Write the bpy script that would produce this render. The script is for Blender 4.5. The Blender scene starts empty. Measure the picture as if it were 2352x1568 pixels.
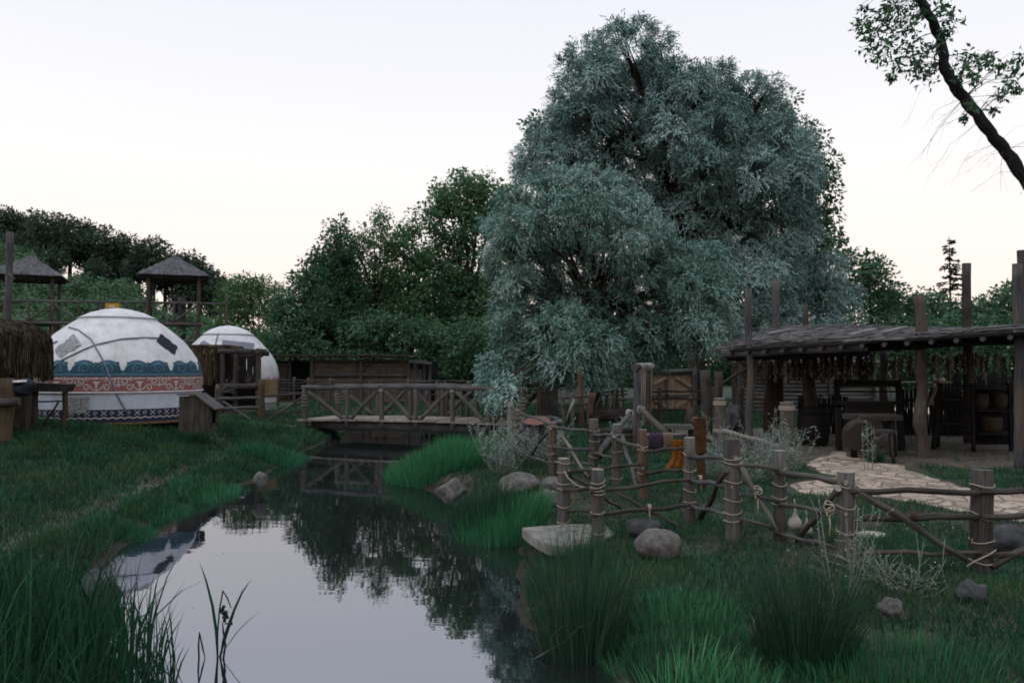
import bpy, math, random
import numpy as np
from mathutils import Vector, Matrix

random.seed(7)
RNG = np.random.default_rng(7)
C = bpy.context.scene.collection
PI = math.pi

# ---------------------------------------------------------------- camera geometry (used to measure the place)
F, CX, CY, EYE, HOR = 1829.0, 1176.0, 784.0, 1.6, 848.0
PITCH = math.atan((HOR - CY) / F)
_fw = Vector((0, math.cos(PITCH), math.sin(PITCH)))
_up = Vector((0, -math.sin(PITCH), math.cos(PITCH)))

def ray(px, py):
    return Vector((1, 0, 0)) * ((px - CX) / F) + _fw + _up * ((CY - py) / F)

def P(px, py, d):
    r = ray(px, py)
    t = d / r.y
    return Vector((r.x * t, d, EYE + r.z * t))

def G(px, py, z=0.0):
    r = ray(px, py)
    t = (z - EYE) / r.z
    return Vector((r.x * t, r.y * t, z))

def X(px, d):
    return (px - CX) / F * d

# ---------------------------------------------------------------- object helpers
def link(o):
    C.objects.link(o)
    return o

def tag(o, label=None, cat=None, group=None, kind=None):
    if label: o['label'] = label
    if cat: o['category'] = cat
    if group: o['group'] = group
    if kind: o['kind'] = kind
    return o

def thing(name, label, cat, loc=(0, 0, 0), rz=0.0, group=None):
    o = link(bpy.data.objects.new(name, None))
    o.empty_display_size = 0.2
    o.location = loc
    o.rotation_euler = (0, 0, rz)
    return tag(o, label, cat, group)

def dup(root, loc, rz=0.0, scale=1.0, label=None, group=None):
    r = link(root.copy())
    r.location = loc
    r.rotation_euler = (0, 0, rz)
    r.scale = (scale,) * 3 if not isinstance(scale, tuple) else scale
    if label: r['label'] = label
    if group: r['group'] = group
    for ch in list(root.children):
        c = link(ch.copy())
        c.parent = r
        for g in list(ch.children):
            d = link(g.copy())
            d.parent = c
    return r

def np_mesh(name, V, loops, counts, mats, midx=None, attrs=None, smooth=False):
    """V (n,3); loops flat vertex indices; counts faces sizes"""
    me = bpy.data.meshes.new(name)
    V = np.asarray(V, dtype=np.float32)
    loops = np.asarray(loops, dtype=np.int32)
    counts = np.asarray(counts, dtype=np.int32)
    me.vertices.add(len(V))
    me.vertices.foreach_set('co', V.ravel())
    me.loops.add(len(loops))
    me.loops.foreach_set('vertex_index', loops)
    me.polygons.add(len(counts))
    starts = np.concatenate(([0], np.cumsum(counts)[:-1])).astype(np.int32)
    me.polygons.foreach_set('loop_start', starts)
    if midx is not None:
        me.polygons.foreach_set('material_index', np.asarray(midx, dtype=np.int32))
    if smooth:
        me.polygons.foreach_set('use_smooth', np.ones(len(counts), dtype=bool))
    me.update(calc_edges=True)
    for k, a in (attrs or {}).items():
        a = np.asarray(a, dtype=np.float32)
        if a.ndim == 1:
            at = me.attributes.new(k, 'FLOAT', 'POINT')
            at.data.foreach_set('value', a)
        else:
            at = me.attributes.new(k, 'FLOAT_VECTOR', 'POINT')
            at.data.foreach_set('vector', a.ravel())
    for m in (mats if isinstance(mats, (list, tuple)) else [mats]):
        me.materials.append(m)
    return me

def perp(t):
    t = Vector(t).normalized()
    a = Vector((0, 0, 1)) if abs(t.z) < 0.9 else Vector((0, 1, 0))
    u = a.cross(t).normalized()
    return u, t.cross(u).normalized()

class MB:
    def __init__(s):
        s.v, s.g, s.f, s.m, s.sm = [], [], [], [], []

    def add(s, vs, fs, gc=None, mi=0, smooth=False):
        o = len(s.v)
        off = Vector((random.uniform(0, 50), random.uniform(0, 50), random.uniform(0, 50)))
        s.v += [Vector(p) for p in vs]
        gc = gc if gc is not None else vs
        s.g += [Vector(p) + off for p in gc]
        s.f += [[o + i for i in f] for f in fs]
        s.m += [mi] * len(fs) if isinstance(mi, int) else list(mi)
        s.sm += [smooth] * len(fs)
        return s

    def tube(s, pts, rad, n=8, mi=0, cap=None, lump=0.0, smooth=True, closed=False):
        pts = [Vector(p) for p in pts]
        L = len(pts)
        rad = rad if isinstance(rad, (list, tuple)) else [rad] * L
        t0 = (pts[1] - pts[0]).normalized()
        u, w = perp(t0)
        vs, gs, fs, mis = [], [], [], []
        acc = 0.0
        ph = random.uniform(0, 6.28)
        lp = [random.uniform(-1, 1) for _ in range(n)]
        for i, p in enumerate(pts):
            if closed:
                t = (pts[(i + 1) % L] - pts[i - 1]).normalized()
            else:
                t = (pts[min(i + 1, L - 1)] - pts[max(i - 1, 0)]).normalized()
            u = (u - t * u.dot(t))
            u = u.normalized() if u.length > 1e-6 else perp(t)[0]
            w = t.cross(u)
            if i: acc += (p - pts[i - 1]).length
            for k in range(n):
                a = 2 * PI * k / n
                r = rad[i]
                if lump:
                    r *= 1 + lump * (0.55 * lp[k] + 0.5 * math.sin(acc * 5.1 + ph + 2 * a) + 0.5 * math.sin(acc * 11 + 3 * ph - 3 * a))
                vs.append(p + (u * math.cos(a) + w * math.sin(a)) * r)
                gs.append((math.cos(a) * rad[i], math.sin(a) * rad[i], acc))
        m = L if closed else L - 1
        for i in range(m):
            j = (i + 1) % L
            for k in range(n):
                k2 = (k + 1) % n
                fs.append([i * n + k, i * n + k2, j * n + k2, j * n + k])
                mis.append(mi)
        s.add(vs, fs, gs, mis, smooth)
        if not closed:
            o = len(s.v) - len(vs)
            cm = cap if cap is not None else mi
            s.f += [[o + k for k in range(n)][::-1], [o + (L - 1) * n + k for k in range(n)]]
            s.m += [cm, cm]
            s.sm += [False, False]
        return s

    def log(s, a, b, r0, r1=None, n=10, wob=0.012, mi=0, cap=None, lump=0.05, sag=0.0, seg=0.22):
        a, b = Vector(a), Vector(b)
        r1 = r0 * 0.92 if r1 is None else r1
        Ln = (b - a).length
        k = max(3, min(14, int(Ln / seg) + 2))
        u, w = perp(b - a)
        p1, p2 = random.uniform(0, 6), random.uniform(0, 6)
        pts, rr = [], []
        for i in range(k):
            t = i / (k - 1)
            e = math.sin(PI * t)
            p = a.lerp(b, t) + u * (wob * e * math.sin(2.3 * t * PI + p1)) + w * (wob * e * math.sin(3.1 * t * PI + p2))
            p.z -= sag * e
            pts.append(p)
            rr.append(r0 + (r1 - r0) * t)
        return s.tube(pts, rr, n, mi, cap, lump)

    def box(s, c, size, M=None, mi=0, taper=None):
        """size full extents; M 3x3 axes"""
        c = Vector(c)
        hx, hy, hz = size[0] / 2, size[1] / 2, size[2] / 2
        M = M or Matrix.Identity(3)
        vs, gs = [], []
        ax = max(range(3), key=lambda i: size[i])
        for sx in (-1, 1):
            for sy in (-1, 1):
                for sz in (-1, 1):
                    l = Vector((sx * hx, sy * hy, sz * hz))
                    vs.append(c + M @ l)
                    q = [l.x, l.y, l.z]
                    q[ax], q[2] = q[2], q[ax]
                    gs.append(q)
        fs = [[0, 1, 3, 2], [4, 6, 7, 5], [0, 4, 5, 1], [2, 3, 7, 6], [0, 2, 6, 4], [1, 5, 7, 3]]
        return s.add(vs, fs, gs, mi)

    def plank(s, a, b, w, h, up=(0, 0, 1), mi=0):
        a, b = Vector(a), Vector(b)
        t = (b - a).normalized()
        up = Vector(up)
        sd = t.cross(up)
        sd = sd.normalized() if sd.length > 1e-5 else perp(t)[0]
        up = sd.cross(t).normalized()
        M = Matrix((t, sd, up)).transposed()
        return s.box((a + b) / 2, ((b - a).length, w, h), M, mi)

    def lathe(s, c, prof, n=24, mi=0, smooth=True, ang=(0, 2 * PI)):
        c = Vector(c)
        full = abs(ang[1] - ang[0] - 2 * PI) < 1e-6
        m = n if full else n + 1
        vs, fs, mis = [], [], []
        for r, z in prof:
            for k in range(m):
                a = ang[0] + (ang[1] - ang[0]) * k / n
                vs.append(c + Vector((math.cos(a) * r, math.sin(a) * r, z)))
        mm = mi if isinstance(mi, (list, tuple)) else [mi] * (len(prof) - 1)
        for i in range(len(prof) - 1):
            for k in range(n):
                k2 = (k + 1) % m
                fs.append([i * m + k, i * m + k2, (i + 1) * m + k2, (i + 1) * m + k])
                mis.append(mm[i])
        return s.add(vs, fs, None, mis, smooth)

    def blob(s, c, rx, ry, rz, rough=0.15, n=14, mi=0, seed=None, flat=0.0):
        """irregular stone"""
        c = Vector(c)
        rnd = random.Random(seed if seed is not None else random.random())
        dirs = [(Vector((rnd.gauss(0, 1), rnd.gauss(0, 1), rnd.gauss(0, 1))).normalized(), rnd.uniform(-1, 1), rnd.uniform(1.5, 4)) for _ in range(9)]
        vs, fs = [], []
        rows = n
        cols = n * 2
        for i in range(rows + 1):
            th = PI * i / rows
            for k in range(cols):
                a = 2 * PI * k / cols
                d = Vector((math.sin(th) * math.cos(a), math.sin(th) * math.sin(a), math.cos(th)))
                q = 1.0
                for dv, am, fr in dirs:
                    q += rough * 0.4 * am * math.sin(fr * d.dot(dv) * 2 + am * 5)
                    if n > 11: q += rough * 0.10 * am * math.sin(fr * 4.1 * d.dot(dv) + 9 * am) + rough * .05 * math.sin(fr * 8.3 * d.dot(dv) + 3 * am)
                z = d.z * rz * q
                if flat and z > flat * rz: z = flat * rz + (z - flat * rz) * 0.25
                vs.append(c + Vector((d.x * rx * q, d.y * ry * q, z)))
        for i in range(rows):
            for k in range(cols):
                k2 = (k + 1) % cols
                fs.append([i * cols + k, (i + 1) * cols + k, (i + 1) * cols + k2, i * cols + k2])
        return s.add(vs, fs, None, mi, True)

    def build(s, name, mats, parent=None, origin=None):
        V = np.array([tuple(p) for p in s.v], dtype=np.float32)
        if origin is not None and parent is None:
            V = V - np.array(tuple(origin), dtype=np.float32)
        loops = [i for f in s.f for i in f]
        me = np_mesh(name, V, loops, [len(f) for f in s.f], mats, s.m, {'gc': np.array([tuple(p) for p in s.g])})
        me.polygons.foreach_set('use_smooth', np.array(s.sm, dtype=bool))
        o = link(bpy.data.objects.new(name, me))
        if parent is not None:
            o.parent = parent
        elif origin is not None:
            o.location = origin
        return o

def nearer(root, k):
    """bring a thing k times as far from the viewer, at k times the size"""
    e = Vector((0, 0, EYE))
    root.location = e + (Vector(root.location) - e) * k
    root.scale = (k, k, k)

def local(root):
    """world -> local function for an unrotated or rotated thing"""
    M = (Matrix.Translation(root.location) @ root.rotation_euler.to_matrix().to_4x4()).inverted()
    return lambda p: M @ Vector(p)
# ---------------------------------------------------------------- materials
def newmat(name):
    m = bpy.data.materials.new(name)
    m.use_nodes = True
    nt = m.node_tree
    b = nt.nodes['Principled BSDF']
    return m, nt, b

def N(nt, t, **kw):
    n = nt.nodes.new(t)
    for k, v in kw.items():
        setattr(n, k, v)
    return n

def ramp(nt, fac, stops):
    r = N(nt, 'ShaderNodeValToRGB')
    e = r.color_ramp.elements
    while len(e) < len(stops): e.new(0.5)
    for i, (p, c) in enumerate(stops):
        e[i].position = p
        e[i].color = (*c, 1)
    nt.links.new(fac, r.inputs['Fac'])
    return r.outputs['Color']

def noise(nt, vec, scale, detail=4, rough=0.6, stretch=None):
    if stretch:
        mp = N(nt, 'ShaderNodeMapping')
        mp.inputs['Scale'].default_value = stretch
        nt.links.new(vec, mp.inputs['Vector'])
        vec = mp.outputs['Vector']
    n = N(nt, 'ShaderNodeTexNoise')
    n.inputs['Scale'].default_value = scale
    n.inputs['Detail'].default_value = detail
    n.inputs['Roughness'].default_value = rough
    nt.links.new(vec, n.inputs['Vector'])
    return n.outputs['Fac']

def mix(nt, fac, a, b, mode='MIX'):
    m = N(nt, 'ShaderNodeMix', data_type='RGBA', blend_type=mode)
    if isinstance(fac, (int, float)): m.inputs[0].default_value = fac
    else: nt.links.new(fac, m.inputs[0])
    for k, s in ((6, a), (7, b)):
        if isinstance(s, tuple): m.inputs[k].default_value = (*s, 1)
        else: nt.links.new(s, m.inputs[k])
    return m.outputs[2]

def bump(nt, b, h, st=0.4, dist=0.01):
    n = N(nt, 'ShaderNodeBump')
    n.inputs['Strength'].default_value = st
    n.inputs['Distance'].default_value = dist
    nt.links.new(h, n.inputs['Height'])
    nt.links.new(n.outputs['Normal'], b.inputs['Normal'])

def attr(nt, name, out='Vector'):
    a = N(nt, 'ShaderNodeAttribute')
    a.attribute_name = name
    return a.outputs[out]

def wood(name, dark, light, warm=None, st=0.6, fine=1.0):
    dark, light = tuple(.78 * c for c in dark), tuple(.78 * c for c in light)
    warm = tuple(.72 * c for c in warm) if warm else None
    m, nt, b = newmat(name)
    g = attr(nt, 'gc')
    n1 = noise(nt, g, 1.0 * fine, 6, 0.65, (55, 55, 3.2))
    c = ramp(nt, n1, [(0.3, dark), (0.5, tuple(0.45 * d + 0.55 * l for d, l in zip(dark, light))), (0.72, light)])
    n2 = noise(nt, g, 1.0, 4, 0.6, (2.2, 2.2, 1.6))
    mr = ramp(nt, n2, [(0.32, (0.5, 0.5, 0.52)), (0.65, (1.1, 1.08, 1.04))])
    c = mix(nt, 0.85, c, mr, 'MULTIPLY')
    if warm:
        n3 = noise(nt, g, 1.0, 3, 0.6, (5, 5, 1.3))
        f = ramp(nt, n3, [(0.52, (0, 0, 0)), (0.68, (1, 1, 1))])
        c = mix(nt, f, c, warm)
    n4 = noise(nt, g, 1.0, 4, 0.7, (70, 70, 1.2))
    crack = ramp(nt, n4, [(0.3, (0.25, 0.24, 0.23)), (0.38, (1, 1, 1))])
    c = mix(nt, 0.8, c, crack, 'MULTIPLY')
    nt.links.new(c, b.inputs['Base Color'])
    b.inputs['Roughness'].default_value = 0.9
    b.inputs['Specular IOR Level'].default_value = 0.08
    bump(nt, b, n1, st, 0.012)
    return m

def plain(name, col, rough=0.8, var=0.35, scale=6.0, bst=0.3, spec=0.12):
    m, nt, b = newmat(name)
    tc = N(nt, 'ShaderNodeTexCoord').outputs['Object']
    n1 = noise(nt, tc, scale, 6, 0.65)
    lo = tuple(c * (1 - var) for c in col)
    hi = tuple(min(1, c * (1 + var)) for c in col)
    c = ramp(nt, n1, [(0.3, lo), (0.7, hi)])
    nt.links.new(c, b.inputs['Base Color'])
    b.inputs['Roughness'].default_value = rough
    b.inputs['Specular IOR Level'].default_value = spec
    if bst: bump(nt, b, n1, bst, 0.02)
    return m

def leafmat(name, c1, c2, c3, trans=0.3, rough=0.6, straw=None, vary=None):
    m, nt, b = newmat(name)
    r = attr(nt, 'rnd', 'Fac')
    c = ramp(nt, r, [(0.0, c1), (0.5, c2), (1.0, c3)] if straw is None else [(0.0, c1), (0.5, c2), (0.94, c3), (0.98, straw)])
    if vary:
        tc = N(nt, 'ShaderNodeTexCoord').outputs['Object']
        f = ramp(nt, noise(nt, tc, vary[1], 4, 0.6), [(0.42, (0, 0, 0)), (0.66, (1, 1, 1))])
        c = mix(nt, f, c, mix(nt, 1.0, c, vary[0], 'MULTIPLY'))
    nt.links.new(c, b.inputs['Base Color'])
    b.inputs['Roughness'].default_value = rough
    b.inputs['Specular IOR Level'].default_value = 0.1
    t = N(nt, 'ShaderNodeBsdfTranslucent')
    nt.links.new(c, t.inputs['Color'])
    mx = N(nt, 'ShaderNodeMixShader')
    mx.inputs[0].default_value = trans
    nt.links.new(b.outputs[0], mx.inputs[1])
    nt.links.new(t.outputs[0], mx.inputs[2])
    nt.links.new(mx.outputs[0], nt.nodes['Material Output'].inputs['Surface'])
    return m

M = {}
M['wood_grey'] = wood('weathered_grey_wood', (0.032, 0.032, 0.034), (0.155, 0.150, 0.152), (0.115, 0.09, 0.07))
M['wood_dark'] = wood('dark_weathered_wood', (0.022, 0.020, 0.020), (0.105, 0.092, 0.083))
M['wood_brown'] = wood('brown_wood', (0.034, 0.028, 0.025), (0.135, 0.112, 0.096), (0.125, 0.088, 0.066))
M['wood_red'] = wood('reddish_wood', (0.04, 0.027, 0.021), (0.14, 0.092, 0.068), (0.165, 0.098, 0.063))
M['wood_pale'] = wood('pale_wood', (0.11, 0.10, 0.09), (0.34, 0.305, 0.275))
M['wood_tan'] = wood('tan_plank', (0.085, 0.066, 0.05), (0.25, 0.185, 0.138), (0.23, 0.15, 0.095))
M['wood_shed'] = wood('grey_tan_plank', (0.06, 0.050, 0.042), (0.185, 0.148, 0.12))
M['wood_fence'] = wood('fence_post_wood', (0.038, 0.036, 0.035), (0.155, 0.145, 0.137), (0.115, 0.090, 0.070))
M['wood_deck'] = wood('bridge_deck_wood', (0.15, 0.13, 0.115), (0.36, 0.305, 0.268))
M['wood_jetty'] = wood('worn_jetty_plank', (0.07, 0.064, 0.058), (0.21, 0.19, 0.17), (0.20, 0.15, 0.11))
M['wood_gate'] = wood('gate_plank', (0.16, 0.115, 0.08), (0.50, 0.36, 0.26), (0.42, 0.26, 0.16))
M['wood_ochre'] = wood('ochre_wood', (0.045, 0.034, 0.022), (0.13, 0.097, 0.062))
M['wood_black'] = wood('sooty_shaded_wood', (0.006, 0.006, 0.006), (0.030, 0.026, 0.024))  # soot-dark timber, with the shade under roofs painted into its colour
M['shingle'] = wood('grey_shingle', (0.045, 0.046, 0.052), (0.19, 0.185, 0.198))
M['endgrain'] = plain('end_grain', (0.20, 0.18, 0.16), 0.85, 0.4, 40)
M['endgrain_dark'] = plain('dark_end_grain', (0.055, 0.05, 0.048), 0.85, 0.4, 40)
M['rope'] = plain('hemp_rope', (0.27, 0.22, 0.172), 0.9, 0.3, 60)
M['rope_pale'] = plain('pale_rope', (0.24, 0.23, 0.22), 0.9, 0.25, 60)
M['rope_blue'] = plain('grey_tent_rope', (0.13, 0.16, 0.19), 0.9, 0.3, 30)
M['black'] = plain('dark_interior', (0.008, 0.008, 0.009), 0.95, 0.3, 5, 0)
M['dark_cloth'] = plain('dark_felt', (0.018, 0.022, 0.03), 0.95, 0.3, 12)
M['stone'] = plain('grey_boulder', (0.088, 0.080, 0.074), 0.9, 0.6, 13, 1.0)
M['stone_dark'] = plain('dark_stone', (0.05, 0.05, 0.052), 0.9, 0.5, 9, 0.6)
M['stone_pale'] = plain('pale_stone_slab', (0.36, 0.32, 0.28), 0.9, 0.35, 7, 0.5)
M['orange'] = plain('orange_wool', (0.125, 0.045, 0.008), 0.95, 0.5, 25, 0.6)
M['rust'] = plain('rust_orange_wood', (0.046, 0.022, 0.010), 0.9, 0.45, 18, 0.4)
M['purple'] = plain('dark_purple_wool', (0.035, 0.022, 0.035), 0.95, 0.4, 30, 0.6)
M['brownwool'] = plain('brown_wool', (0.11, 0.075, 0.05), 0.95, 0.4, 30, 0.6)
M['redcloth'] = plain('dark_red_rug', (0.022, 0.012, 0.010), 0.95, 0.6, 30, 0.3)
M['white'] = plain('white_paint', (0.62, 0.60, 0.60), 0.7, 0.15, 12)
M['slab'] = plain('pale_slab', (0.145, 0.134, 0.12), 0.9, 0.45, 6, 0.7)
M['gourd'] = plain('pale_gourd', (0.26, 0.23, 0.215), 0.7, 0.22, 14, 0.2)
M['clay'] = plain('orange_clay', (0.13, 0.058, 0.042), 0.8, 0.3, 12)
M['yellow'] = plain('yellow_banner_cloth', (0.36, 0.20, 0.025), 0.85, 0.15, 6, 0)
M['board'] = plain('tan_board', (0.105, 0.074, 0.044), 0.8, 0.25, 8, 0.2)
M['garlic'] = plain('dried_garlic', (0.060, 0.048, 0.037), 0.8, 0.4, 40)
M['pepper'] = plain('dried_pepper', (0.012, 0.008, 0.007), 0.7, 0.5, 40)
M['felt'] = None

def felt():
    m, nt, b = newmat('white_felt')
    tc = N(nt, 'ShaderNodeTexCoord').outputs['Object']
    n1 = noise(nt, tc, 1.6, 6, 0.62)
    n2 = noise(nt, tc, 1.0, 5, 0.65, (5, 5, 0.6))
    n3 = noise(nt, tc, 40, 3, 0.6)
    c = ramp(nt, n1, [(0.3, (0.38, 0.363, 0.368)), (0.62, (0.51, 0.49, 0.50))])
    s = ramp(nt, n2, [(0.3, (0.76, 0.75, 0.74)), (0.52, (1, 1, 1))])
    c = mix(nt, 0.8, c, s, 'MULTIPLY')
    nt.links.new(c, b.inputs['Base Color'])
    b.inputs['Roughness'].default_value = 0.95
    b.inputs['Specular IOR Level'].default_value = 0.1
    a = N(nt, 'ShaderNodeMath', operation='ADD')
    nt.links.new(n2, a.inputs[0]); 
    mm = N(nt, 'ShaderNodeMath', operation='MULTIPLY'); mm.inputs[1].default_value = 0.12
    nt.links.new(n3, mm.inputs[0]); nt.links.new(mm.outputs[0], a.inputs[1])
    bump(nt, b, a.outputs[0], 0.35, 0.03)
    return m
M['felt'] = felt()
M['felt_blue'] = plain('blue_grey_canvas', (0.40, 0.43, 0.48), 0.95, 0.16, 3, 0.25)
M['band_blue'] = plain('blue_felt_band', (0.026, 0.062, 0.084), 0.95, 0.2, 10, 0.2)
M['band_blue_light'] = plain('light_blue_applique', (0.062, 0.118, 0.158), 0.95, 0.2, 10, 0.2)
M['band_red'] = plain('red_felt_band', (0.235, 0.090, 0.085), 0.95, 0.2, 10, 0.2)
M['band_navy'] = plain('navy_base_band', (0.022, 0.026, 0.05), 0.95, 0.25, 10, 0.2)
M['band_white'] = plain('cream_applique', (0.38, 0.335, 0.325), 0.95, 0.15, 10, 0.2)
M['patch_grey'] = plain('grey_hide_patch', (0.20, 0.20, 0.205), 0.95, 0.75, 16, 0.4)
M['patch_slate'] = plain('slate_felt_patch', (0.145, 0.145, 0.175), 0.95, 0.2, 10, 0.3)
M['trim_ochre'] = plain('ochre_trim', (0.15, 0.085, 0.04), 0.9, 0.3, 10)
M['thatch'] = wood('dark_thatch', (0.020, 0.016, 0.011), (0.085, 0.066, 0.045), fine=1.6)
M['thatch_brown'] = wood('brown_thatch', (0.03, 0.022, 0.014), (0.15, 0.115, 0.075), fine=1.6)
M['roof_brush'] = wood('roof_brushwood', (0.045, 0.044, 0.046), (0.25, 0.235, 0.235), fine=1.4)

# foliage
M['willow'] = leafmat('silver_willow_leaf', (0.066, 0.122, 0.108), (0.150, 0.246, 0.222), (0.318, 0.435, 0.415), 0.07, 0.5)
M['willow_green'] = leafmat('green_willow_leaf', (0.058, 0.115, 0.090), (0.136, 0.230, 0.188), (0.302, 0.415, 0.375), 0.07, 0.5)
M['leaf'] = leafmat('green_leaf', (0.040, 0.090, 0.044), (0.078, 0.158, 0.074), (0.135, 0.235, 0.105), 0.35)
M['leaf_dark'] = leafmat('dark_green_leaf', (0.026, 0.062, 0.036), (0.050, 0.108, 0.058), (0.088, 0.165, 0.084), 0.3)
M['leaf_light'] = leafmat('light_green_leaf', (0.040, 0.080, 0.036), (0.072, 0.138, 0.058), (0.12, 0.205, 0.088), 0.4)
M['pine'] = leafmat('pine_needle', (0.018, 0.032, 0.022), (0.032, 0.052, 0.034), (0.052, 0.078, 0.048), 0.2)
M['oak'] = leafmat('hill_oak_leaf', (0.034, 0.072, 0.040), (0.062, 0.122, 0.062), (0.098, 0.178, 0.086), 0.3)
M['grass'] = leafmat('grass_blade', (0.008, 0.030, 0.018), (0.017, 0.064, 0.034), (0.043, 0.114, 0.053), 0.25, 0.6, (0.085, 0.080, 0.045), ((1.6, 1.02, 0.75), 0.8))
M['rush'] = leafmat('rush_blade', (0.010, 0.030, 0.019), (0.018, 0.052, 0.029), (0.038, 0.092, 0.044), 0.2, 0.6, (0.10, 0.085, 0.045))
M['reed'] = leafmat('reed_blade', (0.007, 0.026, 0.015), (0.015, 0.056, 0.028), (0.040, 0.122, 0.055), 0.2)
M['sedge'] = leafmat('bright_sedge_blade', (0.017, 0.074, 0.035), (0.037, 0.150, 0.063), (0.082, 0.250, 0.102), 0.3)
M['sage'] = leafmat('silver_sage_leaf', (0.10, 0.14, 0.115), (0.17, 0.22, 0.19), (0.29, 0.35, 0.31), 0.2)
M['reed_dark'] = plain('dark_reed', (0.012, 0.022, 0.018), 0.7, 0.4, 20, 0)
M['bark_backlit'] = wood('backlit_furrowed_bark', (0.008, 0.009, 0.010), (0.036, 0.035, 0.036), st=0.9)  # backlit darkness of the leaning trunk painted into the bark colour
M['bark'] = wood('bark', (0.018, 0.016, 0.016), (0.075, 0.066, 0.060), st=0.9)
M['bark_willow'] = wood('willow_bark', (0.022, 0.019, 0.016), (0.085, 0.070, 0.058), st=0.9)
M['twig'] = plain('red_brown_twig', (0.060, 0.035, 0.032), 0.8, 0.3, 20, 0)

def ground_mat():
    m, nt, b = newmat('earth_and_turf')
    tc = N(nt, 'ShaderNodeTexCoord').outputs['Object']
    n1 = noise(nt, tc, 0.55, 6, 0.65)
    n2 = noise(nt, tc, 9, 6, 0.7)
    soil = ramp(nt, n2, [(0.3, (0.020, 0.018, 0.014)), (0.7, (0.075, 0.060, 0.045))])
    turf = ramp(nt, n2, [(0.3, (0.010, 0.026, 0.017)), (0.7, (0.030, 0.066, 0.038))])
    f = ramp(nt, n1, [(0.42, (0, 0, 0)), (0.56, (1, 1, 1))])
    c = mix(nt, f, turf, soil)
    dirt = ramp(nt, n2, [(0.3, (0.10, 0.075, 0.055)), (0.7, (0.22, 0.165, 0.125))])
    c = mix(nt, attr(nt, 'dirt', 'Fac'), c, dirt)
    wet = ramp(nt, n2, [(0.3, (0.012, 0.011, 0.009)), (0.7, (0.032, 0.027, 0.021))])
    c = mix(nt, attr(nt, 'wet', 'Fac'), c, wet)
    nt.links.new(c, b.inputs['Base Color'])
    b.inputs['Roughness'].default_value = 0.95
    b.inputs['Specular IOR Level'].default_value = 0.15
    bump(nt, b, n2, 0.8, 0.05)
    return m
M['ground'] = ground_mat()

def flag_mat(name, tint, scale):
    m, nt, b = newmat(name)
    tc = N(nt, 'ShaderNodeTexCoord').outputs['Object']
    wn = N(nt, 'ShaderNodeTexNoise'); wn.inputs['Scale'].default_value = 2.2
    nt.links.new(tc, wn.inputs['Vector'])
    ad = N(nt, 'ShaderNodeVectorMath', operation='MULTIPLY_ADD')
    ad.inputs[1].default_value = (0.22, 0.22, 0)
    nt.links.new(wn.outputs['Color'], ad.inputs[0]); nt.links.new(tc, ad.inputs[2])
    v = N(nt, 'ShaderNodeTexVoronoi', feature='DISTANCE_TO_EDGE'); v.inputs['Scale'].default_value = scale
    nt.links.new(ad.outputs[0], v.inputs['Vector'])
    v2 = N(nt, 'ShaderNodeTexVoronoi'); v2.inputs['Scale'].default_value = scale
    nt.links.new(ad.outputs[0], v2.inputs['Vector'])
    n2 = noise(nt, tc, 8, 6, 0.65)
    hs = N(nt, 'ShaderNodeSeparateColor'); nt.links.new(v2.outputs['Color'], hs.inputs[0])
    c = ramp(nt, hs.outputs[0], [(0.0, tuple(t * 0.62 for t in tint)), (0.5, tint), (1.0, tuple(t * 1.2 for t in tint))])
    d = ramp(nt, n2, [(0.3, (0.68, 0.66, 0.63)), (0.65, (1.05, 1.05, 1.05))])
    c = mix(nt, 0.9, c, d, 'MULTIPLY')
    e = ramp(nt, v.outputs['Distance'], [(0.012, (0, 0, 0)), (0.06, (1, 1, 1))])
    c = mix(nt, e, (0.135, 0.108, 0.082), c)
    # worn, half buried patches where soil covers the stone
    n5 = noise(nt, tc, 0.9, 5, 0.6)
    f = ramp(nt, n5, [(0.60, (0, 0, 0)), (0.74, (1, 1, 1))])
    c = mix(nt, f, c, (0.085, 0.072, 0.052))
    nt.links.new(c, b.inputs['Base Color'])
    b.inputs['Roughness'].default_value = 0.9
    b.inputs['Specular IOR Level'].default_value = 0.2
    bump(nt, b, e, 0.9, 0.03)
    return m
M['flag'] = flag_mat('flagstone', (0.31, 0.238, 0.188), 3.6)
M['flag_shaded'] = flag_mat('shaded_flagstone', (0.075, 0.062, 0.053), 2.6)  # shade under the shed roof painted into the stone colour

def sand_mat():
    return plain('sandy_path', (0.50, 0.40, 0.31), 0.95, 0.25, 3, 0.5)
M['sand'] = sand_mat()

def water_mat():
    m, nt, b = newmat('pond_water')
    tc = N(nt, 'ShaderNodeTexCoord').outputs['Object']
    n1 = noise(nt, tc, 1.0, 3, 0.5, (0.9, 2.6, 1))
    n2 = noise(nt, tc, 1.0, 2, 0.5, (5, 14, 1))
    b.inputs['Base Color'].default_value = (0.009, 0.011, 0.010, 1)
    b.inputs['Roughness'].default_value = 0.02
    b.inputs['IOR'].default_value = 4.2
    b.inputs['Specular IOR Level'].default_value = 0.5
    b.inputs['Specular Tint'].default_value = (0.84, 0.88, 1.0, 1)
    a = N(nt, 'ShaderNodeMath', operation='MULTIPLY_ADD'); a.inputs[1].default_value = 0.10
    nt.links.new(n2, a.inputs[0]); nt.links.new(n1, a.inputs[2])
    bump(nt, b, a.outputs[0], 0.055, 0.02)
    return m
M['water'] = water_mat()
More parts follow.
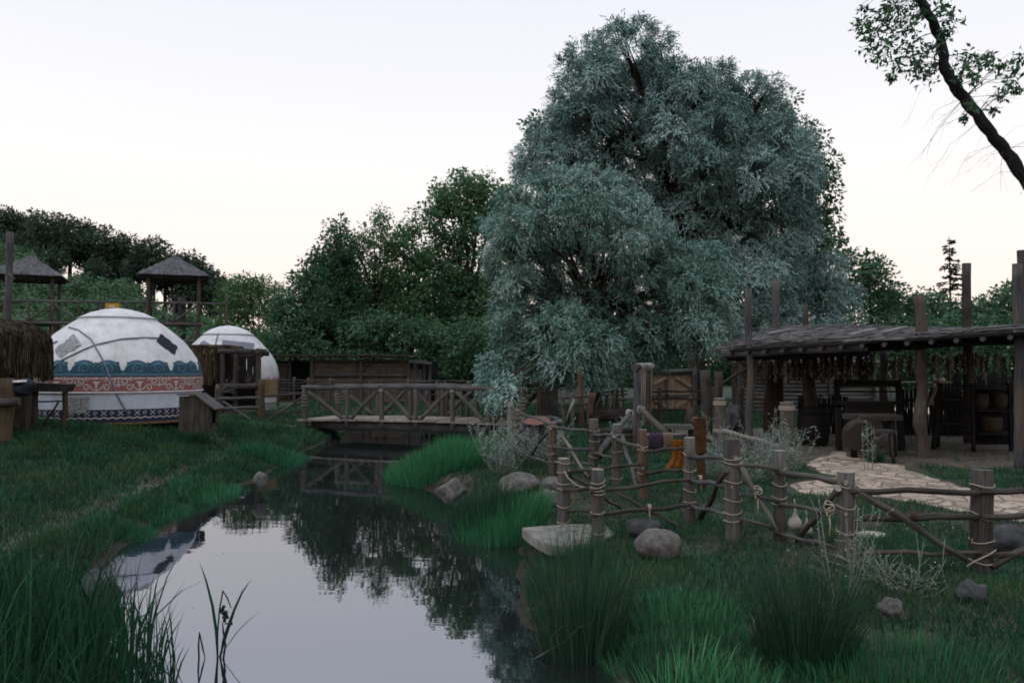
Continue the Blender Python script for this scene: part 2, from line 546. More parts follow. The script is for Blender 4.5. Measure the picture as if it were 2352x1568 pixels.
# ---------------------------------------------------------------- terrain, water, paths
CH = np.array([(-4.6, 29.5), (-5.3, 28.5), (-5.5, 26), (-5.2, 23), (-5.05, 19), (-4.65, 14.4), (-4.8, 12.3), (-4.75, 10.4), (-4.25, 8.3), (-3.75, 6.9), (-2.95, 5.8), (-2.45, 5.0), (-2.2, 0), (-2.4, -12),
               (1.8, -12), (1.3, 0), (0.75, 5.0), (0.6, 5.75), (0.12, 6.3), (0.08, 7.6), (0.1, 9.2), (-0.45, 10.4), (-0.95, 12.3), (-1.75, 14.2), (-1.7, 16.5), (-1.1, 19), (-0.9, 23), (-1.7, 27), (-2.6, 28.7)], dtype=float)

def seg_dist(px, py, A, B):
    d = B - A
    t = np.clip(((px - A[0]) * d[0] + (py - A[1]) * d[1]) / (d @ d), 0, 1)
    return np.hypot(px - A[0] - t * d[0], py - A[1] - t * d[1])

def poly_sdf(px, py, poly):
    dist = np.full(px.shape, 1e9)
    inside = np.zeros(px.shape, dtype=bool)
    n = len(poly)
    for i in range(n):
        A, B = poly[i], poly[(i + 1) % n]
        dist = np.minimum(dist, seg_dist(px, py, A, B))
        c = (A[1] > py) != (B[1] > py)
        with np.errstate(divide='ignore', invalid='ignore'):
            xi = (B[0] - A[0]) * (py - A[1]) / (B[1] - A[1]) + A[0]
        inside ^= c & (px < xi)
    return np.where(inside, -dist, dist)

def line_dist(px, py, pts):
    d = np.full(px.shape, 1e9)
    for A, B in zip(pts[:-1], pts[1:]):
        d = np.minimum(d, seg_dist(px, py, np.array(A, float), np.array(B, float)))
    return d

def sstep(a, b, x):
    t = np.clip((x - a) / (b - a), 0, 1)
    return t * t * (3 - 2 * t)

WATER_Z = -0.40
def wav(x, y):
    return 0.5 * np.sin(1.3 * x + 0.7 * y + 1) + 0.3 * np.sin(2.9 * y - 1.7 * x) + 0.25 * np.sin(5.1 * x + 3.7 * y + 2) + 0.2 * np.sin(7.3 * y - 6.1 * x)

TRAIL = [(-4.4, 5.0), (-5.2, 8.2), (-5.25, 9.6), (-5.6, 11.8), (-5.7, 13.5), (-5.9, 15.8), (-6.4, 18), (-7.6, 20)]
def terrain(x, y):
    x = np.asarray(x, float); y = np.asarray(y, float)
    s = poly_sdf(x, y, CH) + 0.10 * wav(x * 1.7, y * 1.7) * 0.6
    cx = np.interp(y, [-12, 0, 5, 8, 12, 16, 24, 32, 40], [-.3, -.4, -.8, -1.8, -2.8, -3.3, -3.2, -4.8, -7])
    left = x < cx
    riseL = 0.20 * sstep(-0.05, 0.55, s) + 0.32 * sstep(0.4, 5.5, s)
    riseR = 0.27 * sstep(-0.05, 0.5, s) + 0.13 * sstep(0.3, 2.6, s)
    riseL = riseL + 0.33 * np.exp(-((x + 11.0) / 4.6) ** 2 - ((y - 18.5) / 5.5) ** 2) * sstep(0.3, 3.0, s)
    z = WATER_Z + np.where(left, riseL, riseR)
    bed = WATER_Z - 0.55 * sstep(0, 1.2, -s)
    z = np.where(s < 0, bed, z)
    tr = line_dist(x, y, TRAIL)
    z = z - 0.05 * (1 - sstep(0.1, 0.4, tr)) * (s > 0)
    far = np.hypot(x, y)
    z = z + np.where(s > 0, 0.025 * wav(x, y) * np.minimum(1, s), 0) * (far < 60)
    return z

def tz(x, y):
    return float(terrain(np.array([x]), np.array([y]))[0])

def on(px, py, z0=0.0):
    """ground point seen at a pixel"""
    z = z0
    for _ in range(4):
        p = G(px, py, z)
        z = tz(p.x, p.y)
    return G(px, py, z)

n = 430
u = np.linspace(-1, 1, n)
gx = 0.5 + 700 * np.sinh(5.9 * u) / np.sinh(5.9)
gy = 11 + 700 * np.sinh(5.9 * u) / np.sinh(5.9)
XX, YY = np.meshgrid(gx, gy)
ZZ = terrain(XX.ravel(), YY.ravel())
S0 = poly_sdf(XX.ravel(), YY.ravel(), CH)
SHED_FLOOR = np.array([(4.6, 14.2), (6.5, 13.6), (9.5, 12.2), (14, 12), (15, 19), (8, 21.5), (4.2, 21)], float)
wet = 1 - sstep(0.02, 0.28, S0)
tr = line_dist(XX.ravel(), YY.ravel(), TRAIL)
dirt = 0.4 * (1 - sstep(0.04, 0.26, tr + 0.1 * wav(XX.ravel() * 3, YY.ravel() * 3)))
dirt = np.maximum(dirt * .7, 0.35 * (1 - sstep(-0.1, 0.8, poly_sdf(XX.ravel(), YY.ravel(), SHED_FLOOR))))
ii = np.arange(n * n).reshape(n, n)
quads = np.stack([ii[:-1, :-1], ii[:-1, 1:], ii[1:, 1:], ii[1:, :-1]], -1).reshape(-1)
me = np_mesh('ground', np.stack([XX.ravel(), YY.ravel(), ZZ], 1), quads, np.full((n - 1) ** 2, 4), M['ground'], None, {'wet': wet, 'dirt': dirt}, True)
tag(link(bpy.data.objects.new('ground', me)), kind='structure')

mb = MB()
k = 0.75
wp = [(-12, 42), (-12, -14), (6, -14), (6, 42)]
mb.add([(x, y, WATER_Z) for x, y in wp], [[0, 1, 2, 3]])
tag(mb.build('water', M['water']), kind='structure')

def sheet(name, poly, mat, dz, res=0.18, ragged=0.12):
    poly = np.array(poly, float)
    x0, y0 = poly.min(0); x1, y1 = poly.max(0)
    ax = np.arange(x0 - .3, x1 + .3, res); ay = np.arange(y0 - .3, y1 + .3, res)
    A, B = np.meshgrid(ax, ay)
    s = poly_sdf(A.ravel(), B.ravel(), poly) + ragged * wav(A.ravel() * 2.2, B.ravel() * 2.2)
    Z = terrain(A.ravel(), B.ravel()) + dz - 0.06 * sstep(-0.15, 0.12, s)
    idx = np.arange(A.size).reshape(A.shape)
    q = np.stack([idx[:-1, :-1], idx[:-1, 1:], idx[1:, 1:], idx[1:, :-1]], -1).reshape(-1, 4)
    keep = (s[q] < 0.25).any(1)
    me = np_mesh(name, np.stack([A.ravel(), B.ravel(), Z], 1), q[keep].ravel(), np.full(keep.sum(), 4), mat, None, None, True)
    return tag(link(bpy.data.objects.new(name, me)), kind='structure')

def gp(l):
    return [tuple(G(px, py, 0))[:2] for px, py in l]
FLAGPOLY = gp([(1852, 1052), (1880, 1080), (1905, 1100), (1826, 1116), (1832, 1137), (1975, 1138), (2100, 1153), (2225, 1176), (2380, 1204), (2700, 1250), (2700, 1160), (2400, 1138), (2205, 1119), (2140, 1095), (2085, 1072), (1990, 1055), (1925, 1040)])
sheet('stone_path', FLAGPOLY, M['flag'], 0.030)
sheet('shed_floor', SHED_FLOOR, M['flag_shaded'], 0.022)
sheet('sandy_path', [(-9.6, 22.6), (-8, 22.9), (-6.3, 23.2), (-6.2, 25.2), (-8, 24.4), (-9.8, 24.2)], M['sand'], 0.03, 0.12, 0.08)
sheet('yard_path', [tuple(P(x, 900, d))[:2] for x, d in ((1640, 29), (2010, 29), (2330, 29), (2330, 33), (2010, 33), (1640, 33))], M['sand'], 0.03, 0.4, 0.1)

# the wooded hill on the left
n1 = 60
hx = np.linspace(-150, -18, n1); hy = np.linspace(50, 240, n1)
A, B = np.meshgrid(hx, hy)
def hill_z(x, y):
    x = np.asarray(x, float); y = np.asarray(y, float)
    r = np.clip((-22 - x - 0.16 * (y - 60)) / 62.0, 0, None)
    h = 21.0 * np.minimum(r, 1.6) ** 0.85
    return h * sstep(50, 108, y) + 0.6 * np.sin(x * .21) * np.sin(y * .17) * np.minimum(r, 1) - 0.3
idx = np.arange(A.size).reshape(A.shape)
q = np.stack([idx[:-1, :-1], idx[:-1, 1:], idx[1:, 1:], idx[1:, :-1]], -1).reshape(-1)
me = np_mesh('hill', np.stack([A.ravel(), B.ravel(), hill_z(A.ravel(), B.ravel())], 1), q, np.full((n1 - 1) ** 2, 4), M['ground'], None, {'wet': np.zeros(A.size), 'dirt': np.zeros(A.size)}, True)
tag(link(bpy.data.objects.new('hill', me)), kind='structure')
# ---------------------------------------------------------------- foliage
def unit(a):
    return a / np.maximum(np.linalg.norm(a, axis=-1, keepdims=True), 1e-9)

def leaf_quads(c, d, nr, L, W):
    side = unit(np.cross(d, nr))
    m = c + d * (L * 0.45)[:, None]
    V = np.stack([c, m + side * (W / 2)[:, None], c + d * L[:, None], m - side * (W / 2)[:, None]], 1)
    return V.reshape(-1, 3)

def leaf_obj(name, V, rnd, mat, parent=None, origin=None):
    n = len(V) // 4
    if origin is not None: V = V - np.array(tuple(origin))
    me = np_mesh(name, V, np.arange(4 * n), np.full(n, 4), mat, None, {'rnd': np.repeat(rnd, 4)})
    o = link(bpy.data.objects.new(name, me))
    if parent is not None: o.parent = parent
    return o

def rdirs(n, rng):
    return unit(rng.normal(size=(n, 3)))

def subclumps(lobes, spacing, rng, cull=0.82, squash=1.0):
    """points on the lobes' joint outer surface; returns centres, outward dirs, lobe index"""
    C_, D_, I_ = [], [], []
    cs = np.array([tuple(l[0]) for l in lobes]); rs = np.array([l[1] for l in lobes])
    for i, (c, r) in enumerate(zip(cs, rs)):
        k = max(6, int(4 * PI * r * r / (spacing * spacing)))
        d = rdirs(k, rng)
        p = c + d * (r * rng.uniform(0.78, 1.08, k))[:, None] * np.array([1, 1, squash])
        keep = np.ones(k, bool)
        for j in range(len(cs)):
            if j != i:
                keep &= np.linalg.norm(p - cs[j], axis=1) > cull * rs[j]
        C_.append(p[keep]); D_.append(d[keep]); I_.append(np.full(keep.sum(), i))
    return np.concatenate(C_), np.concatenate(D_), np.concatenate(I_)

def willow_leaves(lobes, spacing, shoots, nl, L, W, seed, droop=0.9, slen=0.75):
    rng = np.random.default_rng(seed)
    lobes = [(c, r * 0.86) for c, r in lobes]
    c, d, li = subclumps(lobes, spacing, rng, 0.8)
    keep = (d[:, 2] > -0.42 + rng.normal(0, .12, len(d))) | (rng.uniform(size=len(d)) < 0.10) | (np.array([l[0].z for l in lobes])[li] < 2.4)
    c, d, li = c[keep], d[keep], li[keep]
    ltone = rng.uniform(-.28, .28, len(lobes))
    n = len(c)
    up = np.array([0, 0, 1.0])
    # each sub-clump: shoots fanning out of it
    base = np.repeat(c, shoots, 0) + rng.normal(size=(n * shoots, 3)) * spacing * 0.33
    dirs = unit(np.repeat(d, shoots, 0) * 0.75 + rdirs(n * shoots, rng) * 0.75 + up * 0.30)
    sl = slen * rng.uniform(0.5, 1.25, n * shoots)
    t = (np.arange(nl) + 0.5) / nl
    T = np.tile(t, n * shoots)
    b = np.repeat(base, nl, 0); dd = np.repeat(dirs, nl, 0); ss = np.repeat(sl, nl)
    g = droop * rng.uniform(0.6, 1.3, n * shoots).repeat(nl)
    p = b + dd * (T * ss)[:, None]
    p[:, 2] -= g * T * T * ss
    tan = dd.copy(); tan[:, 2] -= 2 * g * T
    tan = unit(tan)
    ld = unit(tan + rdirs(len(p), rng) * 0.6)
    nr = unit(rdirs(len(p), rng) * 0.42 + np.repeat(np.repeat(d, shoots, 0), nl, 0) * 0.95 + up * 0.55)
    clump_tone = (rng.uniform(-0.2, 0.2, n) + ltone[li]).repeat(shoots * nl)
    rnd = np.clip(rng.normal(0.5, 0.11, len(p)) + clump_tone, 0, 1)
    return leaf_quads(p, ld, nr, L * rng.uniform(0.6, 1.3, len(p)), W * rng.uniform(0.7, 1.3, len(p))), rnd

def broad_leaves(lobes, spacing, per, L, W, seed, cull=0.8, hollow=0.5, squash=0.8, rr=0.62):
    rng = np.random.default_rng(seed)
    c, d, _ = subclumps(lobes, spacing, rng, cull)
    keep = rng.uniform(size=len(c)) > 1 - 0.93
    c, d = c[keep], d[keep]
    n = len(c)
    off = rdirs(n * per, rng) * (spacing * rr * rng.uniform(0.25, 1.15, n * per) ** 0.6)[:, None]
    off[:, 2] *= squash
    p = np.repeat(c, per, 0) + off
    ld = unit(unit(off) + rdirs(n * per, rng) * 0.8 + np.array([0, 0, -0.25]))
    nr = unit(rdirs(len(p), rng) * 0.65 + np.array([0, 0, 0.6]) + np.repeat(d, per, 0) * 0.7)
    tone = rng.uniform(-0.22, 0.22, n).repeat(per)
    rnd = np.clip(rng.normal(0.5, 0.13, len(p)) + tone, 0, 1)
    return leaf_quads(p, ld, nr, L * rng.uniform(0.6, 1.3, len(p)), W * rng.uniform(0.6, 1.3, len(p))), rnd

def px_lobes(lst, d, bulge, rng, back=0.7, zmin=0.25):
    """lobes given as (px, py, radius px[, depth offset]) seen at distance d; lobes near the middle of
    the crown stand further forward, and a matching set fills the far side"""
    a = np.array([l[:3] for l in lst], float)
    mx, my = a[:, 0].mean(), a[:, 1].mean()
    hw = max(a[:, 0].max() - a[:, 0].min(), 1) / 2 + a[:, 2].mean()
    out = []
    for l in lst:
        e = min(1.0, abs(l[0] - mx) / hw)
        f = bulge * math.sqrt(1 - e * e)
        dd = d - f * rng.uniform(0.5, 1.0) + (l[3] if len(l) > 3 else 0)
        r = l[2] / F * dd
        c = P(l[0], l[1], dd)
        out.append((c, r))
        if back:
            db = d + f * back * rng.uniform(0.6, 1.0)
            # same size and place in the world as its front twin, slightly shifted
            out.append((Vector((c.x + rng.uniform(-.3, .3) * r, db, c.z - 0.15 * r)), r * 0.9))
    return out

def limbs(root, base, fork, lobes, r0, mat, rng, every=1, name='trunk'):
    mb = MB()
    base, fork = Vector(base), Vector(fork)
    pts = [base.lerp(fork, t) + Vector((math.sin(3 * t) * 0.06, 0, 0)) for t in np.linspace(0, 1, 7)]
    pts[0].z -= 0.15
    mb.tube(pts, [r0 * (1.25 - 0.1 * i if i == 0 else 1 - 0.05 * i) for i in range(7)], 10, lump=0.06)
    for i, (c, r) in enumerate(lobes):
        if i % every: continue
        c = Vector(c)
        st = base.lerp(fork, rng.uniform(0.6, 1.0))
        m1 = st.lerp(c, 0.45) + Vector((0, 0, 0.12 * (c - st).length))
        q = [st, st.lerp(m1, .5), m1, m1.lerp(c, .5), c]
        k = r0 * 0.42
        mb.tube(q, [k, k * .8, k * .6, k * .38, k * .15], 6, lump=0.04)
        for _ in range(3):
            e = c + Vector((rng.uniform(-1, 1), rng.uniform(-1, 1), rng.uniform(-.3, 1))) * r * 0.8
            mb.tube([m1.lerp(c, .6), m1.lerp(c, .6).lerp(e, .5) + Vector((0, 0, .1)), e], [k * .3, k * .2, k * .06], 5)
    l = local(root)
    mb.v = [l(p) for p in mb.v]
    return mb.build(name, mat, root)

def tree(name, label, cat, base, fork, lobes, V, rnd, leafm, barkm, r0, group=None, every=1, seed=1):
    root = thing(name, label, cat, base, 0, group)
    limbs(root, base, fork, lobes, r0, barkm, random.Random(seed), every)
    leaf_obj('crown', V, rnd, leafm, root, base)
    return root

# ---- three silver willows
rw = random.Random(3)
# (px, py, radius px, depth offset): masses that catch the light stand forward, the hollows between them lie back
front = [(1140, 520, 32, 0), (1175, 480, 42, -.4), (1225, 455, 50, -.8), (1290, 432, 46, -1.0), (1350, 428, 46, -1.1), (1405, 450, 50, -1.0), (1455, 495, 52, -.7), (1500, 545, 46, -.4), (1535, 590, 36, .1),
         (1200, 530, 55, -1.4), (1275, 505, 60, -1.8), (1350, 500, 62, -1.9), (1420, 545, 58, -1.5), (1158, 575, 42, -.5),
         (1220, 620, 62, .5), (1300, 610, 72, .7), (1390, 625, 72, .7), (1470, 640, 66, .5), (1330, 700, 70, .8), (1420, 710, 66, .7), (1240, 700, 58, .4), (1500, 720, 56, .6),
         (1190, 655, 44, -.6), (1168, 720, 38, -.6), (1178, 790, 42, -.9), (1150, 850, 36, -1.6), (1136, 890, 24, -2.4), (1165, 880, 36, -2.0), (1200, 845, 40, -.8), (1122, 875, 18, -2.4), (1140, 900, 18, -3.4), (1160, 898, 24, -3.2), (1188, 892, 22, -2.8), (1120, 845, 18, -1.8),
         (1300, 735, 44, -1.5), (1255, 775, 48, -1.8), (1320, 790, 56, -2.0), (1375, 790, 46, -1.6), (1225, 830, 40, -1.6), (1285, 845, 44, -1.8), (1345, 845, 40, -1.4), (1390, 840, 36, -1.0),
         (1620, 600, 46, -.6), (1655, 640, 42, -.4), (1575, 650, 50, -1.0), (1630, 690, 52, -1.2), (1560, 710, 46, -.6), (1600, 750, 52, -1.4), (1655, 745, 42, -.8), (1550, 765, 44, -.8), (1615, 782, 40, -1.2), (1665, 775, 34, -.6), (1480, 770, 50, 0), (1440, 805, 38, .2), (1510, 805, 32, .1),
         (1235, 640, 84, 1.3), (1330, 650, 96, 1.5), (1430, 665, 88, 1.4), (1300, 745, 76, 1.3), (1195, 715, 56, 1.0), (1400, 755, 74, 1.3), (1500, 690, 70, 1.2), (1180, 600, 56, 1.0)]
lf = px_lobes(front, 25.4, 1.2, rw)
V, R_ = willow_leaves(lf, 0.30, 20, 7, 0.098, 0.032, 11, 0.55, 0.33)
print('willow front', len(V) // 4)
b = P(1364, 958, 25.2); b.z = 0
tree('willow_tree', 'broad silvery green willow with drooping boughs that hang beside the footbridge', 'willow tree', b, P(1372, 690, 25.3), lf, V, R_, M['willow_green'], M['bark_willow'], 0.24, None, 2)

rear = [(1412, 78, 36, -.5), (1470, 82, 34, -.3), (1515, 100, 28, 0), (1445, 130, 62, -1.0), (1345, 125, 40, -.3), (1310, 160, 30, 0), (1370, 185, 62, -1.0), (1500, 165, 46, -.2),
        (1300, 255, 50, -.6), (1350, 270, 66, -1.4), (1265, 305, 46, -.5), (1235, 355, 46, -.6), (1290, 365, 62, -1.2), (1210, 400, 34, -.4), (1420, 270, 62, .8), (1400, 350, 72, .9),
        (1550, 185, 52, -1.4), (1595, 215, 60, -2.0), (1535, 245, 58, -1.8), (1650, 175, 36, -.4), (1660, 235, 50, -1.0), (1720, 210, 44, -.5), (1765, 205, 30, -.1), (1765, 260, 40, 0),
        (1480, 320, 66, .6), (1560, 320, 72, -2.2), (1640, 310, 66, -2.4), (1610, 380, 70, -2.2), (1530, 410, 76, .6), (1700, 330, 62, -1.2), (1780, 330, 60, -1.2), (1830, 320, 40, -.4), (1730, 400, 66, -1.6), (1830, 400, 56, -.8), (1870, 425, 36, -.2),
        (1660, 480, 78, .4), (1580, 500, 74, .6), (1760, 480, 62, -1.3), (1820, 490, 50, -.7), (1850, 540, 36, 0), (1700, 560, 70, -.6), (1780, 560, 56, -.9), (1640, 600, 74, .4), (1740, 640, 64, -1.0), (1690, 690, 62, -.6), (1790, 640, 46, -.6), (1780, 710, 50, -.8), (1720, 760, 52, -.8), (1650, 760, 56, 0), (1580, 600, 70, .5), (1800, 770, 42, -.4), (1330, 420, 60, .4), (1470, 440, 76, .8), (1420, 230, 80, 1.6), (1480, 370, 90, 1.8), (1620, 450, 100, 1.8), (1340, 330, 80, 1.5), (1720, 350, 90, 1.5), (1700, 600, 95, 1.6), (1560, 250, 90, 1.6)]
lr = px_lobes(rear, 36.0, 2.4, rw)
V, R_ = willow_leaves(lr, 0.40, 20, 7, 0.125, 0.041, 12, 0.55, 0.42)
print('willow rear', len(V) // 4)
b = P(1600, 905, 35.5); b.z = 0
tree('willow_tree', 'tallest silver leaved willow rising behind the drooping one', 'willow tree', b, P(1590, 420, 35.6), lr, V, R_, M['willow'], M['bark_willow'], 0.42, None, 2)

small = [(1870, 615, 46), (1905, 625, 44), (1930, 675, 40), (1880, 690, 62), (1835, 660, 45), (1920, 730, 50), (1850, 750, 55), (1820, 720, 45), (1950, 715, 24)]
ls = px_lobes(small, 38, 1.6, rw)
V, R_ = willow_leaves(ls, 0.44, 13, 7, 0.16, 0.044, 13, 0.6, 0.42)
b = P(1878, 900, 38); b.z = 0
tree('willow_tree', 'small rounded silver willow rising over the back of the brushwood roof', 'willow tree', b, P(1880, 740, 38), ls, V, R_, M['willow'], M['bark_willow'], 0.16, None, 2)

# ---- green trees behind the bridge
def gtree(name, label, cat, lst, d, base_px, fork, leafm, seed, spacing=0.8, per=42, L=0.26, W=0.17, bulge=1.5, r0=0.2, group=None, back=0.6, zb=0.0, every=2, rr=0.62, cull=.8):
    rg = random.Random(seed)
    lo = px_lobes(lst, d, bulge, rg, back)
    V, R_ = broad_leaves(lo, spacing, int(per * 1.5), L * .80, W * .80, seed, cull=cull, rr=rr)
    b = P(base_px, 900, d); b.z = zb
    return tree(name, label, cat, b, P(fork[0], fork[1], d), lo, V, R_, leafm, M['bark'], r0, group, every, seed)

gtree('leafy_tree', 'tallest green broadleaf tree with an open airy crown left of the willows', 'tree',
      [(1022, 445, 32), (1065, 440, 40), (1110, 440, 36), (1145, 450, 30), (1000, 500, 34), (1060, 500, 45), (1125, 510, 34), (1020, 560, 36), (1075, 560, 28), (1150, 560, 30), (1035, 625, 42), (1140, 640, 30), (985, 600, 26), (1050, 690, 50), (1130, 700, 45), (1100, 770, 60), (1010, 760, 50), (1160, 780, 50)],
      52, 1075, (1080, 650), M['leaf'], 21, 0.95, 40, 0.32, 0.2, 1.6, 0.30)
gtree('leafy_tree', 'narrow green tree with thin top between the tallest tree and the paler one', 'tree',
      [(930, 530, 24), (950, 515, 22), (925, 575, 30), (960, 590, 28), (940, 640, 36), (905, 640, 26), (975, 660, 32), (930, 700, 42), (965, 745, 45)],
      50, 945, (942, 690), M['leaf'], 22, 0.85, 38, 0.28, 0.18, 1.2, 0.2)
gtree('leafy_tree', 'paler green feathery tree with wispy twigs at its top', 'tree',
      [(858, 508, 20), (880, 500, 16), (845, 545, 26), (875, 550, 22), (830, 595, 28), (870, 600, 28), (855, 650, 36), (885, 690, 32), (840, 710, 36), (815, 560, 24), (810, 620, 30), (895, 610, 24), (900, 560, 18)],
      49, 862, (862, 670), M['leaf_light'], 23, 0.85, 30, 0.26, 0.13, 1.1, 0.16)
gtree('leafy_tree', 'dark green tree forming the left shoulder of the tall tree group', 'tree',
      [(775, 535, 26), (755, 575, 30), (795, 580, 26), (730, 615, 30), (775, 630, 34), (715, 660, 30), (760, 690, 44), (810, 690, 30), (725, 730, 44), (785, 750, 48)],
      48, 762, (765, 690), M['leaf_dark'], 24, 0.85, 44, 0.28, 0.18, 1.3, 0.2)
# understorey
gtree('leafy_tree', 'dark broad tree filling the back of the tall tree group', 'tree',
      [(790, 650, 44), (860, 660, 44), (920, 690, 48), (985, 680, 48), (1050, 640, 44), (740, 700, 44), (1110, 700, 50), (830, 730, 50), (900, 760, 50), (1000, 740, 55), (1150, 640, 40)], 58, 940, (940, 760), M['leaf_dark'], 30, 1.0, 40, 0.34, 0.2, 1.2, 0.28)
gtree('hedge_bush', 'wide dark bush behind the plank shed', 'bush', [(690, 690, 44), (650, 700, 36), (710, 650, 34), (690, 730, 50), (740, 780, 60), (660, 775, 45), (700, 820, 50), (800, 800, 60), (770, 840, 40)], 45, 730, (730, 800), M['leaf_dark'], 25, 0.9, 44, 0.3, 0.19, 1.4, 0.15)
gtree('hedge_bush', 'mid green bush under the tall trees above the middle of the shed roof', 'bush', [(860, 770, 50), (910, 790, 55), (880, 830, 50), (960, 800, 60), (830, 830, 45), (940, 850, 45)], 45, 890, (890, 800), M['leaf_dark'], 26, 0.9, 44, 0.3, 0.19, 1.4, 0.15)
gtree('hedge_bush', 'deep shaded bush between the shed end and the willow', 'bush', [(1040, 790, 60), (1090, 800, 60), (1020, 850, 50), (1080, 860, 55), (1150, 830, 60), (1150, 880, 50), (1220, 830, 60), (1010, 885, 35)], 45, 1080, (1080, 820), M['leaf_dark'], 27, 0.9, 44, 0.3, 0.19, 1.6, 0.15)
gtree('poplar_bush', 'light green slender leaved thicket at the foot of the wooded hill', 'bush', [(545, 672, 30), (575, 685, 34), (530, 715, 36), (605, 678, 30), (640, 690, 32), (560, 650, 16), (600, 655, 14), (590, 745, 45), (640, 745, 45), (545, 785, 45), (600, 800, 50), (505, 760, 36), (660, 800, 40)], 50, 590, (590, 760), M['leaf_light'], 28, 0.85, 40, 0.3, 0.12, 1.4, 0.1)
gtree('hedge_bush', 'dull green shrub mass behind the small yurt', 'bush', [(640, 780, 40), (600, 830, 40), (650, 840, 40), (690, 860, 36), (560, 830, 36), (480, 820, 45), (430, 800, 45)], 46, 600, (600, 820), M['leaf'], 29, 0.9, 40, 0.28, 0.17, 1.2, 0.1)

# ---- right-hand background
gtree('leafy_tree', 'dark green tree showing past the right edge of the tallest willow', 'tree',
      [(1800, 250, 40), (1845, 330, 42), (1880, 370, 30), (1875, 430, 40), (1885, 490, 34), (1895, 545, 26), (1860, 560, 45), (1800, 420, 60), (1760, 330, 60), (1700, 240, 40), (1240, 300, 30), (1830, 640, 60)], 44, 1830, (1830, 520), M['leaf_dark'], 31, 0.95, 44, 0.32, 0.2, 1.4, 0.3)
gtree('leafy_tree', 'dark rounded tree just right of the small willow', 'tree',
      [(1960, 620, 44), (1995, 640, 46), (1975, 700, 55), (2040, 680, 45), (2030, 725, 50), (2075, 705, 36), (2090, 745, 45)], 50, 2000, (2000, 720), M['leaf_dark'], 32, 0.95, 44, 0.32, 0.2, 1.5, 0.22)
gtree('leafy_tree', 'low green tree line beyond the shed roof, left of the spruce', 'tree',
      [(2125, 705, 34), (2150, 720, 40), (2110, 760, 40), (2180, 735, 40), (2205, 720, 30)], 58, 2150, (2150, 740), M['leaf_dark'], 33, 1.0, 44, 0.34, 0.2, 1.5, 0.2)
gtree('leafy_tree', 'green tree beyond the roof, right of the spruce', 'tree',
      [(2245, 725, 34), (2290, 715, 36), (2265, 760, 40), (2320, 740, 40), (2360, 740, 40)], 58, 2280, (2280, 745), M['leaf_dark'], 34, 1.0, 44, 0.34, 0.2, 1.5, 0.2)
gtree('leafy_tree', 'dark tree at the right edge behind the corner post', 'tree',
      [(2330, 695, 34), (2365, 670, 36), (2400, 690, 50), (2350, 740, 40), (2440, 720, 50)], 50, 2380, (2380, 740), M['leaf_dark'], 35, 1.0, 44, 0.34, 0.2, 1.5, 0.2)
# dark hedge that closes the yard behind the shed and the gate
for i, (lab, x0, x1, d, s) in enumerate((('dark hedge growing behind the plank gate', 1400, 1700, 43, 41), ('dark hedge growing behind the log sided barn', 1720, 2050, 43, 42), ('dark hedge seen through the open right bay of the shed', 2080, 2420, 43, 43))):
    gtree('hedge_bush', lab, 'hedge', [(x, 835 + 12 * math.sin(x), 45) for x in range(x0, x1, 42)] + [(x + 20, 775 + 10 * math.sin(x * 2), 40) for x in range(x0, x1, 50)], d, (x0 + x1) / 2, ((x0 + x1) / 2, 850), M['leaf_dark'], s, 0.95, 40, 0.3, 0.19, 0.6, 0.1)

# ---- far wood that closes the view low down between the nearer trees
rn = np.random.default_rng(77)
cs = []
for px in range(430, 2480, 26):
    d = 78 + rn.uniform(-6, 6)
    cs.append((Vector((X(px, d), d, rn.uniform(1.0, 2.6))), rn.uniform(1.7, 2.4)))
V, R_ = broad_leaves(cs, 1.3, 26, .55, .36, 78)
o = leaf_obj('far_woods', V, R_, M['leaf_dark']); tag(o, kind='stuff')

# ---- spruce beyond the roof
root = thing('spruce_tree', 'thin dark spruce with a sparse pointed top beyond the shed roof', 'spruce', (P(2186, 848, 60).x, 60, 0))
top = P(2186, 548, 60).z
mb = MB(); mb.tube([(0, 0, 0), (0, 0, top * .6), (0, 0, top + .2)], [0.16, 0.08, 0.015], 6)
rg = random.Random(5)
pts, dirs = [], []
for i in range(120):
    t = rg.random() ** 0.7
    z = 1.2 + (top - 1.4) * t
    a = rg.uniform(0, 2 * PI)
    R0 = (1 - t) * 1.9 + 0.22
    if t > .55 and rg.random() < 0.3: continue
    e = Vector((math.cos(a) * R0, math.sin(a) * R0, z - 0.28 * R0 + 0.1))
    mb.tube([(0, 0, z), e], [0.03, 0.008], 4)
    for j in range(34):
        s = rg.uniform(0.15, 1.0)
        q = Vector((0, 0, z)).lerp(e, s)
        pts.append(tuple(q)); dirs.append((math.cos(a) + rg.uniform(-1, 1), math.sin(a) + rg.uniform(-1, 1), rg.uniform(-.6, .25)))
mb.build('trunk', M['bark'], root)
pts = np.array(pts); dirs = unit(np.array(dirs))
V = leaf_quads(pts, dirs, rdirs(len(pts), RNG), np.full(len(pts), 0.30), np.full(len(pts), 0.085))
leaf_obj('crown', V, RNG.uniform(0, 1, len(pts)), M['pine'], root)

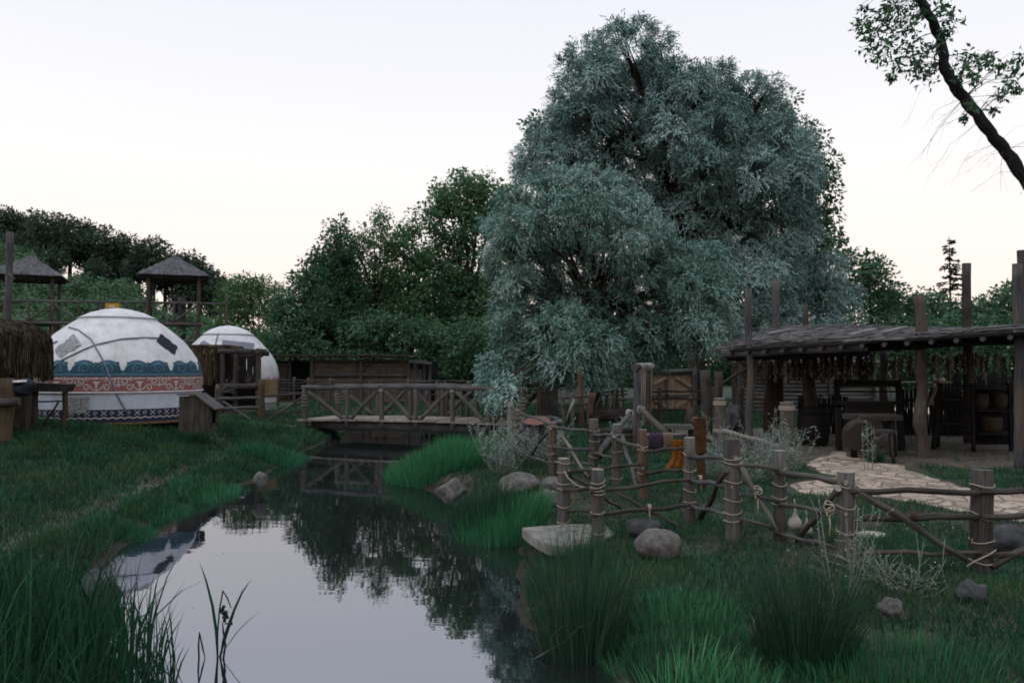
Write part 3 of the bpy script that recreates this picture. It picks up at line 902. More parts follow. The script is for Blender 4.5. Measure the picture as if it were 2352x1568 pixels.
# ---- trees on the hill
def hill_proto(name, kind, seed):
    rg = random.Random(seed)
    lo = []
    if kind == 'pine':
        H = 7.0
        for i in range(9):
            a = rg.uniform(0, 6.28); q = rg.uniform(0, 1.7)
            lo.append((Vector((math.cos(a) * q, math.sin(a) * q, H - 0.2 - rg.uniform(0, 2.6) - 0.35 * q)), rg.uniform(0.7, 1.15)))
        lo.append((Vector((0, 0, H - 1.2)), 1.3))
        V, R_ = broad_leaves(lo, 0.75, 20, 0.42, 0.17, seed, rr=0.7)
        lm, r0, fork = M['pine'], 0.2, (0, 0, H - 1.8)
    else:
        H = 5.5
        for i in range(9):
            a = rg.uniform(0, 6.28); q = rg.uniform(0.3, 1.9)
            lo.append((Vector((math.cos(a) * q, math.sin(a) * q, H - 1.3 - 0.5 * q - rg.uniform(0, 2.2))), rg.uniform(1.0, 1.5)))
        V, R_ = broad_leaves(lo, 0.85, 20, 0.42, 0.26, seed, rr=0.7)
        lm, r0, fork = M['oak'], 0.18, (0, 0, 2.4)
    root = thing(name, 'x', 'tree', (0, 0, 0))
    limbs(root, (0, 0, 0), fork, lo, r0, M['bark'], rg, 1)
    leaf_obj('crown', V, R_, lm, root)
    return root
pines = [hill_proto('pine_tree', 'pine', 50 + i) for i in range(4)]
oaks = [hill_proto('oak_tree', 'oak', 60 + i) for i in range(4)]
used = set()
rg = random.Random(9)
def place(proto, x, y, sc, lab, grp):
    z = float(hill_z(x, y)) - 0.25
    if proto.name in used:
        o = dup(proto, (x, y, z), rg.uniform(0, 6.28), sc)
    else:
        o = proto; used.add(proto.name)
        o.location = (x, y, z); o.rotation_euler.z = rg.uniform(0, 6.28); o.scale = (sc,) * 3
    o['label'] = lab; o['group'] = grp
# skyline px -> tree tops
sky = [(-60, 470), (-15, 468), (10, 478), (48, 492), (85, 488), (122, 486), (158, 500), (192, 510), (228, 525), (262, 545), (290, 540), (318, 562), (350, 548), (378, 575), (404, 590), (432, 582), (458, 605), (482, 622), (505, 640)]
for i, (px, py) in enumerate(sky):
    d = 122 + rg.uniform(-5, 5)
    x = X(px, d)
    top = EYE + (HOR - py) / F * d
    z = float(hill_z(x, d))
    sc = max(0.55, (top - z) / 7.2)
    place(pines[i % 4], x, d, sc, 'dark pine standing on the skyline of the left hill', 'pines along the hill crest')
for i in range(46):
    d = rg.uniform(72, 116)
    px = rg.uniform(-60, 500)
    x = X(px, d)
    if x > -24: continue
    place(pines[i % 4], x, d, rg.uniform(0.75, 1.0), 'dark pine growing on the upper slope of the left hill', 'pines on the hill slope') if d > 106 else place(oaks[i % 4], x, d, rg.uniform(0.8, 1.15), 'round crowned green tree on the lower slope of the left hill', 'round trees on the hill slope')
for i in range(64):
    d = rg.uniform(54, 92)
    px = rg.uniform(-60, 560)
    x = X(px, d)
    if x > -20: continue
    place(oaks[i % 4], x, d, rg.uniform(0.75, 1.1), 'round crowned green tree on the lower slope of the left hill', 'round trees on the hill slope')

# ---- the leaning trunk at the upper right
D = 9.2
path = [(1985, -330), (2020, -220), (2055, -130), (2085, -60), (2108, -10), (2140, 45), (2163, 100), (2171, 160), (2195, 200), (2232, 248), (2275, 305), (2312, 350), (2352, 408), (2440, 540), (2560, 760), (2640, 960), (2690, 1160)]
wpx = [7, 12, 16, 20, 22, 24, 26, 28, 29, 30, 31, 31, 32, 36, 44, 54, 66]
pp = [P(x, y, D) for x, y in path]
base = pp[-1].copy(); base.z = 0
root = thing('leaning_tree', 'bare dark trunk leaning across the upper right with leafy shoots and hanging twigs', 'tree', base)
l = local(root)
dense, rr_ = [], []
for i in range(len(pp) - 1):
    for t in (0, .25, .5, .75):
        q = pp[i].lerp(pp[i + 1], t)
        q.x += 0.012 * math.sin(9 * (i + t)); dense.append(q)
        rr_.append((wpx[i] * (1 - t) + wpx[i + 1] * t) / 2.3 / F * D * (1 + 0.07 * math.sin(7.3 * (i + t))))
dense.append(pp[-1]); rr_.append(wpx[-1] / 2 / F * D)
dense.append(base - Vector((0, 0, .3))); rr_.append(rr_[-1] * 1.3)
mb = MB(); mb.tube([l(q) for q in dense], rr_, 12, lump=0.07)
mb.build('trunk', M['bark_backlit'], root)
# twigs
rg = random.Random(17)
tw = MB()
shoots = []
def twig(a, b, r=0.004, sag=0.1, sub=2):
    a, b = Vector(a), Vector(b)
    m = a.lerp(b, .5) + Vector((rg.uniform(-.05, .05), rg.uniform(-.08, .08), sag * (b - a).length))
    q = [a, a.lerp(m, .6), m, m.lerp(b, .6), b]
    tw.tube([l(x) for x in q], [r, r * .85, r * .65, r * .45, r * .25], 4)
    for _ in range(sub):
        t = rg.uniform(.3, .9)
        s = a.lerp(m, t * 2) if t < .5 else m.lerp(b, t * 2 - 1)
        e = s + (b - a) * rg.uniform(.2, .4) + Vector((rg.uniform(-.12, .12), rg.uniform(-.15, .15), rg.uniform(-.16, .04)))
        twig(s, e, r * .5, 0.05, 0)
for i in range(46):
    k = rg.randrange(28, 56)
    a = dense[k]
    side = -1 if rg.random() < .72 else 1
    ln = rg.uniform(.2, .75)
    b = a + Vector((side * ln * rg.uniform(.3, .95), rg.uniform(-.5, .5), -ln * rg.uniform(.25, 1.05) + (0.3 if side > 0 else 0)))
    twig(a, b, rg.uniform(.0014, .003), rg.uniform(0.03, .22))
leafclusters = [(1960, -120, 60), (2010, -60, 50), (2080, -120, 60), (2120, -40, 50), (1930, -230, 60), (2040, -260, 70), (1990, -340, 60), (2150, -170, 50), (2210, -60, 40), (1978, 55, 22), (2000, 95, 30), (2040, 100, 34), (2030, 40, 38), (2075, 70, 40), (2090, 110, 40), (2015, 130, 26), (2060, 150, 34), (2110, 145, 38), (2140, 110, 30), (2065, 25, 40), (2110, 30, 36), (2040, 15, 34), (1985, 20, 14), (2160, 20, 34), (2185, 40, 30), (2175, 75, 26),
               (2000, 75, 26), (2130, 175, 26), (2105, 160, 22), (2150, 150, 20), (2050, 175, 12), (2225, 135, 34), (2255, 150, 30), (2210, 165, 28), (2270, 130, 18), (2300, 150, 24), (2330, 165, 26), (2345, 130, 20), (2315, 195, 22), (2300, 220, 16), (2240, 180, 20), (2340, 205, 16), (2285, 250, 10), (2215, 270, 10), (2232, 240, 12)]
Vs, Rs = [], []
rn = np.random.default_rng(4)
for x, y, r in leafclusters:
    c = P(x, y, D + rg.uniform(-.35, .35))
    a = min(dense[:52], key=lambda q: (q - c).length)
    twig(a, c, .006, .08, 3)
    rw_ = r / F * D
    k = int(9 + r * 1.7)
    off = rdirs(k, rn) * (rw_ * rn.uniform(.1, 1.1, k))[:, None]
    p = np.array(tuple(c)) + off
    ld = unit(rdirs(k, rn) * .8 + np.array([-.3, 0, -.35]))
    Vs.append(leaf_quads(p, ld, unit(rdirs(k, rn) + np.array([0, -.4, .6])), .075 * rn.uniform(.6, 1.3, k), .034 * rn.uniform(.7, 1.3, k)))
    Rs.append(rn.uniform(0, 1, k))
tw.build('twig_sprays', M['twig'], root)
leaf_obj('leaves', np.concatenate(Vs), np.concatenate(Rs), M['leaf_dark'], root, base)
# ---------------------------------------------------------------- left side: yurts, towers, huts
def fin(mb, name, mats, root):
    l = local(root)
    mb.v = [l(p) for p in mb.v]
    return mb.build(name, mats, root)

WG = [M['wood_grey'], M['endgrain']]
WD = [M['wood_dark'], M['endgrain_dark']]
WB = [M['wood_brown'], M['endgrain']]
WF = [M['wood_fence'], M['endgrain']]
WO = [M['wood_ochre'], M['endgrain_dark']]
WP = [M['wood_pale'], M['endgrain']]

def plog(root, name, a, b, r0, r1=None, mats=WG, **kw):
    mb = MB(); mb.log(a, b, r0, r1, cap=1, **kw)
    return fin(mb, name, mats, root)

def pbox(root, name, c, size, mats, R=None):
    mb = MB(); mb.box(c, size, R)
    return fin(mb, name, mats, root)

def pplank(root, name, a, b, w, h, mats, up=(0, 0, 1)):
    mb = MB(); mb.plank(a, b, w, h, up)
    return fin(mb, name, mats, root)

# ---- yurts
class Yurt:
    def __init__(s, px, d, prof, zb=0.0):
        s.c = Vector((X(px, d), d, zb))
        s.prof = prof                       # (r, z) from the ground up
        s.zs = np.array([p[1] for p in prof]); s.rs = np.array([p[0] for p in prof])
    def r(s, z):
        return float(np.interp(z, s.zs, s.rs))
    def S(s, phi, z, off=0.012):
        """phi measured from the side facing the camera origin"""
        a = s.a0 + phi
        dz = 0.02
        sl = (s.r(z + dz) - s.r(z - dz)) / (2 * dz)
        nl = math.hypot(1, sl)
        r = s.r(z) + off / nl
        return Vector((math.cos(a) * r, math.sin(a) * r, z - off * sl / nl))
    @property
    def a0(s):
        return math.atan2(-s.c.y, -s.c.x)
    def hit(s, px, py, off=0.02):
        rr = ray(px, py)
        prev = None
        t = s.c.y - 4.0
        while t < s.c.y + 3:
            p = rr * (t / rr.y) + Vector((0, 0, EYE)) - s.c
            g = math.hypot(p.x, p.y) - s.r(p.z)
            if g < off: return p
            t += 0.012
        # past the edge: the closest point of the outline
        k = rr * (s.c.y / rr.y) + Vector((0, 0, EYE)) - s.c
        return k

def ribbon(mb, y, pts, w, off=0.02, mi=0):
    """flat applique band along 2-D points (metres along the wall, height); w width (number or list)"""
    n = len(pts)
    R0 = y.rs[0]
    vs = []
    for i, (s, z) in enumerate(pts):
        a = pts[max(i - 1, 0)]; b = pts[min(i + 1, n - 1)]
        tx, tz_ = b[0] - a[0], b[1] - a[1]
        L = math.hypot(tx, tz_) or 1
        ww = (w[i] if isinstance(w, list) else w) / 2
        for sg in (1, -1):
            ss, zz = s - sg * tz_ / L * ww, z + sg * tx / L * ww
            vs.append(y.S(ss / R0, zz, off))
    mb.add(vs, [[2 * i, 2 * i + 1, 2 * i + 3, 2 * i + 2] for i in range(n - 1)], None, mi)

def spiral(cx, cz, r0, r1, a0, turns, n=16, sx=1):
    out = []
    for i in range(n):
        t = i / (n - 1)
        a = a0 + turns * 2 * PI * t
        r = r0 + (r1 - r0) * t
        out.append((cx + sx * math.cos(a) * r, cz + math.sin(a) * r))
    return out

def strip(mb, y, z0, zt, off=0.012, n=352, rows=4, mi=0):
    """band round the yurt from z0 up to zt(phi)"""
    vs, fs = [], []
    for k in range(n):
        ph = 2 * PI * k / n
        top = zt(ph) if callable(zt) else zt
        for j in range(rows + 1):
            vs.append(y.S(ph, z0 + (top - z0) * j / rows, off))
    for k in range(n):
        k2 = (k + 1) % n
        for j in range(rows):
            fs.append([k * (rows + 1) + j, k2 * (rows + 1) + j, k2 * (rows + 1) + j + 1, k * (rows + 1) + j + 1])
    mb.add(vs, fs, None, mi, True)

def patch(root, y, name, quad, mat, off=0.03, n=9, rag=0.0):
    mb = MB()
    vs, fs = [], []
    A, B, C_, D_ = [Vector((q[0], q[1], 0)) for q in quad]
    for i in range(n + 1):
        for j in range(n + 1):
            p = A.lerp(B, i / n).lerp(D_.lerp(C_, i / n), j / n)
            ed = (i in (0, n)) or (j in (0, n))
            if ed: p += Vector((random.uniform(-rag, rag), random.uniform(-rag, rag), 0))
            vs.append(y.hit(p.x, p.y, off))
    for i in range(n):
        for j in range(n):
            fs.append([i * (n + 1) + j, (i + 1) * (n + 1) + j, (i + 1) * (n + 1) + j + 1, i * (n + 1) + j + 1])
    mb.add(vs, fs, None, 0, True)
    return mb.build(name, mat, root)

def yrope(root, y, pts, r=0.022, name='rope'):
    v = [Vector((p[0], p[1], 0)) for p in pts]
    out = []
    for a, b in zip(v[:-1], v[1:]):
        for t in (0, .25, .5, .75): out.append(a.lerp(b, t))
    out.append(v[-1])
    mb = MB(); mb.tube([y.hit(p.x, p.y, 0.03) for p in out], r, 6)
    return mb.build(name, M['rope_blue'], root)

def blue_top(units, base, ph0):
    def f(ph):
        u = (((ph - ph0) / (2 * PI)) * units) % 1.0
        h = abs(u - 0.5) * 2            # 0 at the middle spike, 1 at the gap
        e = 0.0
        if h > 0.87: return base + 0.34 - 0.20 * math.sqrt(max(0, 1 - ((1 - h) / 0.13) ** 2))
        arch = math.sin(PI * min(1, max(0, (0.9 - h) / 0.9)) ) 
        z = base + 0.27 + 0.16 * arch ** 0.6
        if h < 0.07: z += 0.10 * (1 - h / 0.07)
        if 0.76 < h <= 0.87: z += 0.07 * (h - 0.76) / 0.11
        return z
    return f

def make_yurt(px, d, zb, prof, label, big=True):
    y = Yurt(px, d, prof, zb)
    root = thing('yurt', label, 'yurt', y.c)
    zcap = prof[-4][1]
    zw = 0.92 if big else 1.05
    def sub(z0, z1, off=0.0):
        zz = sorted(set([z0, z1] + [z for z in y.zs if z0 < z < z1] + list(np.linspace(z0, z1, 9))))
        return [(y.r(z) + off, z) for z in zz]
    mb = MB(); mb.lathe((0, 0, 0), sub(0.03, zw + 0.02), 72); mb.build('wall', M['felt_blue'] if big else M['felt'], root)
    mb = MB(); mb.lathe((0, 0, 0), sub(zw, zcap + 0.05, 0.006), 144)
    for v in mb.v:   # soft sags and folds of the felt above the bands
        a = math.atan2(v.y, v.x)
        k = min(1, max(0, (v.z - 1.95) / .3)) * min(1, max(0, (zcap - v.z) / .2))
        q = 1 - k * (.006 + .004 * math.sin(17 * a + 2 * v.z) + .004 * math.sin(29 * a - 5 * v.z) + .004 * math.sin(7 * a + 9 * v.z))
        v.x *= q; v.y *= q
    mb.build('roof', M['felt'], root)
    cap = [(y.r(zcap) + 0.045, zcap - 0.03)] + [(r + 0.03, z + 0.03) for r, z in sub(zcap, prof[-1][1])]
    mb = MB(); mb.lathe((0, 0, 0), cap, 72); mb.build('crown_cap', M['felt'], root)
    mb = MB(); mb.tube([y.S(2 * PI * k / 60, zcap - 0.035, 0.045) for k in range(60)], 0.014, 5, closed=True); mb.build('cap_cord', M['rope_blue'], root)
    return y, root

prof1 = [(2.33, 0.0), (2.34, 0.4), (2.36, 0.9), (2.37, 1.3), (2.31, 1.66), (2.20, 1.88), (2.03, 2.14), (1.84, 2.37), (1.63, 2.58), (1.35, 2.81), (1.02, 3.04), (0.70, 3.19), (0.35, 3.29), (0.0, 3.34)]
y1, yr = make_yurt(270, 23.8, 0.06, prof1, 'large white felt yurt with blue scroll band and red patterned band', True)
rootc = yr
# blue scalloped band with spiral applique
U = 11
gap0 = math.radians(-29.5)
ZB = 1.36
mb = MB(); strip(mb, y1, ZB - 0.02, blue_top(U, ZB, gap0), 0.014)
bb = mb.build('blue_band', M['band_blue'], rootc)
mb = MB()
Lu = 2 * PI * y1.rs[0] / U
for k in range(U):
    s0 = (gap0 * y1.rs[0]) + k * Lu
    for sx in (1, -1):
        cx = s0 + Lu * 0.5 + sx * Lu * 0.205
        sp = spiral(cx, ZB + 0.20, 0.155, 0.035, -0.6, 1.45, 22, sx)
        ribbon(mb, y1, sp, [0.05 - 0.03 * i / 21 for i in range(22)], 0.024)
        arch = [(s0 + Lu * 0.5 + sx * Lu * t, ZB + 0.24 + 0.13 * math.sin(PI * (t - 0.02) / 0.43)) for t in np.linspace(0.03, 0.40, 12)]
        ribbon(mb, y1, arch, 0.035, 0.022)
    ribbon(mb, y1, [(s0 + Lu * 0.03, ZB + 0.08), (s0, ZB + 0.05), (s0 - Lu * 0.03, ZB + 0.08)], 0.04, 0.022)
ribbon(mb, y1, [(2 * PI * y1.rs[0] * k / 200, ZB + 0.035) for k in range(201)], 0.05, 0.020)
mb.build('spiral_applique', M['band_blue_light'], bb)
# red band
ZR = 0.93
mb = MB(); strip(mb, y1, ZR, ZB - 0.015, 0.012, 200, 2)
rb = mb.build('red_band', M['band_red'], rootc)
mb = MB()
U2 = 14
Lu = 2 * PI * y1.rs[0] / U2
ph0 = math.radians(-12.1) * y1.rs[0]
H = ZB - ZR
for k in range(U2):
    s0 = ph0 + k * Lu
    # funnel
    ribbon(mb, y1, [(s0, ZR + 0.03), (s0, ZR + 0.14), (s0, ZR + 0.22), (s0, ZR + 0.285)], [0.035, 0.045, 0.09, 0.21], 0.022)
    c = s0 + Lu / 2
    for sx in (1, -1):
        ribbon(mb, y1, [(s0 + sx * 0.02, ZR + 0.03)] + spiral(s0 + sx * 0.235, ZR + 0.115, 0.10, 0.03, PI, -1.2 * 1.0, 16, sx), 0.032, 0.021)
        ribbon(mb, y1, [(c, ZR + 0.20), (c + sx * 0.06, ZR + 0.185)] + spiral(c + sx * 0.13, ZR + 0.285, 0.10, 0.03, -PI / 2, 1.15, 16, sx), 0.034, 0.021)
        ribbon(mb, y1, [(c + sx * 0.30, ZR + 0.40), (c + sx * 0.25, ZR + 0.33), (c + sx * 0.33, ZR + 0.30)], 0.03, 0.021)
    ribbon(mb, y1, [(c, ZR + 0.13), (c, ZR + 0.34)], [0.05, 0.03], 0.023)
    ribbon(mb, y1, [(c - 0.07, ZR + 0.37), (c + 0.07, ZR + 0.37)], 0.03, 0.021)
    ribbon(mb, y1, [(s0, ZR + 0.345), (s0, ZR + 0.39)], 0.06, 0.021)
mb.build('scroll_applique', M['band_white'], rb)
mb = MB(); mb.tube([y1.S(2 * PI * k / 72, ZR - 0.02, 0.03) for k in range(72)], 0.024, 6, closed=True); mb.build('hem_roll', M['felt'], rootc)
# base band
mb = MB(); strip(mb, y1, 0.05, 0.45, 0.014, 200, 2)
nb = mb.build('base_band', M['band_navy'], rootc)
mb = MB()
U3 = 36
Lu = 2 * PI * y1.rs[0] / U3
for k in range(U3):
    s0 = k * Lu
    ribbon(mb, y1, [(s0, 0.20), (s0 + Lu * .25, 0.245), (s0 + Lu * .5, 0.20), (s0 + Lu * .75, 0.245), (s0 + Lu, 0.20)], 0.034, 0.024)
    ribbon(mb, y1, [(s0 + Lu * .08, 0.29), (s0 + Lu * .42, 0.42)], 0.02, 0.022)
    ribbon(mb, y1, [(s0 + Lu * .42, 0.29), (s0 + Lu * .08, 0.42)], 0.02, 0.023)
    ribbon(mb, y1, spiral(s0 + Lu * .72, 0.35, 0.055, 0.02, 0, 1.1, 10), 0.016, 0.022)
mb.build('zigzag_applique', M['band_white'], nb)
mb = MB(); strip(mb, y1, 0.04, 0.10, 0.028, 100, 1); mb.build('base_trim', M['trim_ochre'], rootc)
yrope(rootc, y1, [(158, 751), (181, 758), (209, 779), (239, 831), (254, 871), (271, 910), (293, 949)])
yrope(rootc, y1, [(95, 868), (118, 846), (143, 826), (191, 803), (221, 791), (280, 778), (330, 775), (364, 776)])
yrope(rootc, y1, [(109, 800), (118, 790), (131, 783)])
patch(rootc, y1, 'dark_patch', [(359, 783), (370, 766), (408, 796), (401, 815)], M['dark_cloth'], 0.03, 8, 1.2)
patch(rootc, y1, 'hide_patch', [(124, 804), (170, 766), (186, 792), (138, 821)], M['patch_grey'], 0.03, 10, 1.6)
patch(rootc, y1, 'hide_patch', [(157, 912), (206, 912), (198, 949), (157, 949)], M['patch_grey'], 0.04, 9, 0.6)

nearer(yr, 0.82)

prof2 = [(2.2, 0.0), (2.22, 0.6), (2.25, 1.1), (2.24, 1.4), (2.17, 1.75), (2.02, 2.1), (1.82, 2.4), (1.55, 2.72), (1.30, 2.98), (1.08, 3.17), (0.75, 3.38), (0.38, 3.52), (0.0, 3.58)]
y2, r2 = make_yurt(524, 36.5, 0.0, prof2, 'smaller white yurt with slate patches standing behind the thatched stall', False)
mb = MB(); strip(mb, y2, 1.02, 1.3, 0.014, 120, 2); b2 = mb.build('patterned_band', M['felt'], r2)
mb = MB()
for k in range(26):
    s0 = 2 * PI * y2.rs[0] * k / 26
    ribbon(mb, y2, [(s0, 1.04), (s0 + .13, 1.22), (s0 + .26, 1.04), (s0 + .39, 1.22), (s0 + .54, 1.04)], 0.04, 0.022)
    ribbon(mb, y2, spiral(s0 + .27, 1.2, .07, .02, 0, 1.2, 10), 0.03, 0.022)
mb.build('red_applique', M['band_red'], b2)
mb = MB(); strip(mb, y2, 0.35, 0.62, 0.014, 120, 1); mb.build('red_band', M['band_red'], r2)
mb = MB(); strip(mb, y2, 0.90, 0.95, 0.02, 120, 1); mb.build('grey_band', M['dark_cloth'], r2)
patch(r2, y2, 'slate_patch', [(512, 780), (585, 788), (582, 806), (506, 804)], M['patch_slate'], 0.03, 8, 0.8)
patch(r2, y2, 'slate_patch', [(453, 793), (468, 781), (486, 792), (488, 804)], M['patch_slate'], 0.03, 6, 1.0)
yrope(r2, y2, [(508, 750), (502, 762), (496, 785), (494, 803)], 0.03)

# ---- watch towers and walkway
TD = 41.0
def tower(px, label):
    c = Vector((X(px, TD + 1.2), TD + 1.2, 0))
    yaw = math.radians(22)
    root = thing('watchtower', label, 'watchtower', c, yaw)
    ze = P(px, 636, TD).z; za = P(px, 588, TD + 1.2).z
    h = 1.2
    for sx in (-1, 1):
        for sy in (-1, 1):
            mb = MB(); mb.log((sx * h, sy * h, -.1), (sx * h, sy * h, ze + .05), 0.11, 0.09, cap=1); mb.build('post', WB, root)
    for sy in (-1, 1):
        mb = MB(); mb.log((-h - .3, sy * h, ze - .02), (h + .3, sy * h, ze - .02), 0.075, cap=1); mb.build('beam', WD, root)
    for sx in (-1, 1):
        mb = MB(); mb.log((sx * h, -h - .25, ze + .08), (sx * h, h + .25, ze + .08), 0.075, cap=1); mb.build('beam', WD, root)
    mb = MB()
    e = 1.68
    nC = 6
    for i in range(nC):
        t0, t1 = i / nC, (i + 1) / nC
        e0, e1 = e * (1 - t0), e * (1 - t1) + 0.02
        z0, z1 = ze + 0.10 + (za - ze - 0.1) * t0, ze + 0.10 + (za - ze - 0.1) * t1 + 0.05
        q0 = [Vector((-e0, -e0, z0)), Vector((e0, -e0, z0)), Vector((e0, e0, z0)), Vector((-e0, e0, z0))]
        q1 = [Vector((-e1, -e1, z1)), Vector((e1, -e1, z1)), Vector((e1, e1, z1)), Vector((-e1, e1, z1))]
        for k in range(4):
            a, b, c2, d2 = q0[k], q0[(k + 1) % 4], q1[(k + 1) % 4], q1[k]
            nn = max(1, int(2 * e0 / 0.28))
            for s in range(nn):
                u0, u1 = s / nn, (s + 0.94) / nn
                dz = Vector((0, 0, random.uniform(-.015, .015)))
                vs = [a.lerp(b, u0) + dz, a.lerp(b, u1) + dz, d2.lerp(c2, u1) + dz, d2.lerp(c2, u0) + dz]
                dn = Vector((0, 0, -0.035))
                gs = [(0, 0, 0), (0.2, 0, 0), (0.2, 0, 0.4), (0, 0, 0.4)]
                mb.add(vs + [v + dn for v in vs], [[0, 1, 2, 3], [7, 6, 5, 4], [0, 4, 5, 1], [1, 5, 6, 2], [2, 6, 7, 3], [3, 7, 4, 0]], gs + gs)
    mb.build('roof', M['shingle'], root)
    zd = P(px, 742, TD).z
    mb = MB(); 
    for i in range(12):
        mb.box((-h + 2 * h * (i + .5) / 12, 0, zd), (2 * h / 12 * .92, 2 * h + .4, .06))
    mb.build('floor', M['wood_dark'], root)
    return root
tower(398, 'wooden watchtower with grey pyramid roof at the right end of the raised walkway')
tower(66, 'wooden watchtower with grey pyramid roof behind the tall pole at the left')

root = thing('raised_walkway', 'raised timber walkway with zigzag braced railing between the two watchtowers', 'walkway', (X(230, TD), TD, 0))
WDp = TD - 0.25
def W(px, py, dd=0): return P(px, py, WDp + dd)
def wy(px, base): return base + (px - 200) * 0.0105
plog(root, 'handrail', W(-60, wy(-60, 693)), W(250, wy(250, 693)), 0.065, 0.06, WG)
plog(root, 'handrail', W(250, wy(250, 693)), W(460, wy(460, 693)), 0.065, 0.06, WG)
plog(root, 'handrail', W(452, 697, .2), W(526, 698, .4), 0.05, 0.045, WG)
plog(root, 'post', W(521, 674, .4), Vector((W(521, 690, .4).x, TD, 0)), 0.07, 0.09, WB)
plog(root, 'deck_beam', W(-60, wy(-60, 742)), W(465, wy(465, 742)), 0.10, 0.09, WG)
mb = MB()
for i in range(62):
    a = W(-60 + i * 8.3, wy(-60 + i * 8.3, 740), 0.05)
    mb.box((a.x, a.y + 0.75, a.z + 0.06), (.17, 1.7, .05))
fin(mb, 'deck', M['wood_dark'], root)
zz = [(-60, 1), (-25, 0), (9, 1), (66, 0), (121, 1), (180, 0), (237, 1), (290, 0), (343, 1), (400, 0), (453, 1)]
for (xa, ta), (xb, tb) in zip(zz[:-1], zz[1:]):
    plog(root, 'brace', W(xa, wy(xa, 698 if ta else 737)), W(xb, wy(xb, 698 if tb else 737)), 0.05, 0.045, WG)
for x, t in zz:
    plog(root, 'post', W(x, wy(x, 740), -.02), W(x, wy(x, 690 if t else 692), -.02), 0.06, 0.055, WB)
for x in (10, 123, 236, 350, 455):
    q = W(x, 745, .1); plog(root, 'support_post', (q.x, q.y, -.1), q, 0.12, 0.10, WB)
    q = W(x, 745, 1.4); plog(root, 'support_post', (q.x, q.y, -.1), q, 0.12, 0.10, WB)
plog(root, 'strut', W(453, 746), W(430, 786), 0.055, 0.05, WG)
plog(root, 'strut', W(429, 776), W(430, 800), 0.08, 0.08, WG)
plog(root, 'cross_beam', W(395, 783), W(445, 784), 0.09, 0.09, WG)

root = thing('banner', 'small yellow banner with white marks tied to the walkway railing', 'banner', W(258, 704, -.12))
mb = MB()
bw, bh = 0.36, 0.18
vs, fs = [], []
for i in range(9):
    for j in range(4):
        vs.append((-bw + 2 * bw * i / 8, -0.03 * math.sin(i * 1.1), -bh + 2 * bh * j / 3))
for i in range(8):
    for j in range(3): fs.append([i * 4 + j, (i + 1) * 4 + j, (i + 1) * 4 + j + 1, i * 4 + j + 1])
mb.add(vs, fs); mb.build('cloth', M['yellow'], root)
mb = MB()
for pts in ([(-.16, .02), (-.08, -.05), (.0, .03), (.08, -.05), (.16, .02)], [(-.10, .09), (-.05, .04)], [(.05, .04), (.10, .09)]):
    for a, b in zip(pts[:-1], pts[1:]):
        mb.plank((a[0], -.045, a[1]), (b[0], -.045, b[1]), .006, .035)
mb.build('emblem', M['white'], root)
for sx in (-1, 1):
    mb = MB(); mb.tube([(sx * bw, 0, bh), (sx * bw, .05, bh + .12)], .008, 5); mb.build('tie', M['rope'], root)

# two tall dark timber stubs seen through the right tower
root = thing('timber_post', 'tall dark timber post seen through the right watchtower', 'post', (X(418, 46), 46, 0))
plog(root, 'shaft', (X(418, 46), 46, -.1), P(418, 683, 46), 0.22, 0.2, WD); plog(root, 'peg', P(412, 700, 45.8), P(426, 699, 45.8), .05, .05, WD)

# ---- tall pole and thatched hut at the left edge
root = thing('tall_pole', 'tall grey pole rising in front of the left watchtower', 'pole', (X(17, 18.4), 18.4, 0))
plog(root, 'shaft', (X(15, 18.4), 18.4, -.1), P(23, 533, 18.4), 0.095, 0.075, WG, lump=.07)
plog(root, 'peg', P(20, 628, 18.3), P(34, 640, 18.2), .02, .012, WG)

nearer(root, .85)
M['thatch_strand'] = leafmat('thatch_strand', (0.016, 0.012, 0.008), (0.034, 0.026, 0.017), (0.075, 0.058, 0.038), 0.1, .8)
M['thatch_warm'] = leafmat('warm_thatch_strand', (0.022, 0.016, 0.010), (0.060, 0.044, 0.027), (0.13, 0.10, 0.065), 0.1, .8)
def strands(n, topf, rng, width=0.012, seg=5):
    """topf(rng) -> list of seg+1 points"""
    V = []
    for _ in range(n):
        q = topf(rng)
        for i in range(seg):
            a, b = np.array(q[i]), np.array(q[i + 1])
            sd = np.cross(b - a, rng.normal(size=3)); sd = sd / (np.linalg.norm(sd) + 1e-9) * width
            V += [a - sd, a + sd, b + sd * .9, b - sd * .9]
    return np.array(V)

hc = Vector((X(-30, 17.9), 17.9, 0))
root = thing('thatched_hut', 'dark open hut with a shaggy drooping thatch at the left edge', 'hut', hc)
hz = P(0, 728, 17.2).z; hb = P(100, 862, 17.2).z
rngt = np.random.default_rng(8)
def hutstrand(rng):
    a = rng.uniform(0, 2 * PI)
    t0 = rng.uniform(0, 0.9)
    q = []
    lo = hb + 0.28 * (1 - max(0, math.cos(a))) + rng.uniform(-.12, .14)
    k = rng.uniform(.97, 1.05)
    t1 = min(t0 + rng.uniform(.35, .8), 1.25)
    for i in range(6):
        t = t0 + (t1 - t0) * i / 5
        if t < 1:
            r = math.sin(t * PI / 2) ** 0.9; z = lo + .55 + (hz - lo - .55) * (max(0, 1 - r ** 2.6)) ** .5
        else:
            r = 1 + .02 * (t - 1); z = lo + .55
        z -= max(0, t - 0.86) * 1.55
        q.append((math.cos(a) * 1.28 * r * k, math.sin(a) * 1.1 * r * k, z + rng.uniform(-.01, .01)))
    return q
V = strands(6500, hutstrand, rngt, .011)
leaf_obj('thatch', V, rngt.uniform(0, 1, len(V) // 4), M['thatch_strand'], root)
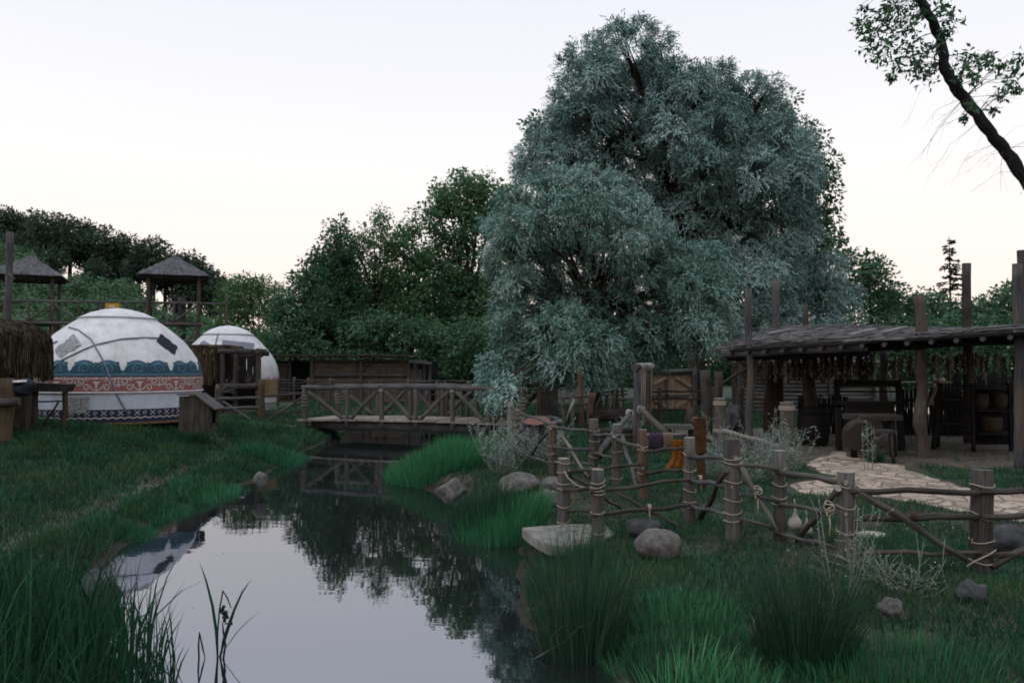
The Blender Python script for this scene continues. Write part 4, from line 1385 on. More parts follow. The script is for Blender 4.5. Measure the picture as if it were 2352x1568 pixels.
mb = MB(); mb.lathe((0, 0, 0), [(1.18 * math.sin(t * PI / 2), hb + .5 + (hz - hb - .56) * math.sqrt(max(0, 1 - math.sin(t * PI / 2) ** 2.6))) for t in np.linspace(1, 0, 10)], 28)
mb.build('roof_core', M['thatch'], root)
l = lambda px, py, d: P(px, py, d) - hc
plog(root, 'post', P(16, 868, 17.0), (X(14, 17), 17, -.1), .15, .16, WO)
plog(root, 'post', P(62, 800, 18.6), (X(62, 18.6), 18.6, -.1), .10, .10, WD)
plog(root, 'post', P(-90, 800, 17.0), (X(-90, 17), 17, -.1), .12, .12, WD)
plog(root, 'rail', P(-60, 932, 16.7), P(44, 921, 16.9), .10, .09, WD)
pbox(root, 'back_wall', (X(-60, 18.9), 18.9, .9), (2.3, .08, 1.9), M['wood_dark'])
pplank(root, 'counter', P(-40, 905, 17.3), P(58, 905, 17.6), .5, .07, M['wood_dark'])
nearer(root, .85)
root = thing('sack', 'dark sack with pale cloth edge lying on the counter under the thatch', 'sack', P(54, 905, 17.2))
mb = MB(); mb.blob((0, 0, .14), .24, .18, .17, .3, 12, seed=4); mb.build('body', M['dark_cloth'], root)
mb = MB(); mb.plank((-.22, -.15, .27), (.12, -.16, .29), .16, .05); mb.build('flap', M['white'], root); nearer(root, .85)
root = thing('boulder', 'grey boulder in the grass beneath the thatched hut', 'rock', on(30, 1000, .1) + Vector((0, 0, .03)))
mb = MB(); mb.blob((0, 0, .10), .20, .2, .2, .35, 12, seed=14); mb.build('stone', M['stone_dark'], root)

root = thing('trough', 'dark wooden trough on two posts in front of the large yurt', 'trough', (X(115, 19.7), 19.7, .05))
TDp = 19.7
mb = MB()
q = [P(66, 878, TDp), P(168, 882, TDp), P(158, 900, TDp), P(76, 899, TDp)]
mb.add([p + Vector((0, dy, 0)) for dy in (-.16, .16) for p in q], [[0, 1, 2, 3], [7, 6, 5, 4], [0, 4, 5, 1], [1, 5, 6, 2], [2, 6, 7, 3], [3, 7, 4, 0]])
fin(mb, 'basin', M['wood_dark'], root)
plog(root, 'leg', P(80, 897, TDp), Vector((X(80, TDp), TDp, -.05)), .085, .09, WD, n=8)
plog(root, 'leg', P(150, 899, TDp), Vector((X(150, TDp), TDp, -.05)), .065, .07, WO, n=8)
plog(root, 'brace', P(134, 923, TDp + .05), P(97, 980, TDp + .05), .025, .02, WD)
plog(root, 'brace', P(86, 922, TDp + .08), P(148, 921, TDp + .08), .02, .02, WD)

nearer(root, .84)

# ---- small plank box with pitched roof
kd = 20.3
kc = Vector((X(459, kd + .3), kd + .3, .02))
root = thing('kennel', 'small grey plank kennel with pitched roof beside the large yurt', 'kennel', kc, math.radians(4))
w2, dp, he, ha = .38, .36, .66, .93
hk = lambda x: ha if x < .04 else ha - (ha - he) * (x - .04) / (w2 - .04)
for yy in (-dp, dp):
    mb = MB()
    for i in range(6):
        x0 = -w2 + 2 * w2 * i / 6; x1 = x0 + 2 * w2 / 6 * .95
        h0 = hk(x0); h1 = hk(x1)
        vs = [(x0, yy - .015, 0), (x1, yy - .015, 0), (x1, yy - .015, h1 - .03), (x0, yy - .015, h0 - .03)]
        vs += [(a, b + .03, c) for a, b, c in vs]
        gs = [(v[0], v[1], v[2]) for v in vs]
        mb.add(vs, [[0, 1, 2, 3], [7, 6, 5, 4], [0, 4, 5, 1], [1, 5, 6, 2], [2, 6, 7, 3], [3, 7, 4, 0]], gs)
    mb.build('gable_wall', M['wood_dark'], root)
mb = MB(); mb.box((-w2 + .01, 0, ha / 2 - .03), (.03, 2 * dp - .05, ha - .08)); mb.build('side_wall', M['wood_dark'], root)
mb = MB(); mb.box((w2 - .01, 0, .1), (.03, 2 * dp - .05, .2)); mb.box((w2 - .01, dp - .1, .35), (.03, .15, .5)); mb.box((w2 - .01, -dp + .1, .35), (.03, .15, .5))
mb.build('side_wall', M['wood_dark'], root)
mb = MB()
for s in (1, -1):
    nb_ = 4
    for i in range(nb_):
        y0 = -dp - .08 + (2 * dp + .16) * (i + .5) / nb_
        mb.plank((.02, y0, ha + .02), (w2 + .15, y0, he - .10) if s > 0 else (-w2 - .03, y0, ha + .012), (2 * dp + .16) / nb_ * .93, .035)
mb.build('roof', M['wood_grey'], root)

nearer(root, .85)

# ---- thatched stall in front of the small yurt
sd_ = 28.0
sc_ = Vector((X(520, sd_), sd_, 0))
root = thing('thatched_stall', 'low stall with hanging brown thatch, log roof and reed wall', 'stall', sc_)
zt = P(460, 797, sd_).z
rngt = np.random.default_rng(18)
xl, xr = X(420, sd_) - sc_.x, X(512, sd_) - sc_.x
def stallstr(rng):
    x = rng.uniform(xl, xr); y0 = rng.uniform(-.9, .9)
    z0 = zt - .05 + rng.uniform(-.05, .06)
    if rng.uniform() < .6:
        yb = -1.0 + rng.uniform(-.06, .06)
        L = rng.uniform(.8, 1.45)
        return [(x, yb + .5 * (1 - min(1, t * 3)) , z0 - max(0, t - .12) * L + .06 * (1 - min(1, t * 4))) for t in np.linspace(0, 1, 6)]
    if rng.uniform() < .5:
        L = rng.uniform(.5, 1.2); yy = rng.uniform(-1, 1)
        return [(xr + .03 + .01 * i + rng.uniform(-.02, .02), yy, z0 - L * i / 5) for i in range(6)]
    return [(x + .1 * i, y0, z0 + .05) for i in range(6)]
V = strands(4200, stallstr, rngt, .013)
leaf_obj('thatch_fringe', V, rngt.uniform(0, 1, len(V) // 4), M['thatch_warm'], root)
pbox(root, 'roof_core', (sc_.x + (xl + xr) / 2, sd_ + .05, zt - .09), (xr - xl, 1.8, .1), M['thatch_brown'])
for i, (a, b, r) in enumerate(((P(500, 806, sd_ - .9), P(618, 812, sd_ - .6), .10), (P(530, 815, sd_ - .7), P(604, 814, sd_ - .7), .11), (P(500, 805, sd_ + .6), P(612, 807, sd_ + .6), .1), (P(590, 806, sd_ - 1), P(600, 806, sd_ + 1.0), .09))):
    plog(root, 'roof_log', a, b, r, r * .9, WD)
mb = MB()
for i in range(9):
    mb.log(P(508 + i * 12, 806, sd_ - .9), P(510 + i * 12, 806, sd_ + .9), .05, .045)
fin(mb, 'roof_poles', M['wood_dark'], root)
for px, dd in ((511, -.85), (542, -.8), (594, -.8), (430, -.8), (594, .8)):
    plog(root, 'post', P(px, 812, sd_ + dd), (X(px, sd_ + dd), sd_ + dd, -.1), .085, .09, WD)
mb = MB()
rg = random.Random(3)
px = 514.0
while px < 597:
    if not (521 < px < 524 or 536 < px < 539 or 565 < px < 568):
        mb.log(P(px, 818 + rg.uniform(-2, 2), sd_ + .1), P(px + rg.uniform(-1, 1), 882, sd_ + .1), .022, .02, n=6, lump=0.1)
    px += 1.5
fin(mb, 'reed_wall', M['wood_dark'], root)
for y0, r in ((887, .12), (914, .06), (937, .06)):
    plog(root, 'rail', P(512, y0 + 1, sd_ - .9), P(600, y0 - 1, sd_ - .85), r, r * .9, WD)
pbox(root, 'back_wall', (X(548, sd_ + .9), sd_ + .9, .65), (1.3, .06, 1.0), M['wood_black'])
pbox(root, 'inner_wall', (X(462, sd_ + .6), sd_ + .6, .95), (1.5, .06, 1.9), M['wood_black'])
root = thing('stick_bundle', 'bundle of pale sticks fanned against the stall post', 'firewood', (X(515, 26.8), 26.8, .3))
for i in range(11):
    a = P(506, 898, 26.8) + Vector((rg.uniform(-.05, .05), rg.uniform(-.1, .1), rg.uniform(-.08, .08)))
    plog(root, 'stick', a, P(545 - rg.uniform(0, 12), 873 + i * 3.2, 26.8 + rg.uniform(-.2, .2)), .018, .013, WG, n=6)
plog(root, 'post', P(500, 882, 26.8), (X(500, 26.8), 26.8, -.1), .07, .08, WB)

# ---- brown board between two posts, and the rail fence up to the bridge
bd = 24.6
root = thing('notice_board', 'plain tan board fixed to a stout post left of the footbridge', 'board', (X(602, bd), bd, 0))
plog(root, 'post', P(602, 870, bd), (X(602, bd), bd, -.1), .10, .105, WO)
mb = MB(); mb.box(P(622, 890, bd), (.40, .04, .50)); fin(mb, 'panel', M['board'], root)
fd = 24.2
root = thing('rail_fence', 'low rail fence with crossed poles between kennel and footbridge', 'fence', (X(600, fd), fd, 0))
for a, b, r in (((503, 915), (594, 913), .045), ((503, 938), (594, 934), .045), ((512, 921), (583, 968), .04), ((620, 962), (699, 909), .04), ((609, 908), (700, 904), .035), ((609, 950), (700, 945), .03), ((420, 917), (500, 916), .04)):
    plog(root, 'rail', P(a[0], a[1], fd - .1), P(b[0], b[1], fd - .1), r, r * .85, WG if r > .036 else WD)
plog(root, 'post', P(500, 888, fd), (X(500, fd), fd, -.1), .07, .075, WB)

# ---- long plank shed behind the paddock
hd = 38.0
root = thing('plank_shed', 'long low plank shed with dark doorway under the tall trees', 'shed', (X(790, hd), hd, 0))
zr = P(700, 817, hd).z
def H_(px, py, dd=0.0): return P(px, py, hd + dd)
for (xa, xb) in ((630, 664), (718, 828), (832, 938)):
    mb = MB()
    a0, b0 = X(xa, hd), X(xb, hd)
    nrow = 9
    for i in range(nrow):
        z0 = 0.05 + (zr - .38) * i / nrow
        cut = sorted([a0, b0] + [random.uniform(a0 + .3, b0 - .3) for _ in range(int((b0 - a0) / 1.2))])
        for u0, u1 in zip(cut[:-1], cut[1:]):
            mb.box(((u0 + u1) / 2, hd + random.uniform(-.02, .02), z0 + .10), (u1 - u0 - .015, .04, (zr - .38) / nrow * .94))
    fin(mb, 'wall', M['wood_shed'], root)
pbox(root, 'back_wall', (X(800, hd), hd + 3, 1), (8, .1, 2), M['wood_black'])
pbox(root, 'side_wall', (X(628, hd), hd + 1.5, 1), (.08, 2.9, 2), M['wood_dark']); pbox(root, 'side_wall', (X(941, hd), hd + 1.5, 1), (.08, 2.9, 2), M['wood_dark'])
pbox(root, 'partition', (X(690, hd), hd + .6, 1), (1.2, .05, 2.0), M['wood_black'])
for px in (628, 665, 717, 830, 940):
    plog(root, 'post', H_(px, 826, -.08), (X(px, hd), hd - .08, -.1), .10, .10, WG if px > 700 else WD)
for a, b in (((810, 830), (829, 850)), ((852, 829), (832, 850)), ((925, 830), (939, 846))):
    plog(root, 'brace', H_(a[0], a[1], -.1), H_(b[0], b[1], -.1), .055, .05, WG)
for y_, x0, x1 in ((829, 716, 945), (862, 718, 938)):
    plog(root, 'rail', H_(x0, y_, -.12), H_(x1, y_, -.12), .06, .055, WG)
for px, y_ in ((866, 843), (883, 845)):
    plog(root, 'stud', H_(px, y_, -.06), H_(px, 885, -.06), .05, .05, WG)
mb = MB()
for i in range(26):
    x = X(622 + i * 12.6, hd) ; mb.box((x, hd + 1.2 + random.uniform(-.08, .05), zr + .02 + random.uniform(-.03, .03)), (.25, 4.0, .07))
fin(mb, 'roof', M['wood_dark'], root)
for i in range(14):
    px = 640 + i * 22.5
    plog(root, 'rafter', H_(px, 822, -.75), H_(px, 822, 1.0), .055, .055, WD)
plog(root, 'eaves_log', H_(618, 818, -.6), H_(952, 819, -.6), .05, .05, WG)
root = thing('lean_to', 'small grey lean-to of upright boards at the right end of the plank shed', 'shed', (X(965, hd), hd, 0))
mb = MB()
for i in range(8):
    mb.box((X(945 + i * 3.3, hd), hd - .1 + random.uniform(-.02, .02), .78), (.065, .04, 1.62))
fin(mb, 'wall', M['wood_grey'], root)
for px in (974, 987):
    plog(root, 'post', H_(px, 832, .0), (X(px, hd), hd, -.1), .07, .07, WG)
mb = MB()
for i in range(5): mb.plank(H_(940, 831 - i, -.5 + i * .4), H_(992, 836 - i, -.5 + i * .4), .36, .05)
fin(mb, 'roof', M['wood_grey'], root)

# ---- paddock fences behind the bridge
def paddock(name, label, d0, d1, x0, x1, ys, posts, mats=WD, r=.032, ptop=870, pr=.06):
    root = thing(name, label, 'fence', (X((x0 + x1) / 2, (d0 + d1) / 2), (d0 + d1) / 2, 0))
    dd = lambda px: d0 + (d1 - d0) * (px - x0) / (x1 - x0)
    xs = [x0] + list(posts) + [x1]
    for y in ys:
        for a, b in zip(xs[:-1], xs[1:]):
            if b - a < 5: continue
            plog(root, 'rail', P(a - 2, y + random.uniform(-1.2, 1.2), dd(a)), P(b + 2, y + random.uniform(-1.2, 1.2), dd(b)), r, r * .8, mats, n=7)
    for px in posts:
        plog(root, 'post', P(px, ptop + random.uniform(-4, 4), dd(px)), (X(px, dd(px)), dd(px), -.1), pr, pr, WG if mats is not WD else WB, n=8)
    return root
paddock('paddock_fence', 'dark many railed fence between the plank shed and the left bridge post', 32, 32, 636, 712, (873, 879, 886, 893, 901), (640, 676, 708), ptop=866)
paddock('paddock_fence', 'low dark paddock fence running behind the footbridge in front of the plank shed', 31, 27, 712, 1118, (875, 882, 890), (760, 850, 938, 1004, 1024, 1075), ptop=872)
paddock('paddock_fence', 'knee high stake fence on the grass just behind the footbridge', 26.5, 26, 960, 1120, (906,), (980, 1008, 1028, 1060, 1096), ptop=893, r=.025, pr=.05)
# ---------------------------------------------------------------- footbridge
A0, A1 = Vector((X(703, 23.3), 23.3, 0)), Vector((X(1200, 21.2), 21.2, 0))
bx = (A1 - A0).normalized(); by = Vector((-bx.y, bx.x, 0))
BL = (A1 - A0).length
BW = 1.75
def dz(t):
    return 0.155 + 0.05 * math.sin(PI * min(1, max(0, t)))
root = thing('footbridge', 'timber footbridge with braced log railings over the pond', 'footbridge', A0.lerp(A1, .5))
def B(t, off, z): 
    return A0.lerp(A1, t) + by * off + Vector((0, 0, z))
for off, nm in ((0.10, 0), (BW - .10, 1)):
    mb = MB()
    ts = np.linspace(0.03, 1.02, 12)
    mb.tube([B(t, off, dz(t) - .20 + (0.06 if t < .08 else 0)) for t in ts], [.12] + [.135] * 10 + [.13], 12, lump=.04, cap=1)
    fin(mb, 'beam', WD, root)
nP = 29
for i in range(nP):
    t = -0.03 + 1.06 * (i + .5) / nP
    w_ = BL * 1.06 / nP
    c = B(t, BW / 2, dz(t) - .035 + random.uniform(-.008, .008))
    pbox(root, 'deck_plank', c, (w_ * .93, BW + .28 + random.uniform(-.05, .05), .05), M['wood_deck'], Matrix((bx, by, Vector((0, 0, 1)))).transposed())
tn = [0.0, .21, .375, .535, .70, .862, 1.0]
hs = [1.0] * 7
for side, off in ((0, 0.02), (1, BW)):
    o2 = off + (-.06 if side == 0 else .06)
    for i, t in enumerate(tn):
        end = i in (0, 6)
        r = .085 if end else .072
        mb = MB(); mb.log(B(t, o2, -.30 if end else dz(t) - .22), B(t, o2, dz(t) + (.99 if end else .86)), r, r * .93, cap=1)
        po = fin(mb, 'post', WF, root)
        if end or i in (2, 4):
            mb = MB()
            for k in range(3 if not end else 4):
                z0 = dz(t) + (.80 if not end else .42 + .07 * k) + .02 * k
                mb.tube([B(t, o2, z0 + .012 * math.sin(a * 1.0)) + bx * math.cos(a) * (r + .008) + by * math.sin(a) * (r + .008) for a in np.linspace(0, 2 * PI, 14)], .008, 5)
            fin(mb, 'lashing', M['rope'], root)
    for i in range(6):
        jit = random.uniform(-.01, .015)
        mb = MB(); mb.log(B(tn[i] - .012, o2, dz(tn[i]) + .90 + jit), B(tn[i + 1] + .02, o2, dz(tn[i + 1]) + .90 - jit), .075, .068, cap=1, lump=.07)
        fin(mb, 'handrail', WG, root)
    for i in range(6):
        lo, hi = (tn[i + 1], tn[i]) if i % 2 == 0 else (tn[i], tn[i + 1])
        sg = .018 if lo > hi else -.018
        mb = MB(); mb.log(B(hi + sg, o2, dz(hi) + .80), B(lo - sg, o2, dz(lo) + .0), .062, .055, cap=1)
        fin(mb, 'brace', WF, root)
# abutment stones
for k, (px, py, r) in enumerate(((722, 985, .22), (748, 1000, .18), (770, 1012, .16))):
    root = thing('boulder', ('mossy stone wedged under the left end of the footbridge', 'dark stone under the footbridge beam at the bank', 'small dark stone at the waterline under the footbridge')[k], 'rock', P(px, py + 14, 22.9))
    mb = MB(); mb.blob((0, 0, -.08), r, r * .9, r * .7, .3, 12, seed=k + 70); mb.build('stone', M['stone_dark'], root)

# ---------------------------------------------------------------- roped fence on the right bank
def rope_wind(mb, qs, r, rng, tilt=.018, rr=.0052):
    """one continuous rope: a turn round the post at each point of qs, then up its side to the next turn"""
    pts = []
    ph = PI / 2 + rng.uniform(-.5, .5)
    for q in qs:
        tl = tilt * rng.uniform(-1, 1); p2 = rng.uniform(0, 6.28)
        for i in range(17):
            a = 2 * PI * i / 16 + ph
            pts.append(Vector((q.x + math.cos(a) * (r + rr * .7), q.y + math.sin(a) * (r + rr * .7), q.z + tl * math.sin(a + p2) + .010 * math.sin(2 * a + ph) + .012 * i / 16)))
        ph = PI / 2 + rng.uniform(-.5, .5) + (1.9 if rng.random() < .15 else 0)
    mb.tube(pts, rr, 5)

def rope_post(root, px, ytop, ybase, wpx, mats, winds, rng, d=None, lean=0.0, notch=False, n=14, lump=.05):
    if d is None:
        g = on(px, ybase)
    else:
        g = Vector((X(px, d), d, tz(X(px, d), d)))
    top = P(px + lean, ytop, g.y)
    r = wpx / 2 / F * g.y
    mb = MB()
    h = top.z - g.z
    if notch:
        zN = top.z - .19
        mb.log((g.x, g.y, g.z - .25), (top.x, top.y, zN), r * 1.04, r, cap=1, n=n, wob=.006, lump=lump)
        mb.box((top.x - r * .12, top.y + r * .1, top.z - .075), (r * 1.78, r * 1.5, .15))
        mb.box((top.x - r * .55, top.y + r * .1, zN + .02), (r * .8, r * 1.4, .1))
    else:
        mb.log((g.x, g.y, g.z - .25), top, r * 1.05, r * .97, cap=1, n=n, wob=.008, lump=lump)
    po = fin(mb, 'post', mats, root)
    if winds:
        mb = MB()
        rope_wind(mb, [Vector((g.x + (top.x - g.x) * f, g.y, g.z + h * f)) for f in sorted(winds)], r * 1.05, rng)
        ro = mb.build('rope', M['rope'])
        ro.parent = po
        l = local(root)
        for v in ro.data.vertices: v.co = l(v.co)
    return g, top, r

rg = random.Random(12)
fr = thing('roped_fence', 'rustic fence of round posts and lashed poles running along the pond bank', 'fence', on(1683, 1241))
WR = [M['wood_red'], M['endgrain']]
posts = {}
spec = {  # px, ytop, ybase, width, materials, rope heights
    'p1': (1173, 923, 1036, 14, WP, [.25, .55, .8]), 'p2': (1189, 941, 1062, 16, WB, [.35, .62, .85]), 'p2b': (1192, 929, 1040, 13, WB, []),
    'p3': (1269, 969, 1096, 20, WB, [.28, .42, .58, .9]), 'p4': (1364, 962, 1098, 22, WB, [.18, .35, .62, .80]),
    'p7': (1417, 974, 1114, 23, WF, [.10, .30, .55, .83]), 'p8': (1476, 986, 1148, 21, WR, [.20, .38, .70, .76]),
    'p9': (1584, 1004, 1208, 26, WF, [.20, .26, .40, .62, .80]), 'p10': (1683, 1008, 1243, 37, WF, [.20, .28, .40, .58, .76, .80]),
    'p11': (1790, 1034, 1240, 28, WF, [.40, .47, .62, .78]), 'p12': (1943, 1083, 1296, 38, WF, [.06, .36, .62, .82]),
    'p13': (2255, 1078, 1312, 47, WD, [.10, .30, .52, .56, .84]), 'p13b': (2560, 1085, 1330, 46, WF, [.2, .5]), 'p13c': (2960, 1085, 1330, 46, WF, [.2, .5])}
for k, (px, yt, yb, w_, m_, wd) in spec.items():
    posts[k] = rope_post(fr, px, yt, yb, w_, m_, wd, rg, notch=(k == 'p10'))
def pt(k, py, dx=0, fwd=-0.06):
    g = posts[k][0]
    px = spec[k][0] + dx
    return P(px, py, g.y + fwd)
def rail(a, ya, b, yb, r, name='rail', mats=WG, da=0, db=0, fa=-.07, fb=-.07, **kw):
    r *= .78
    kw.setdefault('wob', .014); kw.setdefault('lump', .13)
    plog(fr, name, pt(a, ya, da, fa), pt(b, yb, db, fb), r, r * .85, mats, **kw)
rail('p1', 935, 'p3', 978, .028); rail('p2', 1000, 'p3', 1040, .026); rail('p2', 1035, 'p3', 1068, .024)
rail('p3', 981, 'p4', 990, .030); rail('p3', 1026, 'p4', 1031, .032, sag=.02); rail('p3', 1062, 'p4', 1066, .03)
rail('p4', 998, 'p7', 1000, .034, mats=WF); rail('p4', 1040, 'p7', 1052, .028)
rail('p7', 1010, 'p8', 1030, .036, mats=WF); rail('p7', 1070, 'p8', 1075, .028)
rail('p9', 1047, 'p10', 1054, .032, db=8, da=-2); rail('p9', 1103, 'p10', 1118, .032); rail('p9', 1160, 'p10', 1185, .026)
rail('p10', 1067, 'p11', 1078, .030, da=10); rail('p10', 1134, 'p11', 1152, .026, da=16); rail('p10', 1190, 'p11', 1216, .022, da=16)
rail('p11', 1083, 'p12', 1108, .034, mats=WF); rail('p11', 1158, 'p12', 1180, .026); rail('p11', 1225, 'p12', 1262, .022)
rail('p12', 1127, 'p13', 1130, .032, mats=WD, da=10, db=30); rail('p12', 1190, 'p13', 1186, .034, mats=WD, da=20, db=20); rail('p12', 1270, 'p13', 1268, .022, mats=WB, da=30)
rail('p13', 1128, 'p13b', 1126, .034, mats=WD); rail('p13', 1187, 'p13b', 1184, .034, mats=WD); rail('p13b', 1128, 'p13c', 1126, .034, mats=WD); rail('p13b', 1187, 'p13c', 1184, .034, mats=WD)
rail('p13', 1275, 'p13b', 1268, .025, mats=WB)
# diagonal poles
rail('p2', 1064, 'p3', 984, .034, 'brace', da=14, db=-4); rail('p3', 982, 'p4', 1096, .034, 'brace', WP, da=10, db=-12)
rail('p4', 1050, 'p7', 1002, .04, 'brace', WG, da=14, db=-6, fa=.05); rail('p7', 1000, 'p8', 1110, .036, 'brace', WF, da=12, db=-16)
rail('p9', 1190, 'p10', 1080, .034, 'brace', WD, da=24, db=-14, fa=.1); rail('p10', 1062, 'p11', 1224, .032, 'brace', WP, da=16, db=-4)
rail('p11', 1240, 'p12', 1122, .036, 'brace', WF, da=42, db=-18); rail('p12', 1120, 'p13', 1285, .036, 'brace', WF, da=18, db=-34)
rail('p13', 1300, 'p13b', 1150, .036, 'brace', WF, da=24)
# rope knots and tails
for k, py, dx, dep in (('p10', 1142, 58, -.10), ('p12', 1181, -38, -.1), ('p3', 1041, 40, -.08)):
    c = pt(k, py, dx, dep)
    mb = MB()
    mb.tube([c + Vector((math.cos(a) * .032, math.sin(a * 1.3) * .034, math.sin(a) * .032 + .002 * i)) for i, a in enumerate(np.linspace(0, 7 * PI, 40))], .0058, 5)
    mb.tube([c + Vector((-.01, -.02, -.02)), c + Vector((-.01, -.04, -.08)), c + Vector((-.015, -.03, -.17))], .006, 5)
    fin(mb, 'rope_knot', M['rope'], fr)
c = pt('p13', 1185, 0)
g, t_, r = posts['p13']
mb = MB(); mb.tube([P(2262 + dx, py, g.y - .12) for dx, py in ((-42, 1300), (-22, 1288), (12, 1272), (26, 1262))], .006, 5); fin(mb, 'rope_tail', M['rope'], fr)
# peg stump joined to the sloping pole
plog(fr, 'peg', P(2098, 1192, 6.35), P(2099, 1172, 6.35), .022, .022, WR)

# jetty rails
jr = thing('jetty_rail', 'pair of lashed pole railings leading from the bank fence out to the pale stone slab', 'railing', on(1373, 1246))
j5 = rope_post(jr, 1294, 1052, 1212, 27, WF, [.08, .30, .55, .62, .80, .92], rg)
j6 = rope_post(jr, 1373, 1077, 1250, 30, WF, [.16, .42, .66, .72, .76, .82], rg)
def jl(name, a, b, r, mats=WD, **kw): plog(jr, name, a, b, r * .70, r * .6, mats, lump=.13, wob=.013, **kw)
g5, g6 = j5[0].y, j6[0].y
g8, g9 = posts['p8'][0].y, posts['p9'][0].y
jl('rail', P(1298, 1083, g5 - .07), P(1474, 1066, g8 - .09), .028)
jl('rail', P(1296, 1124, g5 - .07), P(1380, 1122, g6 + .5), .030)
jl('rail', P(1300, 1174, g5 - .02), P(1380, 1170, g6 + .5), .030)
jl('rail', P(1354, 1129, g6 - .07), P(1606, 1098, g9 - .08), .030)
jl('rail', P(1354, 1183, g6 - .07), P(1604, 1158, g9 - .08), .032)
jl('rail', P(1488, 1037, g8 - .05), P(1590, 1025, g9 + .1), .028)
jl('rail', P(1484, 1086, g8 - .06), P(1586, 1076, g9 + .06), .028)
jl('brace', P(1300, 1086, g5 + .05), P(1362, 1118, g5 - .1), .03)
jl('brace', P(1384, 1140, g6 + .15), P(1432, 1172, g6 + .5), .024)
jl('brace', P(1402, 1124, g6 + .4), P(1570, 1215, g9 - .3), .024)
mb = MB()
mb.tube([P(x, y_, g5 - .1 - .012 * i) for i, (x, y_) in enumerate(((1296, 1081), (1304, 1096), (1318, 1110), (1334, 1118), (1356, 1121), (1368, 1117)))], .008, 6)
fin(mb, 'rope', M['rope'], jr)
for px, py in ((1487, 1165), (1604, 1098)):
    c = P(px, py, (g6 + g9) / 2 - .1 if px < 1500 else g9 - .1)
    mb = MB()
    mb.tube([c + Vector((.0012 * i, math.sin(a) * .030, math.cos(a) * .030)) for i, a in enumerate(np.linspace(0, 6 * PI, 28))], .006, 5)
    mb.tube([c + Vector((.015, -.02, -.02)), c + Vector((.015, -.045, -.07)), c + Vector((.025, -.03, -.15))], .006, 5)
    fin(mb, 'rope_tie', M['rope'], jr)

root = thing('stone_slab', 'flat pale stone slab at the water edge half hidden by rushes', 'slab', on(1310, 1222))
zj = -.07
out = [(1199, 1211), (1240, 1207), (1300, 1204), (1362, 1201), (1392, 1204), (1412, 1224), (1380, 1243), (1318, 1252), (1262, 1251), (1236, 1238), (1214, 1224)]
rg2 = random.Random(8)
mb = MB()
cen = Vector((0, 0, 0))
ring = [G(px, py, zj) for px, py in out]
for v in ring: cen += v
cen /= len(ring)
vs, fs = [], []
L_ = [1.0, .985, .9, .6, .3]
nR = len(ring)
low = [Vector((v.x, v.y, v.z - .10)) for v in ring]
vs += low
for k_, f_ in enumerate(L_):
    for v in ring:
        q = cen.lerp(v, f_); q.z = zj - (.014 if k_ == 0 else 0) + rg2.uniform(-.006, .006); vs.append(q)
vs.append(cen)
for k_ in range(len(L_)):
    for i in range(nR): fs.append([k_ * nR + i, k_ * nR + (i + 1) % nR, (k_ + 1) * nR + (i + 1) % nR, (k_ + 1) * nR + i])
for i in range(nR): fs.append([len(L_) * nR + i, len(L_) * nR + (i + 1) % nR, len(vs) - 1])
mb.add(vs, fs)
fin(mb, 'stone', M['slab'], root)

# second, farther row of posts with rope collars
cf = thing('collar_fence', 'two tall posts with broad rope collars and a sloping pale pole behind the roped fence', 'fence', on(1730, 1035))
for px, yt, yb, w_, cols in ((1653, 914, 1040, 26, [926, 988]), (1807, 923, 1050, 33, [937, 1030])):
    g, t_, r = rope_post(cf, px, yt, yb, w_, WF, [], rg)
    for cy in cols:
        q = P(px, cy, g.y)
        mb = MB()
        for k in range(5):
            mb.tube([q + Vector((math.cos(a) * (r + .008), math.sin(a) * (r + .008), .015 * k - .03)) for a in np.linspace(0, 2 * PI, 19)[:-1]], .0085, 5, closed=True)
        fin(mb, 'rope_collar', M['rope'], cf)
plog(cf, 'rail', P(1662, 989, 13.6), P(1800, 1029, 12.4), .04, .045, WP)
plog(cf, 'rail', P(1655, 1010, 13.6), P(1800, 1050, 12.6), .03, .03, WG)

# ---------------------------------------------------------------- rocks
def rock(label, px, py, w_, h_, seed, mat='stone', sink=.3, dz_=0.0, rough=.16, flat=0.0):
    g = on(px, py)
    rx = w_ / 2 / F * g.y; rz = h_ / F * g.y / (2 - sink)
    root = thing('boulder', label, 'rock', g)
    mb = MB(); mb.blob((0, rx * .3, rz * (1 - sink) + dz_), rx, rx * .85, rz, rough, 18, seed=seed, flat=flat); mb.build('stone', M[mat], root)
    return root
rock('rounded grey boulder in the grass below the big notched post', 1515, 1284, 100, 66, 3)
rock('flat topped dark stone between the pale slab and the rounded boulder', 1482, 1232, 82, 44, 5, 'stone_dark', flat=.6)
rock('wide pale boulder behind the bright grass beside the water', 1196, 1140, 96, 48, 6)
rock('smaller pale stone tucked beside the nearest leftmost railing post', 1268, 1132, 60, 34, 7)
rock('low grey stone showing low left of the railing post with the slack rope', 1262, 1162, 62, 34, 8)
rock('pointed stone standing in the water at the tip of the grassy bank', 1037, 1146, 62, 40, 9, 'stone', .3, 0, .3)
rock('small smooth stone at the left waterline', 597, 1112, 30, 28, 10)
rock('lichen grey boulder at the right edge behind the last post', 2325, 1272, 96, 60, 11, 'stone_dark', .25, 0, .3)
rock('rough dark boulder behind the silver brush near the rope collared post', 1686, 1000, 50, 66, 12, 'stone_dark', .25, 0, .3)
rock('half buried brown stone in the grass right of the tall rush clump', 2055, 1425, 52, 46, 13, 'stone', .3, 0, .3)
rock('brown weathered stone at the left foot of the tall rush clump', 1752, 1480, 46, 60, 15, 'stone', .3, 0, .3)
rock('flat tan stone lying in the grass behind the third post from the right', 2005, 1237, 66, 18, 16, 'stone_pale', .2, 0, .1, .3)
rock('dark stone half hidden in the near right grass', 2240, 1385, 70, 50, 19, 'stone_dark', .3, 0, .3)
